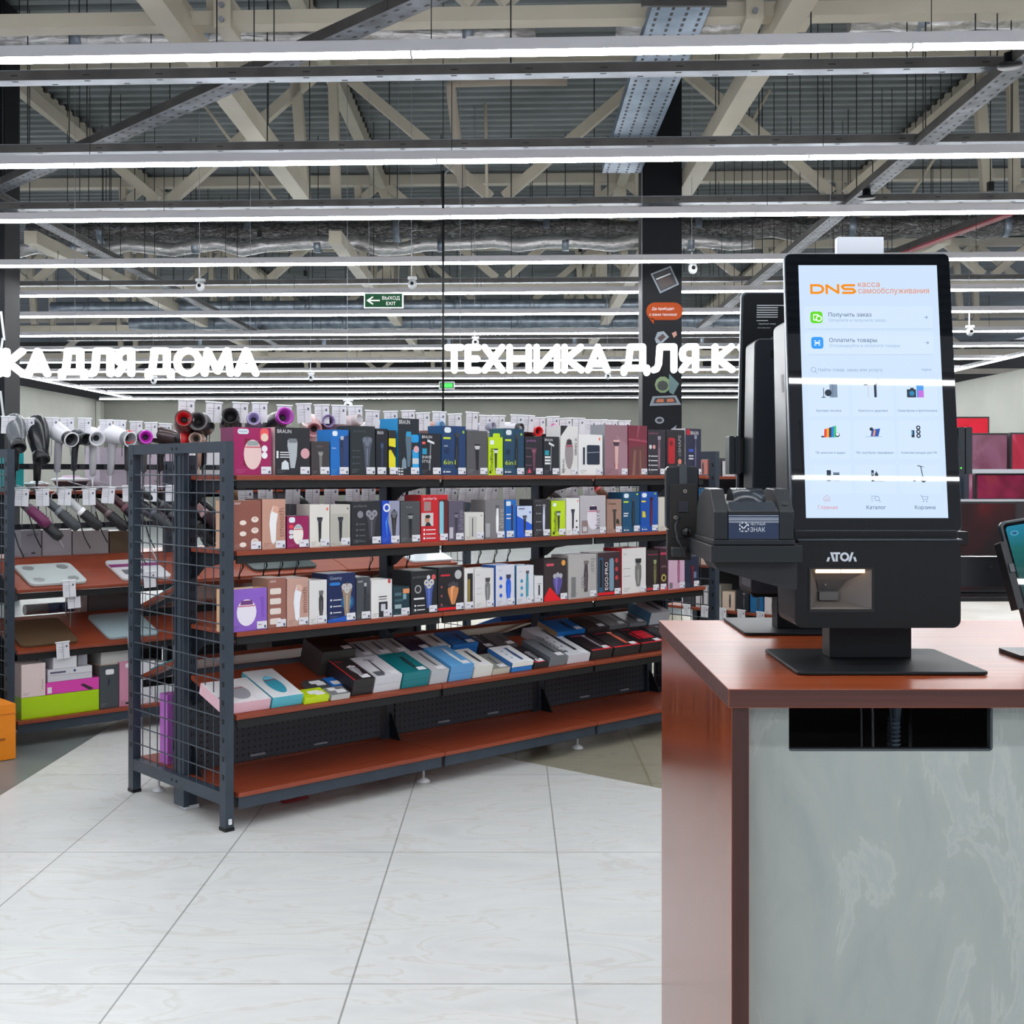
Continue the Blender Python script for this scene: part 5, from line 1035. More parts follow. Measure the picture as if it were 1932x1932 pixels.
bx(G2, 264, 292, 1248, B0, .02, (216, 216, 222), (190, 190, 196), 'white upright box behind the left part of the wire grid, bottom board', .2, D(None, ex=[('t', 'POLARIS', .85, .2, .09, (140, 140, 150), math.pi/2)]), gb)
bx(G2, 294, 318, 1250, B0, .02, (200, 204, 208), None, 'pale grey upright box behind the wire grid, bottom board', .2, None, gb)
bx(G2, 319, 345, 1282, B0, .02, (208, 210, 214), None, 'white box behind the wire grid near its centre, bottom board', .2, None, gb)
for k, (a, b, c) in enumerate(((346, 400, (60, 60, 66)), (402, 450, (190, 190, 194)), (452, 520, (70, 66, 70)), (525, 600, (180, 170, 160)))):
    bx(G2, a, b, 1270, B0, .02, c, None, ['dark', 'pale', 'charcoal', 'beige'][k]+' box far along the bottom board of the left unit, behind the middle unit', .2, None, gb)
# through the sloping boards: rear items
gr_ = 'boxes on the rear boards of the left unit'
for a, b, py, zb, c, lab in ((40, 78, 1000, .93, (150, 148, 156), 'darker grey box with black letters behind the hanging brushes, leftmost'), (80, 135, 1000, .93, (168, 164, 170), 'pale grey box behind the hanging brushes, second'), (137, 205, 1001, .93, (160, 154, 156), 'taupe box behind the hanging brushes, third'),
                             (207, 245, 1002, .93, (100, 84, 66), 'brown paper box behind the hanging brushes, beside the grid frame'), (9, 45, 848, 1.29, (30, 164, 168), 'turquoise box behind the left grid frame, above the cards'),
                             (188, 262, 845, 1.29, (186, 176, 190), 'pale lilac box behind the white hair dryers'), (264, 320, 850, 1.29, (200, 186, 200), 'lilac box behind the wire grid, below the magenta ringed dryer'), (322, 345, 855, 1.29, (176, 166, 176), 'mauve box behind the wire grid near its centre, upper board'),
                             (366, 440, 850, 1.29, (206, 206, 212), 'white box behind the wire grid, upper board right'), (446, 600, 930, .93, (60, 60, 66), 'dark long box on the rear board far along')):
    bx(G2, a, b, py, zb, .50, c, None, lab, .2, D(None, ex=[('t', 'HYVY', .3, .75, .12, (50, 50, 56)), ('r', .5, .7, .1, .16, (60, 60, 66))]) if 'black letters' in lab else None, gr_)
def basin(px0, px1, py, zb, label, rim):
    t0, t1 = G2.t(px0, .6), G2.t(px1, .6); w_ = t1-t0; r = empty('massage_bath', G2.w((t0+t1)/2, .62, zb+.002), (0, 0, GA), label, 'foot bath'); r.scale = (w_/.4, .45, w_/.4)
    mb = MB(); mb.lathe([(.0, 0), (.10, 0), (.14, .03), (.175, .09)], mat((70, 72, 78), .4) if rim else WHITE, 28); mb.build('tub', r)
    mb = MB(); mb.lathe([(.175, .09), (.20, .10), (.20, .115), (.17, .125), (.10, .13)], WHITE, 28); mb.build('rim', r)
    mb = MB(); mb.lathe([(.10, .13), (.08, .15), (0, .155)], mat((210, 180, 206), .4) if rim else WHITE, 28); mb.build('lid', r)
basin(48, 95, 890, 1.29, 'white foot bath behind the hair dryers, nearer the left edge', False); basin(100, 172, 890, 1.29, 'white rimmed grey foot bath behind the hair dryers, with pink marks', True)
# under the lower sloping board: tan box etc between
for a, b, py, c, lab in ((150, 165, 1118, (206, 190, 186), 'narrow pinkish white box between the two sloping boards'), (166, 250, 1112, (112, 106, 106), 'wide grey box between the two sloping boards')):
    bx(G2, a, b, py, .50, .5, c, None, lab, .2, None, gr_)
for px, c, lab in ((80, (150, 150, 150), 'silver cylinder lying between the sloping boards at left'), (122, (90, 110, 150), 'white and blue pack between the sloping boards at left')):
    t = G2.t(px, .6); mb = MB(); mb.tube([(-.1, 0, 0), (.1, 0, 0)], .03, mat(c, .3), 12); tag(mb.build('curler_set', None, G2.w(t, .6, .63), (0, 0, GA)), lab, 'package')
# red clock radio look-alike seen through grid + purple box on rear bottom board of the middle unit
bx(G2, 292, 330, 1216, .62, .36, (70, 24, 34), None, 'dark red box with glowing red digits, seen through the wire grid', .12, D(None, ex=[('r', .5, .9, .5, .6, (240, 50, 60)), ('rr', .08, .3, .2, .8, WB)]))
def rear_bx(px0, px1, py, zb, yl, c, side, label, draw=None, dp=.08):
    t0, t1 = G1.t(px0, yl), G1.t(px1, yl); h = G1.z(py, t0, yl)-zb
    product_box(G1.w(t0, yl, zb+.001), (0, 0, GA), t1-t0, dp, h, c, side, None, draw, label)
rear_bx(316, 345, 1312, .147, .60, (176, 96, 184), (190, 110, 200), 'purple box with a black flame shape on the rear bottom board, behind the wire grid', D(None, ex=[('p', [(.3, .1), (.5, .3), (.8, .8), (.9, .75), (.75, .95), (.5, .8), (.42, .4)], (34, 24, 34))]), .07)
mb = MB(); mb.box(0, .15, 0, .1, 0, .05, mat((150, 80, 190), .4)); mb.box(.005, .06, -.001, 0, .01, .04, mat((226, 200, 160), .4)); text(mb, 'DEXP', .08, .018, .014, -.001, WHITE)
tag(mb.build('product_box', None, G1.w(G1.t(432, .62), .62, .625), (0, 0, GA)), 'purple box lying behind under the third shelf, above the pink rimmed box', 'box')
# grey cabinet and orange crate at the left edge
mb = MB(); mb.box(-.5, 0, 0, .4, .30, 1.04, mat((142, 146, 152), .5)); mb.box(-.5, .0, -.002, 0, .68, .69, STEELD); tag(mb.build('appliance_box', None, (-2.55, 5.93, 0), (0, 0, GA), bevel=.006), 'large pale grey box at the left edge, standing on the orange crate', 'box')
mb = MB(); mb.box(-.5, 0, 0, .45, .003, .27, mat((240, 140, 20), .5)); mb.box(-.5, .002, -.002, 0, .22, .228, mat((200, 110, 16), .5)); mb.box(-.12, -.05, -.003, -.002, .1, .11, mat((150, 80, 16), .5))
tag(mb.build('storage_crate', None, (-2.41, 5.92, 0), (0, 0, GA), bevel=.004), 'orange crate on the floor at the left edge', 'crate')
mb = MB(); mb.box(-.5, -.05, .05, .45, .272, .299, mat((60, 62, 66), .5)); tag(mb.build('pallet_slab', None, (-2.46, 5.90, 0), (0, 0, GA)), 'dark slab between the orange crate and the grey box', 'pallet')
# red strip on floor under the unit
mb = MB(); mb.box(0, .12, 0, .03, 0, .012, mat((160, 40, 44), .5)); tag(mb.build('red_offcut', None, G1.w(.34, .2, .003), (0, 0, GA)), 'small red strip on the floor under the bottom board', 'scrap')
# ---------------------------------------------------------------- third unit, far right
class Fr3(Fr):
    def w(s, x, y, z=0): return (s.o[0]+GY*x+GX*y, s.o[1]-GX*x+GY*y, z)
G3o = (1.02, 8.42)
r3 = empty('shelving_gondola', (*G3o, 0), (0, 0, math.atan2(-GX, GY)), 'dark shelving unit far behind, seen right of the middle unit between the checkout machines', 'shelving')
for x in (.0, 1.0, 2.0):
    mb = MB(); mb.box(x-.02, x+.02, .38, .44, .002, 1.5, STEEL); mb.build('upright', r3)
for z_ in (1.37, 1.05, .78, .49, .15):
    for x in (0, 1.0): shelf_board(r3, x+.002, x+.998, 0, z_, .37, z_)
for x in (0, 1.0):
    mb = MB(); mb.box(x+.02, x+.98, .40, .41, .05, 1.45, STEELD); mb.build('back_panel', r3)
def w3(x, y, z): return (G3o[0]+GY*x+GX*y, G3o[1]-GX*x+GY*y, z)
R3z = math.atan2(-GX, GY); random.seed(11)
cols3 = [(210, 206, 206), (200, 198, 202), (30, 34, 40), (190, 120, 110), (150, 148, 140), (26, 100, 150), (60, 60, 66), (210, 190, 170)]
names3 = ['white', 'pale grey', 'black', 'rose', 'grey green', 'blue', 'charcoal', 'beige']
for li, z_ in enumerate((1.37, 1.05, .78, .49)):
    x = .18
    for k in range(7):
        w_ = .1+.02*((k*3+li) % 3); c = cols3[(k*3+li*2) % 8]
        product_box(w3(x, .03, z_+.001), (0, 0, R3z), w_, .12, (.16, .2, .14, .12)[li]+.02*((k+li) % 3) if z_ < 1.3 else .10+.01*(k % 3), c, None, None, D('slim', (60, 60, 66), (120, 120, 120)), '%s box, %s along the %s board of the unit far behind on the right' % (names3[(k*3+li*2) % 8], NUM[k], ['top', 'second', 'third', 'fourth'][li]), 'boxes on the unit far behind')
        x += w_+.012
for k in range(7):
    o = copy_tree(cp); o.location = w3(.25+.15*k, -.012, .50); o.rotation_euler = (0, 0, R3z); o.scale = (.9, .9, .9); tag(o, 'white price card on the far right unit\'s low board edge, %s from the left' % ORD(k), 'price tag', 'cards on the unit far behind')
# ---------------------------------------------------------------- televisions at the right
def tv(px0, px1, py0, py1, Y, scr, label, stand=False, bezel=(24, 24, 28), draw=None):
    x0, x1 = (px0-966)/F*Y, (px1-966)/F*Y; z1, z0 = H+(896-py0)/F*Y, H+(896-py1)/F*Y; w_, h_ = x1-x0, z1-z0
    r = empty('television', (x0, Y, z0), label=label, cat='television', group='televisions on display')
    mb = MB(); mb.box(0, w_, 0, .05, 0, h_, mat(bezel, .4)); mb.build('cabinet', r, bevel=.004)
    mb = MB(); mb.poly([(.012, .012), (w_-.012, .012), (w_-.012, h_-.012), (.012, h_-.012)], -.001, scr)
    if draw: draw(mb, w_, h_)
    mb.build('screen', r)
    mb = MB(); mb.box(w_*.35, w_*.65, .052, .278 if Y == 9.0 else .2, .03, h_*.8, STEELD); mb.build('mount', r)
    return r
def scr(name, stops, e, sc=(1, 1, 1), ns=2.0):
    m = noisemat(name, stops, scale=sc, nscale=ns, detail=3, rough=.3, dist=1.0, spec=.2); nt = m.node_tree; b = bsdf(m)
    src = b.inputs['Base Color'].links[0].from_socket; nt.links.new(src, b.inputs['Emission Color']); nt.links.remove(b.inputs['Base Color'].links[0]); b.inputs['Base Color'].default_value = (.01, .01, .01, 1); b.inputs['Emission Strength'].default_value = e; return m
tv(1760, 1867, 786, 823, 9.0, scr('tv_red', [(.4, (220, 10, 40)), (.55, (236, 20, 60)), (.7, (250, 90, 110))], .9), 'television glowing bright red, highest of the group behind the checkout screen')
tv(1770, 1903, 817, 891, 8.2, scr('tv_mauve', [(.35, (120, 60, 84)), (.5, (150, 100, 126)), (.65, (110, 66, 70))], .8, ns=3), 'television with a dull mauve picture, directly below the bright red one')
tv(1906, 1990, 816, 891, 8.0, scr('tv_crimson', [(.35, (150, 16, 40)), (.55, (190, 40, 70)), (.68, (230, 120, 160))], .8, ns=3), 'television with a crimson picture at the right edge of the view')
tv(1780, 1838, 890, 948, 7.6, scr('tv_pink', [(.35, (150, 50, 100)), (.5, (180, 110, 140)), (.7, (214, 180, 196))], .7, ns=5), 'television with a pale pink picture, just right of the checkout screen')
tv(1840, 1990, 893, 944, 7.4, scr('tv_darkred', [(.35, (96, 12, 36)), (.5, (140, 24, 70)), (.66, (150, 70, 40))], .8, ns=3), 'wide television with a dark red and purple picture at the right edge')
tv(1600, 1920, 946, 1118, 6.4, scr('tv_big', [(.4, (12, 4, 8)), (.52, (60, 6, 14)), (.62, (130, 4, 16))], .8, (1, 1, 1), 1.1), 'largest television, nearly black with a red left part, above the grey bar')
mb = MB(); mb.box(0, 1.4, 0, .5, .0, .08, mat((20, 18, 22), .25)); mb.box(.05, 1.35, .02, .48, -.675, 0, mat((50, 18, 24), .3)); o = mb.build('television_stand', None, (1.75, 6.2, .68), bevel=.004); tag(o, 'glossy dark cabinet under the largest television', 'cabinet')
mb = MB(); mb.box(0, 2.4, 0, .1, 0, .025, mat((200, 202, 206), .3, .4)); tag(mb.build('display_ledge', None, (2.75, 7.3, H+(896-893)/F*7.3)), 'thin pale metal ledge between the upper and middle televisions', 'ledge')
mb = MB(); mb.box(0, 2.6, 0, .05, 0, .012, mat((200, 202, 206), .3, .4)); tag(mb.build('display_ledge', None, (2.3, 7.0, H+(896-946)/F*7.0)), 'thin pale metal ledge above the largest television', 'ledge')
# wall display frame behind the televisions
mb = MB(); mb.box(0, 3.0, 0, .06, 0, 1.42, mat((44, 34, 42), .5)); mb.box(.60, .68, -.02, 0, .6, 2.25, STEELD)
tag(mb.build('display_wall', None, (2.6, 9.3, .05)), 'dark display wall behind the televisions', 'display wall')
# pale table behind the counter
r = empty('side_table', (1.35, 4.4, 0), label='pale stone topped table behind the counter at the right', cat='table')
mb = MB(); mb.box(0, 1.6, 0, .8, .80, .84, noisemat('pale_stone', [(.3, (190, 182, 168)), (.6, (216, 212, 204))], nscale=4, rough=.3)); mb.build('tabletop', r, bevel=.003)
for x in (.05, 1.5):
    for y_ in (.05, .7):
        mb = MB(); mb.box(x, x+.05, y_, y_+.05, .004, .80, STEEL); mb.build('leg', r)
# ================================================================ checkout counter
CT = 1.018
KS = .896        # size of the checkout machines
def woodmat(name, stops, vert=True, rough=.28, coat=0.0, bump=.02):
    m = bpy.data.materials.new(name); m.use_nodes = True; nt = m.node_tree; L = nt.links
    tc = nd(nt, 'ShaderNodeTexCoord'); mp = nd(nt, 'ShaderNodeMapping'); mp.inputs['Scale'].default_value = (26, 26, .8) if vert else (1.0, 30, 30); L.new(tc.outputs['Object'], mp.inputs[0])
    n1 = nd(nt, 'ShaderNodeTexNoise'); n1.inputs['Scale'].default_value = 1.6; n1.inputs['Detail'].default_value = 8; n1.inputs['Distortion'].default_value = .4; L.new(mp.outputs[0], n1.inputs['Vector'])
    r = ramp(nt, stops); L.new(n1.outputs[0], r.inputs[0]); b = bsdf(m); L.new(r.outputs[0], b.inputs['Base Color'])
    b.inputs['Roughness'].default_value = rough; b.inputs['Coat Weight'].default_value = coat; b.inputs['Coat Roughness'].default_value = .15
    n2 = nd(nt, 'ShaderNodeTexNoise'); n2.inputs['Scale'].default_value = 8; n2.inputs['Detail'].default_value = 4; L.new(mp.outputs[0], n2.inputs['Vector'])
    bp = nd(nt, 'ShaderNodeBump'); bp.inputs['Strength'].default_value = bump; bp.inputs['Distance'].default_value = .002; L.new(n2.outputs[0], bp.inputs['Height']); L.new(bp.outputs[0], b.inputs['Normal'])
    return m
WT = woodmat('counter_top', [(.3, (128, 56, 26)), (.5, (146, 66, 32)), (.7, (160, 76, 38))], False, .33, bump=0)
WS = woodmat('counter_side', [(.3, (112, 48, 24)), (.5, (138, 62, 32)), (.7, (166, 84, 46))], True, .24, coat=.4, bump=0)
WE = woodmat('counter_edge', [(.3, (62, 30, 25)), (.5, (76, 38, 31)), (.7, (88, 46, 38))], False, .55)
WEV = woodmat('counter_edge_v', [(.3, (54, 26, 21)), (.5, (66, 32, 26)), (.7, (76, 38, 31))], True, .55)
CONP = bpy.data.materials.new('concrete_panel'); CONP.use_nodes = True
def _conp():
    nt = CONP.node_tree; L = nt.links; tc = nd(nt, 'ShaderNodeTexCoord'); mp = nd(nt, 'ShaderNodeMapping'); mp.inputs['Scale'].default_value = (9, 9, 3.2); L.new(tc.outputs['Object'], mp.inputs[0])
    n1 = nd(nt, 'ShaderNodeTexNoise'); n1.inputs['Scale'].default_value = 1.0; n1.inputs['Detail'].default_value = 12; n1.inputs['Roughness'].default_value = .62; n1.inputs['Distortion'].default_value = .7; L.new(mp.outputs[0], n1.inputs['Vector'])
    r = ramp(nt, [(.28, (152, 160, 156)), (.46, (164, 171, 167)), (.56, (168, 175, 170)), (.575, (180, 185, 181)), (.62, (170, 177, 173)), (.75, (190, 194, 190))]); L.new(n1.outputs[0], r.inputs[0])
    b = bsdf(CONP); L.new(r.outputs[0], b.inputs['Base Color']); b.inputs['Roughness'].default_value = .5
_conp()
X0, X1, YF, YB = .366, 2.06, 2.06, 3.037
ctr = empty('checkout_counter', (X0, YF, 0), label='large checkout counter with a cherry wood top, wooden side and grey concrete look front', cat='counter')
def cp_(name, x0, x1, y0, y1, z0, z1, m, b=.0015, ms=None):
    mb = MB(); mb.box(x0-X0, x1-X0, y0-YF, y1-YF, z0, z1, m)
    return mb, name, b
mb = MB(); T_ = .032; w_, d_ = X1-X0, YB-YF
v = [(0, 0, CT-T_), (w_, 0, CT-T_), (w_, d_, CT-T_), (0, d_, CT-T_), (0, 0, CT), (w_, 0, CT), (w_, d_, CT), (0, d_, CT)]
mb.add(v, [(4, 5, 6, 7)], WT); mb.add(v, [(0, 1, 5, 4), (1, 2, 6, 5), (2, 3, 7, 6), (3, 0, 4, 7), (0, 3, 2, 1)], WE); mb.build('worktop', ctr, bevel=.0012)
mb = MB(); xs = .006
v = [(xs, .006, .004), (xs+.030, .006, .004), (xs+.030, d_-.006, .004), (xs, d_-.006, .004), (xs, .006, CT-T_), (xs+.030, .006, CT-T_), (xs+.030, d_-.006, CT-T_), (xs, d_-.006, CT-T_)]
mb.add(v, [(3, 0, 4, 7), (1, 2, 6, 5)], WS); mb.add(v, [(0, 1, 5, 4), (2, 3, 7, 6), (4, 5, 6, 7), (0, 3, 2, 1)], WEV); mb.build('side_panel', ctr, bevel=.0008)
# front panel with the cut out
px, yp, pz = xs+.030, .075, CT-T_
hx0, hx1, hz = .485-X0, .842-X0, .896
mb = MB()
outer = [(px, .004), (w_, .004), (w_, pz), (hx1, pz)]
notch = [(hx1, hz+.006), (hx1-.002, hz+.002), (hx1-.006, hz), (hx0+.004, hz), (hx0+.001, hz+.001), (hx0, hz+.004), (hx0, pz), (px, pz)]
mb.prism(outer+notch, yp, yp+.016, CONP); mb.build('front_panel', ctr)
mb = MB(); e = mat((70, 78, 82), .5)
mb.box(hx0, hx1, yp+.0005, yp+.0158, hz-.0001, hz+.004, e); mb.box(hx1-.004, hx1+.0001, yp+.0005, yp+.0158, hz, pz, e); mb.build('cutout_trim', ctr)
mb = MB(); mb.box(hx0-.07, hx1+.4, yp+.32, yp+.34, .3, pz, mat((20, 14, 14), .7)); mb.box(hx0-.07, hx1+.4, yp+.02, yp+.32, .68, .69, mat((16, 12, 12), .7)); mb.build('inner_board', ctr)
def cable(x, c, r_, pts, lab):
    mb = MB(); mb.tube(pts, r_, mat(c, .5), 10); o = mb.build('cable', None, (X0, YF, 0)); tag(o, lab, 'cable', 'cables in the counter opening')
for x, c, r_, lab in ((.161, (90, 92, 96), .002, 'thin grey cable hanging in the counter opening, left of the pair'), (.182, (100, 102, 106), .0025, 'thin grey cable hanging in the counter opening, right of the pair'), (.215, (50, 52, 56), .0025, 'dark cable in the counter opening, left of the corrugated hose')):
    cable(x, c, r_, [(hx0+x-.004, yp+.12, pz-.002), (hx0+x, yp+.12, .94), (hx0+x+.003, yp+.12, .692)], lab)
mb = MB(); mb.tube([(hx0+.250, yp+.14, pz-.002), (hx0+.232, yp+.14, .955), (hx0+.226, yp+.14, .90), (hx0+.228, yp+.14, .692)], .011, mat((86, 104, 120), .4), 12)
for q in range(29): z_ = .70+q*.008; mb.tube([(hx0+.2275, yp+.14, z_), (hx0+.2275, yp+.14, z_+.004)], .0122, mat((100, 120, 136), .4), 12)
tag(mb.build('corrugated_hose', None, (X0, YF, 0)), 'corrugated grey blue hose in the counter opening', 'hose', 'cables in the counter opening')
mb = MB(); mb.tube([(hx0+.27, yp+.18, .95), (hx0+.243, yp+.18, .95)], .008, mat((70, 74, 80), .4), 10); mb.tube([(hx0+.27, yp+.18, .95), (hx0+.27, yp+.18, .692)], .005, mat((40, 42, 46), .4), 8); tag(mb.build('cable_plug', None, (X0, YF, 0)), 'grey plug beside the corrugated hose in the counter opening', 'plug', 'cables in the counter opening')

# ================================================================ self checkout machine
BZ = mat((9, 12, 17), .015); SCE = 1.07
def em(c): return mat(c, .015, emit=SCE)
def kiosk(label, ui=True):
    """origin at the base centre on the counter; faces local -y"""
    r = empty('self_checkout_kiosk', (0, 0, 0), label=label, cat='checkout machine', group='self checkout machines')
    # plate: x -.1925..+.1925, y -.165..+.165
    mb = MB(); mb.prism(rrect(-.193, .193, -.168, .162, .014, 5), .001, .0075, mat((20, 24, 28), .5, spec=.3), 'z'); mb.build('base_plate', r, bevel=.0015)
    mb = MB(); mb.box(-.082, .095, .014, .079, .0075, .090, BLACKM); mb.build('neck', r, bevel=.002)
    # body: x -.183..+.159
    bx0, bx1, bz0, bz1, by0, by1 = -.183, .160, .087, .268, -.098, .058
    mb = MB(); k = (bx0-.0+.062, bx0+.187)
    wx0, wx1, wz0, wz1 = -.151, -.024, .126, .209           # scanner window
    def ringpts(): return rrect(bx0, bx1, bz0, bz1, .017, 5)
    # front face as four strips around the window, sides as extruded outline
    P = ringpts(); n = len(P)
    v = [(a, by0, b) for a, b in P]+[(a, by1, b) for a, b in P]
    mb.add(v, [(i, n+i, n+(i+1) % n, (i+1) % n) for i in range(n)], BLACKP); mb.add(v, [tuple(range(2*n-1, n-1, -1))], BLACKP)
    r0 = .017
    mb.poly([(bx0, bz0+r0), (wx0, bz0+r0), (wx0, bz1-r0), (bx0, bz1-r0)], by0, BLACKP); mb.poly([(wx1, bz0+r0), (bx1, bz0+r0), (bx1, bz1-r0), (wx1, bz1-r0)], by0, BLACKP)
    mb.poly([(wx0, bz0+r0), (wx1, bz0+r0), (wx1, wz0), (wx0, wz0)], by0, BLACKP); mb.poly([(wx0, wz1), (wx1, wz1), (wx1, bz1-r0), (wx0, bz1-r0)], by0, BLACKP)
    lo = [p for p in P if p[1] <= bz0+r0+1e-6]; hi_ = [p for p in P if p[1] >= bz1-r0-1e-6]
    mb.poly(lo, by0, BLACKP) if len(lo) > 2 else None
    mb.poly(hi_, by0, BLACKP) if len(hi_) > 2 else None
    mb.build('body', r)
    mb = MB(); edge = mat((46, 52, 60), .3); mb.box(bx0+.004, bx1+.003, by0-.003, by1, bz1-.001, bz1+.003, edge); mb.box(bx0+.004, bx1, by0+.02, by1, bz1+.003, bz1+.02, BLACKM); mb.build('body_lid', r, bevel=.001)
    for x in (.095, .135):
        mb = MB(); mb.prism(circ(x, 0, .009, 12), bz0-.006, bz0-.0005, BLACKM, 'z'); mb.build('rubber_bump', r)
    # scanner recess: funnel
    mb = MB(); gm = mat((112, 107, 104), .45); gm2 = mat((84, 83, 84), .5)
    i0, i1, j0, j1, dy = wx0+.028, wx0+.068, wz0+.014, wz1-.04, .05
    a = [(wx0, by0, wz0), (wx1, by0, wz0), (wx1, by0, wz1), (wx0, by0, wz1)]; b = [(i0, by0+dy, j0), (i1, by0+dy, j0), (i1, by0+dy, j1), (i0, by0+dy, j1)]
    mb.add(a+b, [(0, 1, 5, 4), (1, 2, 6, 5), (2, 3, 7, 6), (3, 0, 4, 7), (4, 5, 6, 7)], gm)
    mb.box(i0, i1, by0+dy-.012, by0+dy-.001, j0, j0+.018, gm2); mb.add([(i0-.008, by0+dy*.6, j1+.016), (i1+.016, by0+dy*.6, j1+.016), (i1, by0+dy*.9, j1-.008), (i0, by0+dy*.9, j1-.008)], [(0, 3, 2, 1)], gm2)
    mb.T = Matrix.Translation((i0+.012, by0+dy*.7, j1+.004)); mb.sphere((0, 0, 0), .0035, mat((110, 110, 112), .3), 8); mb.T = Matrix.Identity(4)
    mb.build('scanner_recess', r)
    mb = MB(); t = .004
    for q in ((wx0-t, wx1+t, wz0-t*1.6, wz0), (wx0-t, wx1+t, wz1, wz1+t), (wx0-t, wx0, wz0, wz1), (wx1, wx1+t, wz0, wz1)): mb.box(q[0], q[1], by0-.0025, by0+.004, q[2], q[3], mat((12, 12, 14), .35))
    mb.build('scanner_bezel', r)
    mb = MB(); mb.box(wx0+.012, (wx0+wx1)/2-.001, by0+.001, by0+.006, wz1-.0085, wz1-.001, mat((255, 214, 160), .3, emit=4)); mb.box((wx0+wx1)/2+.001, wx1-.014, by0+.001, by0+.006, wz1-.0085, wz1-.001, mat((255, 206, 150), .3, emit=4))
    mb.build('scanner_light', r)
    # maker's wordmark, built of bars
    mb = MB(); lw = mat((206, 216, 226), .35); y = by0-.0008; ox, oz = -.118, .2245; s_ = .019
    Q = lambda pts: mb.poly([(ox+a*s_, oz+b*s_) for a, b in pts], y, lw)
    Q([(0, 0), (.26, 0), (.40, .46), (.14, .46)]); Q([(.40, 1), (.66, 1), (.98, 0), (.70, 0)])
    Q([(.72, 1), (1.5, 1), (1.5, .78), (.72, .78)]); Q([(1.0, .8), (1.24, .8), (1.24, 0), (1.0, 0)])
    for k in range(20):
        a0, a1 = 2*math.pi*k/20, 2*math.pi*(k+1)/20
        Q([(1.98+.5*math.cos(a0), .5+.5*math.sin(a0)), (1.98+.5*math.cos(a1), .5+.5*math.sin(a1)), (1.98+.27*math.cos(a1), .5+.27*math.sin(a1)), (1.98+.27*math.cos(a0), .5+.27*math.sin(a0))])
    Q([(2.38, 0), (2.64, 0), (2.96, 1), (2.70, 1)]); Q([(2.90, .5), (3.14, .5), (3.32, 0), (3.06, 0)])
    mb.build('wordmark', r)
    # tilted head
    tl = math.radians(7.3); hd = empty('display_head', (0, -.058, .286), (-tl, 0, 0)); hd.parent = r
    gw0, gw1, gh = -.177, .177, .600
    mb = MB(); mb.prism(rrect(gw0, gw1, 0, gh, .012, 5), 0, .004, BZ); mb.build('glass', hd)
    mb = MB(); mb.prism(rrect(gw0-.0018, gw1+.0018, -.0018, gh+.0018, .0135, 5), .0042, .018, mat((96, 104, 114), .35, .5)); mb.build('rim', hd)
    mb = MB(); mb.prism(rrect(gw0+.002, gw1-.002, .002, gh-.002, .012, 5), .018, .028, BLACKM); mb.build('back_shell', hd)
    if ui: screen_ui(hd)
    else:
        mb = MB(); mb.poly([(-.1495, .027), (.1495, .027), (.1495, .575), (-.1495, .575)], -.0004, em((206, 224, 246))); mb.build('screen', hd)
    # rear label plate
    mb = MB(); y = .0285
    mb.box(-.15, -.04, y, y+.0006, .50, .58, mat((20, 22, 26), .4)); lm = mat((190, 194, 198), .5)
    def rtext(s, x, z, h_): # mirrored so it reads from behind
        vs, fs, wd = text_geo(s, .0); k = h_/.727; mb.add([(x-a*k, y+.0012, z+b*k) for a, b in vs], fs, lm)
    for q in range(6): mb.box(.085 if q else .07, .14, y+.0006, y+.0011, .566-q*.006, .5685-q*.006, lm)
    mb.box(.11, .14, y+.0006, y+.0011, .527, .529, lm); rtext('Серийный номер', .135, .518, .004); rtext('AT0112400216901S', .137, .508, .003)
    mb.add([(.062+.008*math.cos(a), y+.0011, .567+.008*math.sin(a)) for a in [2*math.pi*k/14 for k in range(14)]], [tuple(range(14))], lm)
    z_ = .495; kk = 0
    while z_ < .574: hgt = (.0012, .002, .0008)[kk % 3]; mb.box(.030, .042, y+.0006, y+.0011, z_, z_+hgt, lm); z_ += hgt+.001; kk += 1
    mb.build('rear_label', hd)
    mb = MB(); mb.prism([(.110, .464), (.100, .486), (.02, .486), (.010, .464)], .028, .050, mat((54, 64, 72), .4)); 
    for x in (.05, .07): mb.prism(circ(x, .476, .006, 10), .050, .053, mat((150, 150, 150), .3, .8))
    mb.build('hinge_cover', hd)
    # rear housing (upright, wide box down to the body)
    mb = MB(); mb.prism(rrect(-.171, .171, .100, .745, .016, 4), .0, .118, mat((30, 35, 42), .34)); 
    o = mb.build('rear_housing', r, (0, .0, 0), bevel=.003)
    # lean the top of the housing with the head
    me = o.data
    for vv in me.vertices:
        if vv.co.z > .3: vv.co.y += (vv.co.z-.3)*math.tan(tl)*.9
        if vv.co.y < .01+max(0, (vv.co.z-.3))*math.tan(tl): pass
    mb = MB(); mb.box(-.125, .125, .1185, .120, .13, .29, mat((14, 16, 19), .5)); mb.build('rear_door', r)
    mb = MB(); 
    zz0, zz1 = .30, .715; f = lambda z: .1195+(z-.3)*math.tan(tl)*.9
    mb.add([(-.13, f(zz0), zz0), (.13, f(zz0), zz0), (.13, f(zz1), zz1), (-.13, f(zz1), zz1)], [(0, 3, 2, 1), (0, 1, 2, 3)], mat((14, 17, 21), .5)); mb.build('rear_panel', r)
    mb = MB(); g_ = mat((24, 27, 32), .5)
    for q in range(7):
        zc = .62+.006*q-.02*abs(q-3)/3
        mb.add([(-.1716, .050+q*.004, .585), (-.1716, .052+q*.004, .585), (-.1716, .062+q*.004, .625), (-.1716, .060+q*.004, .625)], [(0, 1, 2, 3)], g_)
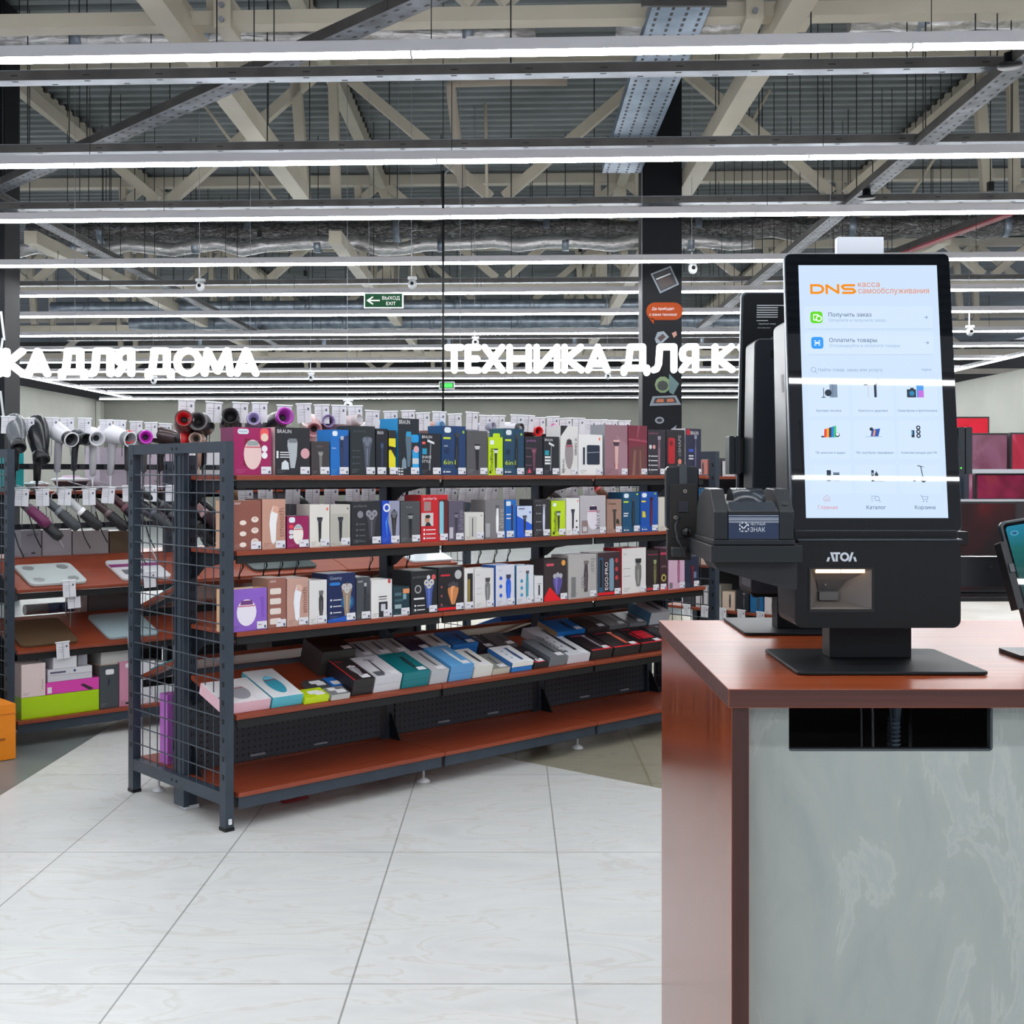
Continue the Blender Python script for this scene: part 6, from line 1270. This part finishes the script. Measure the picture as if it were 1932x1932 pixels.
    for x_, z_, a_, b_ in ((0, 0, .010, .0006), (0, .03, .010, .0006)): mb.add([(-.1716, .05, .40+z_), (-.1716, .05+a_, .40+z_), (-.1716, .05+a_, .401+z_), (-.1716, .05, .401+z_)], [(0, 1, 2, 3)], g_)
    for y_ in (.05, .06): mb.add([(-.1716, y_, .40), (-.1716, y_+.0008, .40), (-.1716, y_+.0008, .431), (-.1716, y_, .431)], [(0, 1, 2, 3)], g_)
    mb.build('side_vent', r)
    # white antenna box on top
    mb = MB(); mb.box(-.055, .047, .052, .075, .872, .925, mat((225, 230, 240), .4)); mb.build('top_module', r, bevel=.002)
    # card reader at the right edge
    cr = MB(); cr.prism(rrect(.180, .1935, .405, .505, .002, 2), -.030, .030, mat((38, 44, 50), .4)); cr.prism(rrect(.196, .2095, .405, .505, .002, 2), -.030, .030, mat((38, 44, 50), .4)); cr.box(.172, .20, -.026, .026, .41, .50, DARK)
    cr.build('card_reader', r)
    mb = MB(); mb.prism(circ(.1855, .418, .0016, 10), -.0306, -.030, mat((80, 240, 60), .3, emit=3)); mb.build('status_light', r)
    # arm that carries the printer
    mb = MB(); mb.box(-.367, -.1835, -.168, .16, .227, .261, mat((22, 26, 30), .42, spec=.4)); mb.box(-.367+.004, -.1835, -.164, .156, .2255, .227, BLACKM)
    mb.build('printer_tray', r, bevel=.0015)
    mb = MB(); mb.prism([(-.355, .2245), (-.1835, .2245), (-.1835, .168), (-.20, .168), (-.345, .208)], -.120, .03, mat((26, 29, 34), .4)); mb.build('tray_bracket', r)
    return r
def screen_ui(hd):
    """the start page: coordinates in 0..1 of the lit area, origin at the lower left"""
    x0, x1, z0, z1 = -.1495, .1495, .027, .575; W, Z = x1-x0, z1-z0
    mb = MB(); mb.poly([(x0, z0), (x1, z0), (x1, z1), (x0, z1)], -.0004, em((202, 222, 246))); mb.build('screen', hd)
    def part(name, fn):
        m_ = MB(); fn(m_); m_.build(name, hd)
    y = [-.0007]
    X = lambda u: x0+u*W
    V = lambda v: z1-v*Z
    def R(m_, u0, u1, v0, v1, c, r=0, yy=None):
        yy = yy or y[0]
        pts = rrect(X(u0), X(u1), V(v1), V(v0), r, 4) if r else [(X(u0), V(v1)), (X(u1), V(v1)), (X(u1), V(v0)), (X(u0), V(v0))]
        m_.poly(pts, yy, em(c))
    def Tx(m_, s, u, v, h, c, align='l', width=None, bold=0.0, yy=None): text(m_, s, X(u), V(v), h*Z, (yy or y[0])-.0003, em(c), align=align, width=width*W if width else None, bold=bold)
    OR, DB, LB = (240, 142, 12), (30, 70, 110), (150, 176, 206)
    def logo(m_):
        l = em(OR); a, b = V(.117), V(.077); hh = b-a
        u0 = X(.08); k = .106*W; st_ = hh*.235
        # D
        u0 += st_/2
        line2(m_, [(u0, a+st_/2), (u0, b-st_/2)], st_, -.0009, l); line2(m_, [(u0, a+st_/2), (u0+k*.5, a+st_/2), (u0+k*.72, a+hh*.24), (u0+k*.8, a+hh*.5), (u0+k*.72, a+hh*.76), (u0+k*.5, b-st_/2), (u0, b-st_/2)], st_, -.0009, l, True)
        u1 = X(.19)+st_/2; line2(m_, [(u1, a), (u1, b-st_/2), (u1+k*.78, a+st_/2), (u1+k*.78, b)], st_, -.0009, l, True)
        u2 = X(.30)+st_/2; line2(m_, [(u2+k*.9, b-st_/2), (u2+k*.15, b-st_/2), (u2, b-hh*.25), (u2+k*.15, a+hh*.5), (u2+k*.75, a+hh*.5), (u2+k*.9, a+hh*.26), (u2+k*.75, a+st_/2), (u2, a+st_/2)], st_, -.0009, l, True)
        Tx(m_, 'касса', .425, .0885, .0235, (224, 126, 56)); Tx(m_, 'самообслуживания', .425, .1145, .0235, (224, 126, 56), width=.51)
    part('logo_text', logo)
    def card(m_, v, col, t1, t2, icon):
        R(m_, .03, .955, v-.045, v+.045, (207, 226, 248), .006); R(m_, .05, .94, v+.0455, v+.048, (186, 206, 230), yy=-.0008)
        R(m_, .075, .162, v-.0235, v+.0235, col, .006, -.0010)
        if icon: 
            R(m_, .094, .135, v-.013, v+.013, (235, 250, 235), .002, -.0012); R(m_, .10, .128, v-.008, v+.008, col, .001, -.0014); m_.poly(circ(X(.135), V(v+.005), .007, 12), -.0016, em((235, 250, 235))); m_.poly(circ(X(.135), V(v+.005), .0042, 12), -.0018, em(col))
        else:
            for a, b in ((.097, .11), (.127, .14)):
                for c in (-.010, .007): R(m_, a, b, v+c, v+c+.004, (225, 240, 252), .0006, -.0012)
            R(m_, .10, .137, v-.0035, v+.0045, (225, 240, 252), 0, -.0012)
        Tx(m_, t1, .205, v-.003, .0165, DB, bold=.01); Tx(m_, t2, .205, v+.0175, .0125, LB)
        line2(m_, [(X(.893), V(v)), (X(.915), V(v))], .0009, -.001, em((70, 100, 140))); line2(m_, [(X(.907), V(v-.005)), (X(.915), V(v)), (X(.907), V(v+.005))], .0009, -.001, em((70, 100, 140)))
    part('button_collect', lambda m_: card(m_, .211, (96, 214, 24), 'Получить заказ', 'Оплатите и получите заказ', True))
    part('button_pay', lambda m_: card(m_, .313, (42, 150, 240), 'Оплатить товары', 'Отсканируйте и оплатите товары', False))
    def search(m_):
        g = em((110, 140, 180)); c = (X(.085), V(.42)); P = circ(c[0], c[1], .0052, 14); line2(m_, P+[P[0]], .0008, -.0009, g); line2(m_, [(c[0]+.004, c[1]-.004), (c[0]+.0075, c[1]-.0075)], .0009, -.0009, g)
        Tx(m_, 'Найти товар, заказ или услугу', .12, .4265, .0125, (130, 156, 190)); Tx(m_, 'Найти', .86, .4245, .0095, (120, 146, 190))
    part('search_field', search)
    names = [['Бытовая техника', 'Красота и здоровье', 'Смартфоны и фототехника'], ['ТВ, консоли и аудио', 'ПК, ноутбуки, периферия', 'Комплектующие для ПК'], ['', '', '']]
    for i, v in enumerate((.50, .665, .835)):
        for j, u in enumerate((.185, .50, .815)):
            def tile(m_, i=i, j=j, u=u, v=v):
                R(m_, u-.145, u+.145, v-.03-.012, v+.105 if i < 2 else v+.07, (206, 225, 247), .004)
                if names[i][j]: Tx(m_, names[i][j], u, v+.086, .0086, (60, 96, 140), 'c', yy=-.0009)
                K, Gy = (34, 46, 62), (120, 140, 164); q = lambda a0, a1, b0, b1, c, r=0, yy=-.0011: R(m_, u+a0, u+a1, v+b0, v+b1, c, r, yy)
                cc = lambda a, b, r_, c, yy=-.0012: m_.poly(circ(X(u+a), V(v+b), r_, 12), yy, em(c))
                if (i, j) == (0, 0): q(.01, .065, -.03, .03, Gy); q(.03, .034, -.03, .03, (90, 110, 136), yy=-.0013); cc(0, .012, .0075, K); q(-.035, -.03, -.008, .03, K); q(-.05, -.02, .028, .031, K)
                if (i, j) == (0, 1): q(-.06, -.03, -.024, -.018, K, .001); q(-.04, -.01, -.02, -.012, (210, 216, 226), .002); q(-.034, -.026, -.012, .03, (200, 208, 222)); q(.012, .03, -.022, .03, K, .002); q(.006, .036, -.025, -.021, K)
                if (i, j) == (0, 2): q(.0, .05, -.03, .03, (70, 150, 230)); q(.01, .05, .002, .03, (190, 110, 214), yy=-.0012); q(-.07, -.005, -.002, .03, K, .001, -.0013); q(-.045, -.02, -.008, 0, K, 0, -.0013); cc(-.035, .014, .0055, (40, 130, 180), -.0015)
                if (i, j) == (1, 0):
                    for k, c in enumerate(((226, 60, 40), (244, 160, 40), (40, 60, 70), (40, 120, 214), (50, 190, 110))): m_.poly([(X(u-.04+.017*k), V(v+.022)), (X(u-.023+.017*k), V(v+.022)), (X(u-.020+.017*k), V(v-.012-.003*k)), (X(u-.037+.017*k), V(v-.010-.003*k))], -.0012, em(c))
                    q(-.06, -.035, .016, .022, K); cc(.055, .012, .005, K); cc(.055, .010, .0035, (230, 236, 244), -.0014)
                if (i, j) == (1, 1): m_.poly([(X(u-.025), V(v+.018)), (X(u+.03), V(v+.018)), (X(u+.045), V(v-.013)), (X(u-.015), V(v-.008))], -.0012, em((30, 84, 170))); m_.poly([(X(u-.01), V(v+.016)), (X(u+.005), V(v+.016)), (X(u+.012), V(v-.007)), (X(u), V(v-.006))], -.0013, em((240, 150, 110))); q(-.06, .055, .018, .0205, (160, 186, 214)); cc(-.018, -.010, .004, K, -.0015)
                if (i, j) == (1, 2):
                    for k in (-.016, .0, .016): cc(.0, k, .0048, K); cc(.0, k, .0022, (206, 225, 247), -.0014)
                    q(-.05, -.028, -.006, .022, K); q(-.05, -.04, -.004, .012, (70, 150, 210), yy=-.0013)
                if (i, j) == (2, 0): q(-.03, 0, -.02, .01, K, .001); q(-.018, -.014, .008, .025, K); q(.015, .06, -.012, -.001, Gy); q(.017, .058, -.006, -.002, K, yy=-.0013); q(.015, .06, .0, .024, (196, 206, 224)); q(-.035, .0, .02, .022, K)
                if (i, j) == (2, 1): q(-.03, -.012, -.02, .024, K); q(-.027, -.015, -.01, -.002, (150, 160, 176), yy=-.0013); q(-.012, .06, .0225, .024, (150, 160, 176)); cc(.006, -.002, .004, K); q(.001, .011, -.014, -.002, K)
                if (i, j) == (2, 2): line2(m_, [(X(u-.045), V(v+.012)), (X(u+.02), V(v+.012)), (X(u+.005), V(v-.035)), (X(u-.015), V(v-.037))], .0018, -.0012, em(K)); cc(-.042, .016, .0045, K); cc(.022, .018, .0055, K); line2(m_, [(X(u+.005), V(v-.035)), (X(u+.025), V(v-.032))], .0012, -.0012, em(K))
            part('category_tile', tile)
    def nav(m_):
        for s, u, c in (('Главная', .155, (216, 130, 136)), ('Каталог', .495, DB), ('Корзина', .84, DB)): Tx(m_, s, u, .966, .0145, c, 'c', bold=.006)
        c = em((200, 130, 140)); a, b = X(.15), V(.925); line2(m_, [(a-.006, b-.005), (a-.006, b+.002), (a, b+.007), (a+.006, b+.002), (a+.006, b-.005), (a-.006, b-.005)], .0008, -.001, c); line2(m_, [(a-.002, b-.005), (a-.002, b), (a+.002, b), (a+.002, b-.005)], .0007, -.001, c)
        c = em((90, 116, 150)); a, b = X(.495), V(.925)
        for k in (0, 1, 2): line2(m_, [(a-.010, b+.005-.005*k), (a-(.0 if k == 0 else .006), b+.005-.005*k)], .0008, -.001, c)
        P = circ(a+.003, b, .0048, 12); line2(m_, P+[P[0]], .0008, -.001, c); line2(m_, [(a+.006, b-.004), (a+.010, b-.007)], .0008, -.001, c)
        a = X(.84); line2(m_, [(a-.009, b+.006), (a-.006, b+.006), (a-.004, b-.002), (a+.005, b-.002), (a+.007, b+.004), (a-.005, b+.004)], .0008, -.001, c); m_.poly(circ(a-.003, b-.006, .0012, 8), -.001, c); m_.poly(circ(a+.004, b-.006, .0012, 8), -.001, c)
    part('navigation_bar', nav)
KX, KY = .688, 2.346
k1 = kiosk('front self checkout machine with a lit tall touch screen facing the viewer'); k1.location = (KX, KY, CT+.0005); k1.scale = (KS, KS, KS)
k2 = kiosk('rear self checkout machine seen from behind, with a label plate on its dark back', False); k2.scale = (KS, KS, KS); k2.location = (KX+.009, KY+.538, CT+.0005); k2.rotation_euler = (0, 0, math.pi)
# ---------------------------------------------------------------- receipt printer
pr = empty('receipt_printer', (KX-.324, KY-.145, CT+.2355), label='black receipt printer with a dark blue label, on the tray left of the checkout screen', cat='printer', group=None); pr.scale = (KS, KS, KS)
PM = mat((24, 28, 33), .38, spec=.4); pw, pd = .165, .25
mb = MB(); mb.box(0, pw, 0, pd, 0, .010, PM); mb.build('foot', pr, bevel=.001)
prof = [(.004, .010), (.004, .067), (.055, .112), (.13, .114), (.20, .098), (.235, .07), (pd-.004, .010)]
prof_c = [(.004, .010), (.004, .067), (.03, .082), (.06, .088), (.18, .085), (.23, .06), (pd-.004, .010)]
mb = MB(); mb.prism(prof, .002, .030, PM, 'x'); mb.build('left_cheek', pr, bevel=.002)
mb = MB(); mb.prism(prof, pw-.032, pw-.002, PM, 'x'); mb.build('right_cheek', pr, bevel=.002)
mb = MB(); mb.prism(prof_c, .0305, pw-.0325, PM, 'x'); mb.build('middle_housing', pr)
mb = MB(); C_ = []; 
for k in range(13): a = math.pi*k/12; C_.append((.085-.05*math.cos(a), .070+.044*math.sin(a)))
mb.prism(C_, .048, pw-.052, mat((44, 50, 58), .22), 'x', smooth=True); mb.build('paper_cover', pr)
mb = MB(); mb.prism([(.006, .068), (.030, .086), (.034, .086), (.034, .068)], .036, pw-.038, mat((50, 56, 64), .25), 'x'); mb.build('tear_bar', pr)
mb = MB(); mb.prism(circ(pw-.017, .0, .007, 14), -.0005, .0012, mat((24, 27, 31), .4), 'z'); o = mb.build('feed_button', pr, (0, .022, .083), (.72, 0, 0))
mb = MB(); y = .0034; lb = mat((32, 48, 78), .3); mb.poly([(.031, .012), (pw-.033, .012), (pw-.033, .060), (.031, .060)], y, lb); lw = mat((214, 222, 232), .4)
for q, t_ in ((.0585, .0008), (.0535, .0012), (.0500, .0012), (.0470, .0006), (.0450, .0006)): mb.poly([(.031, q), (pw-.033, q), (pw-.033, q+t_), (.031, q+t_)], y-.0002, lw)
cx, cz, s_ = .062, .036, .0085
for a, b in ((-1, -1), (1, -1), (1, 1), (-1, 1)): line2(mb, [(cx+a*s_, cz+b*s_*.35), (cx+a*s_, cz+b*s_*.8), (cx+a*s_*.8, cz+b*s_), (cx+a*s_*.35, cz+b*s_)], .0024, y-.0005, lw)
line2(mb, [(cx-.005, cz+.001), (cx-.001, cz-.004), (cx+.006, cz+.005)], .0022, y-.0005, lw)
text(mb, 'ЧЕСТНЫЙ', .0745, .0395, .0050, y-.0006, lw, width=.030, bold=.03); text(mb, 'ЗНАК', .0745, .0265, .0092, y-.0006, lw, width=.030, bold=.045)
mb.build('front_label', pr)
# ---------------------------------------------------------------- card terminal on its arm, seen from behind
ct = empty('card_terminal', (.351, 2.509, 1.214), (0, 0, 0), 'black card payment terminal seen from behind, left of the receipt printer', 'card terminal'); ct.scale = (KS, KS, KS)
tm = mat((28, 34, 38), .22); tm2 = mat((20, 17, 17), .5)
mb = MB(); mb.prism(rrect(-.038, .038, .06, .205, .010, 4), 0, .03, tm); mb.build('shell', ct, bevel=.003)
mb = MB(); mb.prism(rrect(-.030, .032, .04, .165, .003, 2), -.012, .0, tm2); mb.box(-.012, .012, -.016, -.012, .10, .125, mat((30, 32, 44), .5)); mb.build('rear_cradle', ct, bevel=.001)
mb = MB(); mb.prism([(-.008, .15), (.010, .15), (.009, .209), (-.008, .209)], -.006, -.0, mat((62, 68, 74), .4)); mb.box(-.008, .0095, -.004, .028, .206, .210, mat((62, 68, 74), .4)); mb.build('retaining_tab', ct)
for x, z_ in ((.004, .148), (-.018, .088)):
    mb = MB(); mb.prism(circ(x, z_, .0045, 12), -.0145, -.0125, mat((170, 160, 150), .3, .8)); mb.prism(circ(x, z_, .002, 8), -.0150, -.0145, DARK); mb.build('screw', ct)
mb = MB(); mb.box(-.036, .018, -.010, .012, -.010, .06, tm2); mb.build('support_post', ct)
mb = MB(); mb.sphere((.006, -.018, .055), .012, mat((16, 18, 20), .2), 12); mb.build('ball_joint', ct)
mb = MB(); mb.tube([(-.010, -.02, .09), (-.020, -.03, .07), (-.018, -.04, .04), (.0, -.05, .008)], .003, mat((40, 44, 48), .25), 8); mb.build('cable', ct)
mb = MB(); mb.box(-.03, .004, -.045, -.02, .0, .022, mat((30, 34, 38), .4)); mb.build('arm_block', ct, bevel=.003)
# ---------------------------------------------------------------- grey bar and tilted phone terminal at the right
mb = MB(); mb.box(0, .27, 0, .027, 0, .061, mat((44, 50, 56), .4)); mb.prism(circ(.067, .040, .0036, 12), -.002, 0, mat((60, 66, 72), .3)); mb.box(0, .27, -.001, .028, .061, .0625, mat((150, 156, 162), .3, .5))
tag(mb.build('mounting_bar', None, (.918, 2.509, 1.149), bevel=.001), 'dark grey horizontal bar right of the checkout machine, reaching to the phone', 'mounting bar')
ph = empty('phone_terminal', (1.045, 2.383, CT+.0905), (math.radians(-13.5), math.radians(-9), math.radians(4)), 'tilted phone shaped terminal with a green screen, cut by the right edge', 'payment terminal'); ph.scale = (KS, KS, KS)
mb = MB(); mb.prism(rrect(-.05, .05, 0, .215, .012, 4), 0, .016, mat((60, 68, 74), .3)); mb.build('case', ph, bevel=.003)
mb = MB(); mb.prism(rrect(-.045, .045, .006, .209, .010, 4), -.0016, -.0004, BZ); mb.build('glass', ph)
gm = bpy.data.materials.new('phone_screen'); gm.use_nodes = True; nt = gm.node_tree; tc = nd(nt, 'ShaderNodeTexCoord'); sp = nd(nt, 'ShaderNodeSeparateXYZ'); rr_ = ramp(nt, [(0, (6, 30, 34)), (.4, (18, 70, 66)), (.75, (20, 100, 100)), (1, (30, 130, 160))]); mm = nd(nt, 'ShaderNodeMath', operation='MULTIPLY'); mm.inputs[1].default_value = 5
nt.links.new(tc.outputs['Object'], sp.inputs[0]); nt.links.new(sp.outputs[2], mm.inputs[0]); nt.links.new(mm.outputs[0], rr_.inputs[0]); b = bsdf(gm); nt.links.new(rr_.outputs[0], b.inputs['Emission Color']); b.inputs['Emission Strength'].default_value = .9; b.inputs['Base Color'].default_value = (.01, .01, .01, 1); b.inputs['Roughness'].default_value = .015
mb = MB(); mb.poly(rrect(-.041, .041, .012, .202, .008), -.0019, gm); mb.poly(circ(-.024, .185, .010, 14, .006), -.0022, mat((70, 160, 200), .1, emit=.8)); mb.poly(circ(-.024, .185, .006, 12, .003), -.0024, mat((24, 90, 120), .1, emit=.8)); mb.build('screen', ph)
mb = MB(); mb.box(-.062, -.046, -.004, .03, .02, .17, mat((30, 34, 38), .35)); mb.box(-.058, -.046, -.008, .0, .10, .12, mat((80, 86, 92), .3)); mb.box(-.04, .04, .0165, .04, -.02, .10, mat((26, 28, 32), .4)); mb.build('clamp', ph, bevel=.001)
mb = MB(); mb.box(-.03, .03, .018, .045, -.085, -.02, mat((24, 26, 30), .4)); mb.build('stand_leg', ph, bevel=.001)
mb = MB(); mb.prism(rrect(-.08, .08, -.06, .06, .01), .0005, .008, mat((24, 26, 30), .4), 'z'); tag(mb.build('terminal_base', None, (1.075, 2.44, CT+.0005)), 'small black base plate under the phone terminal at the right edge', 'base')
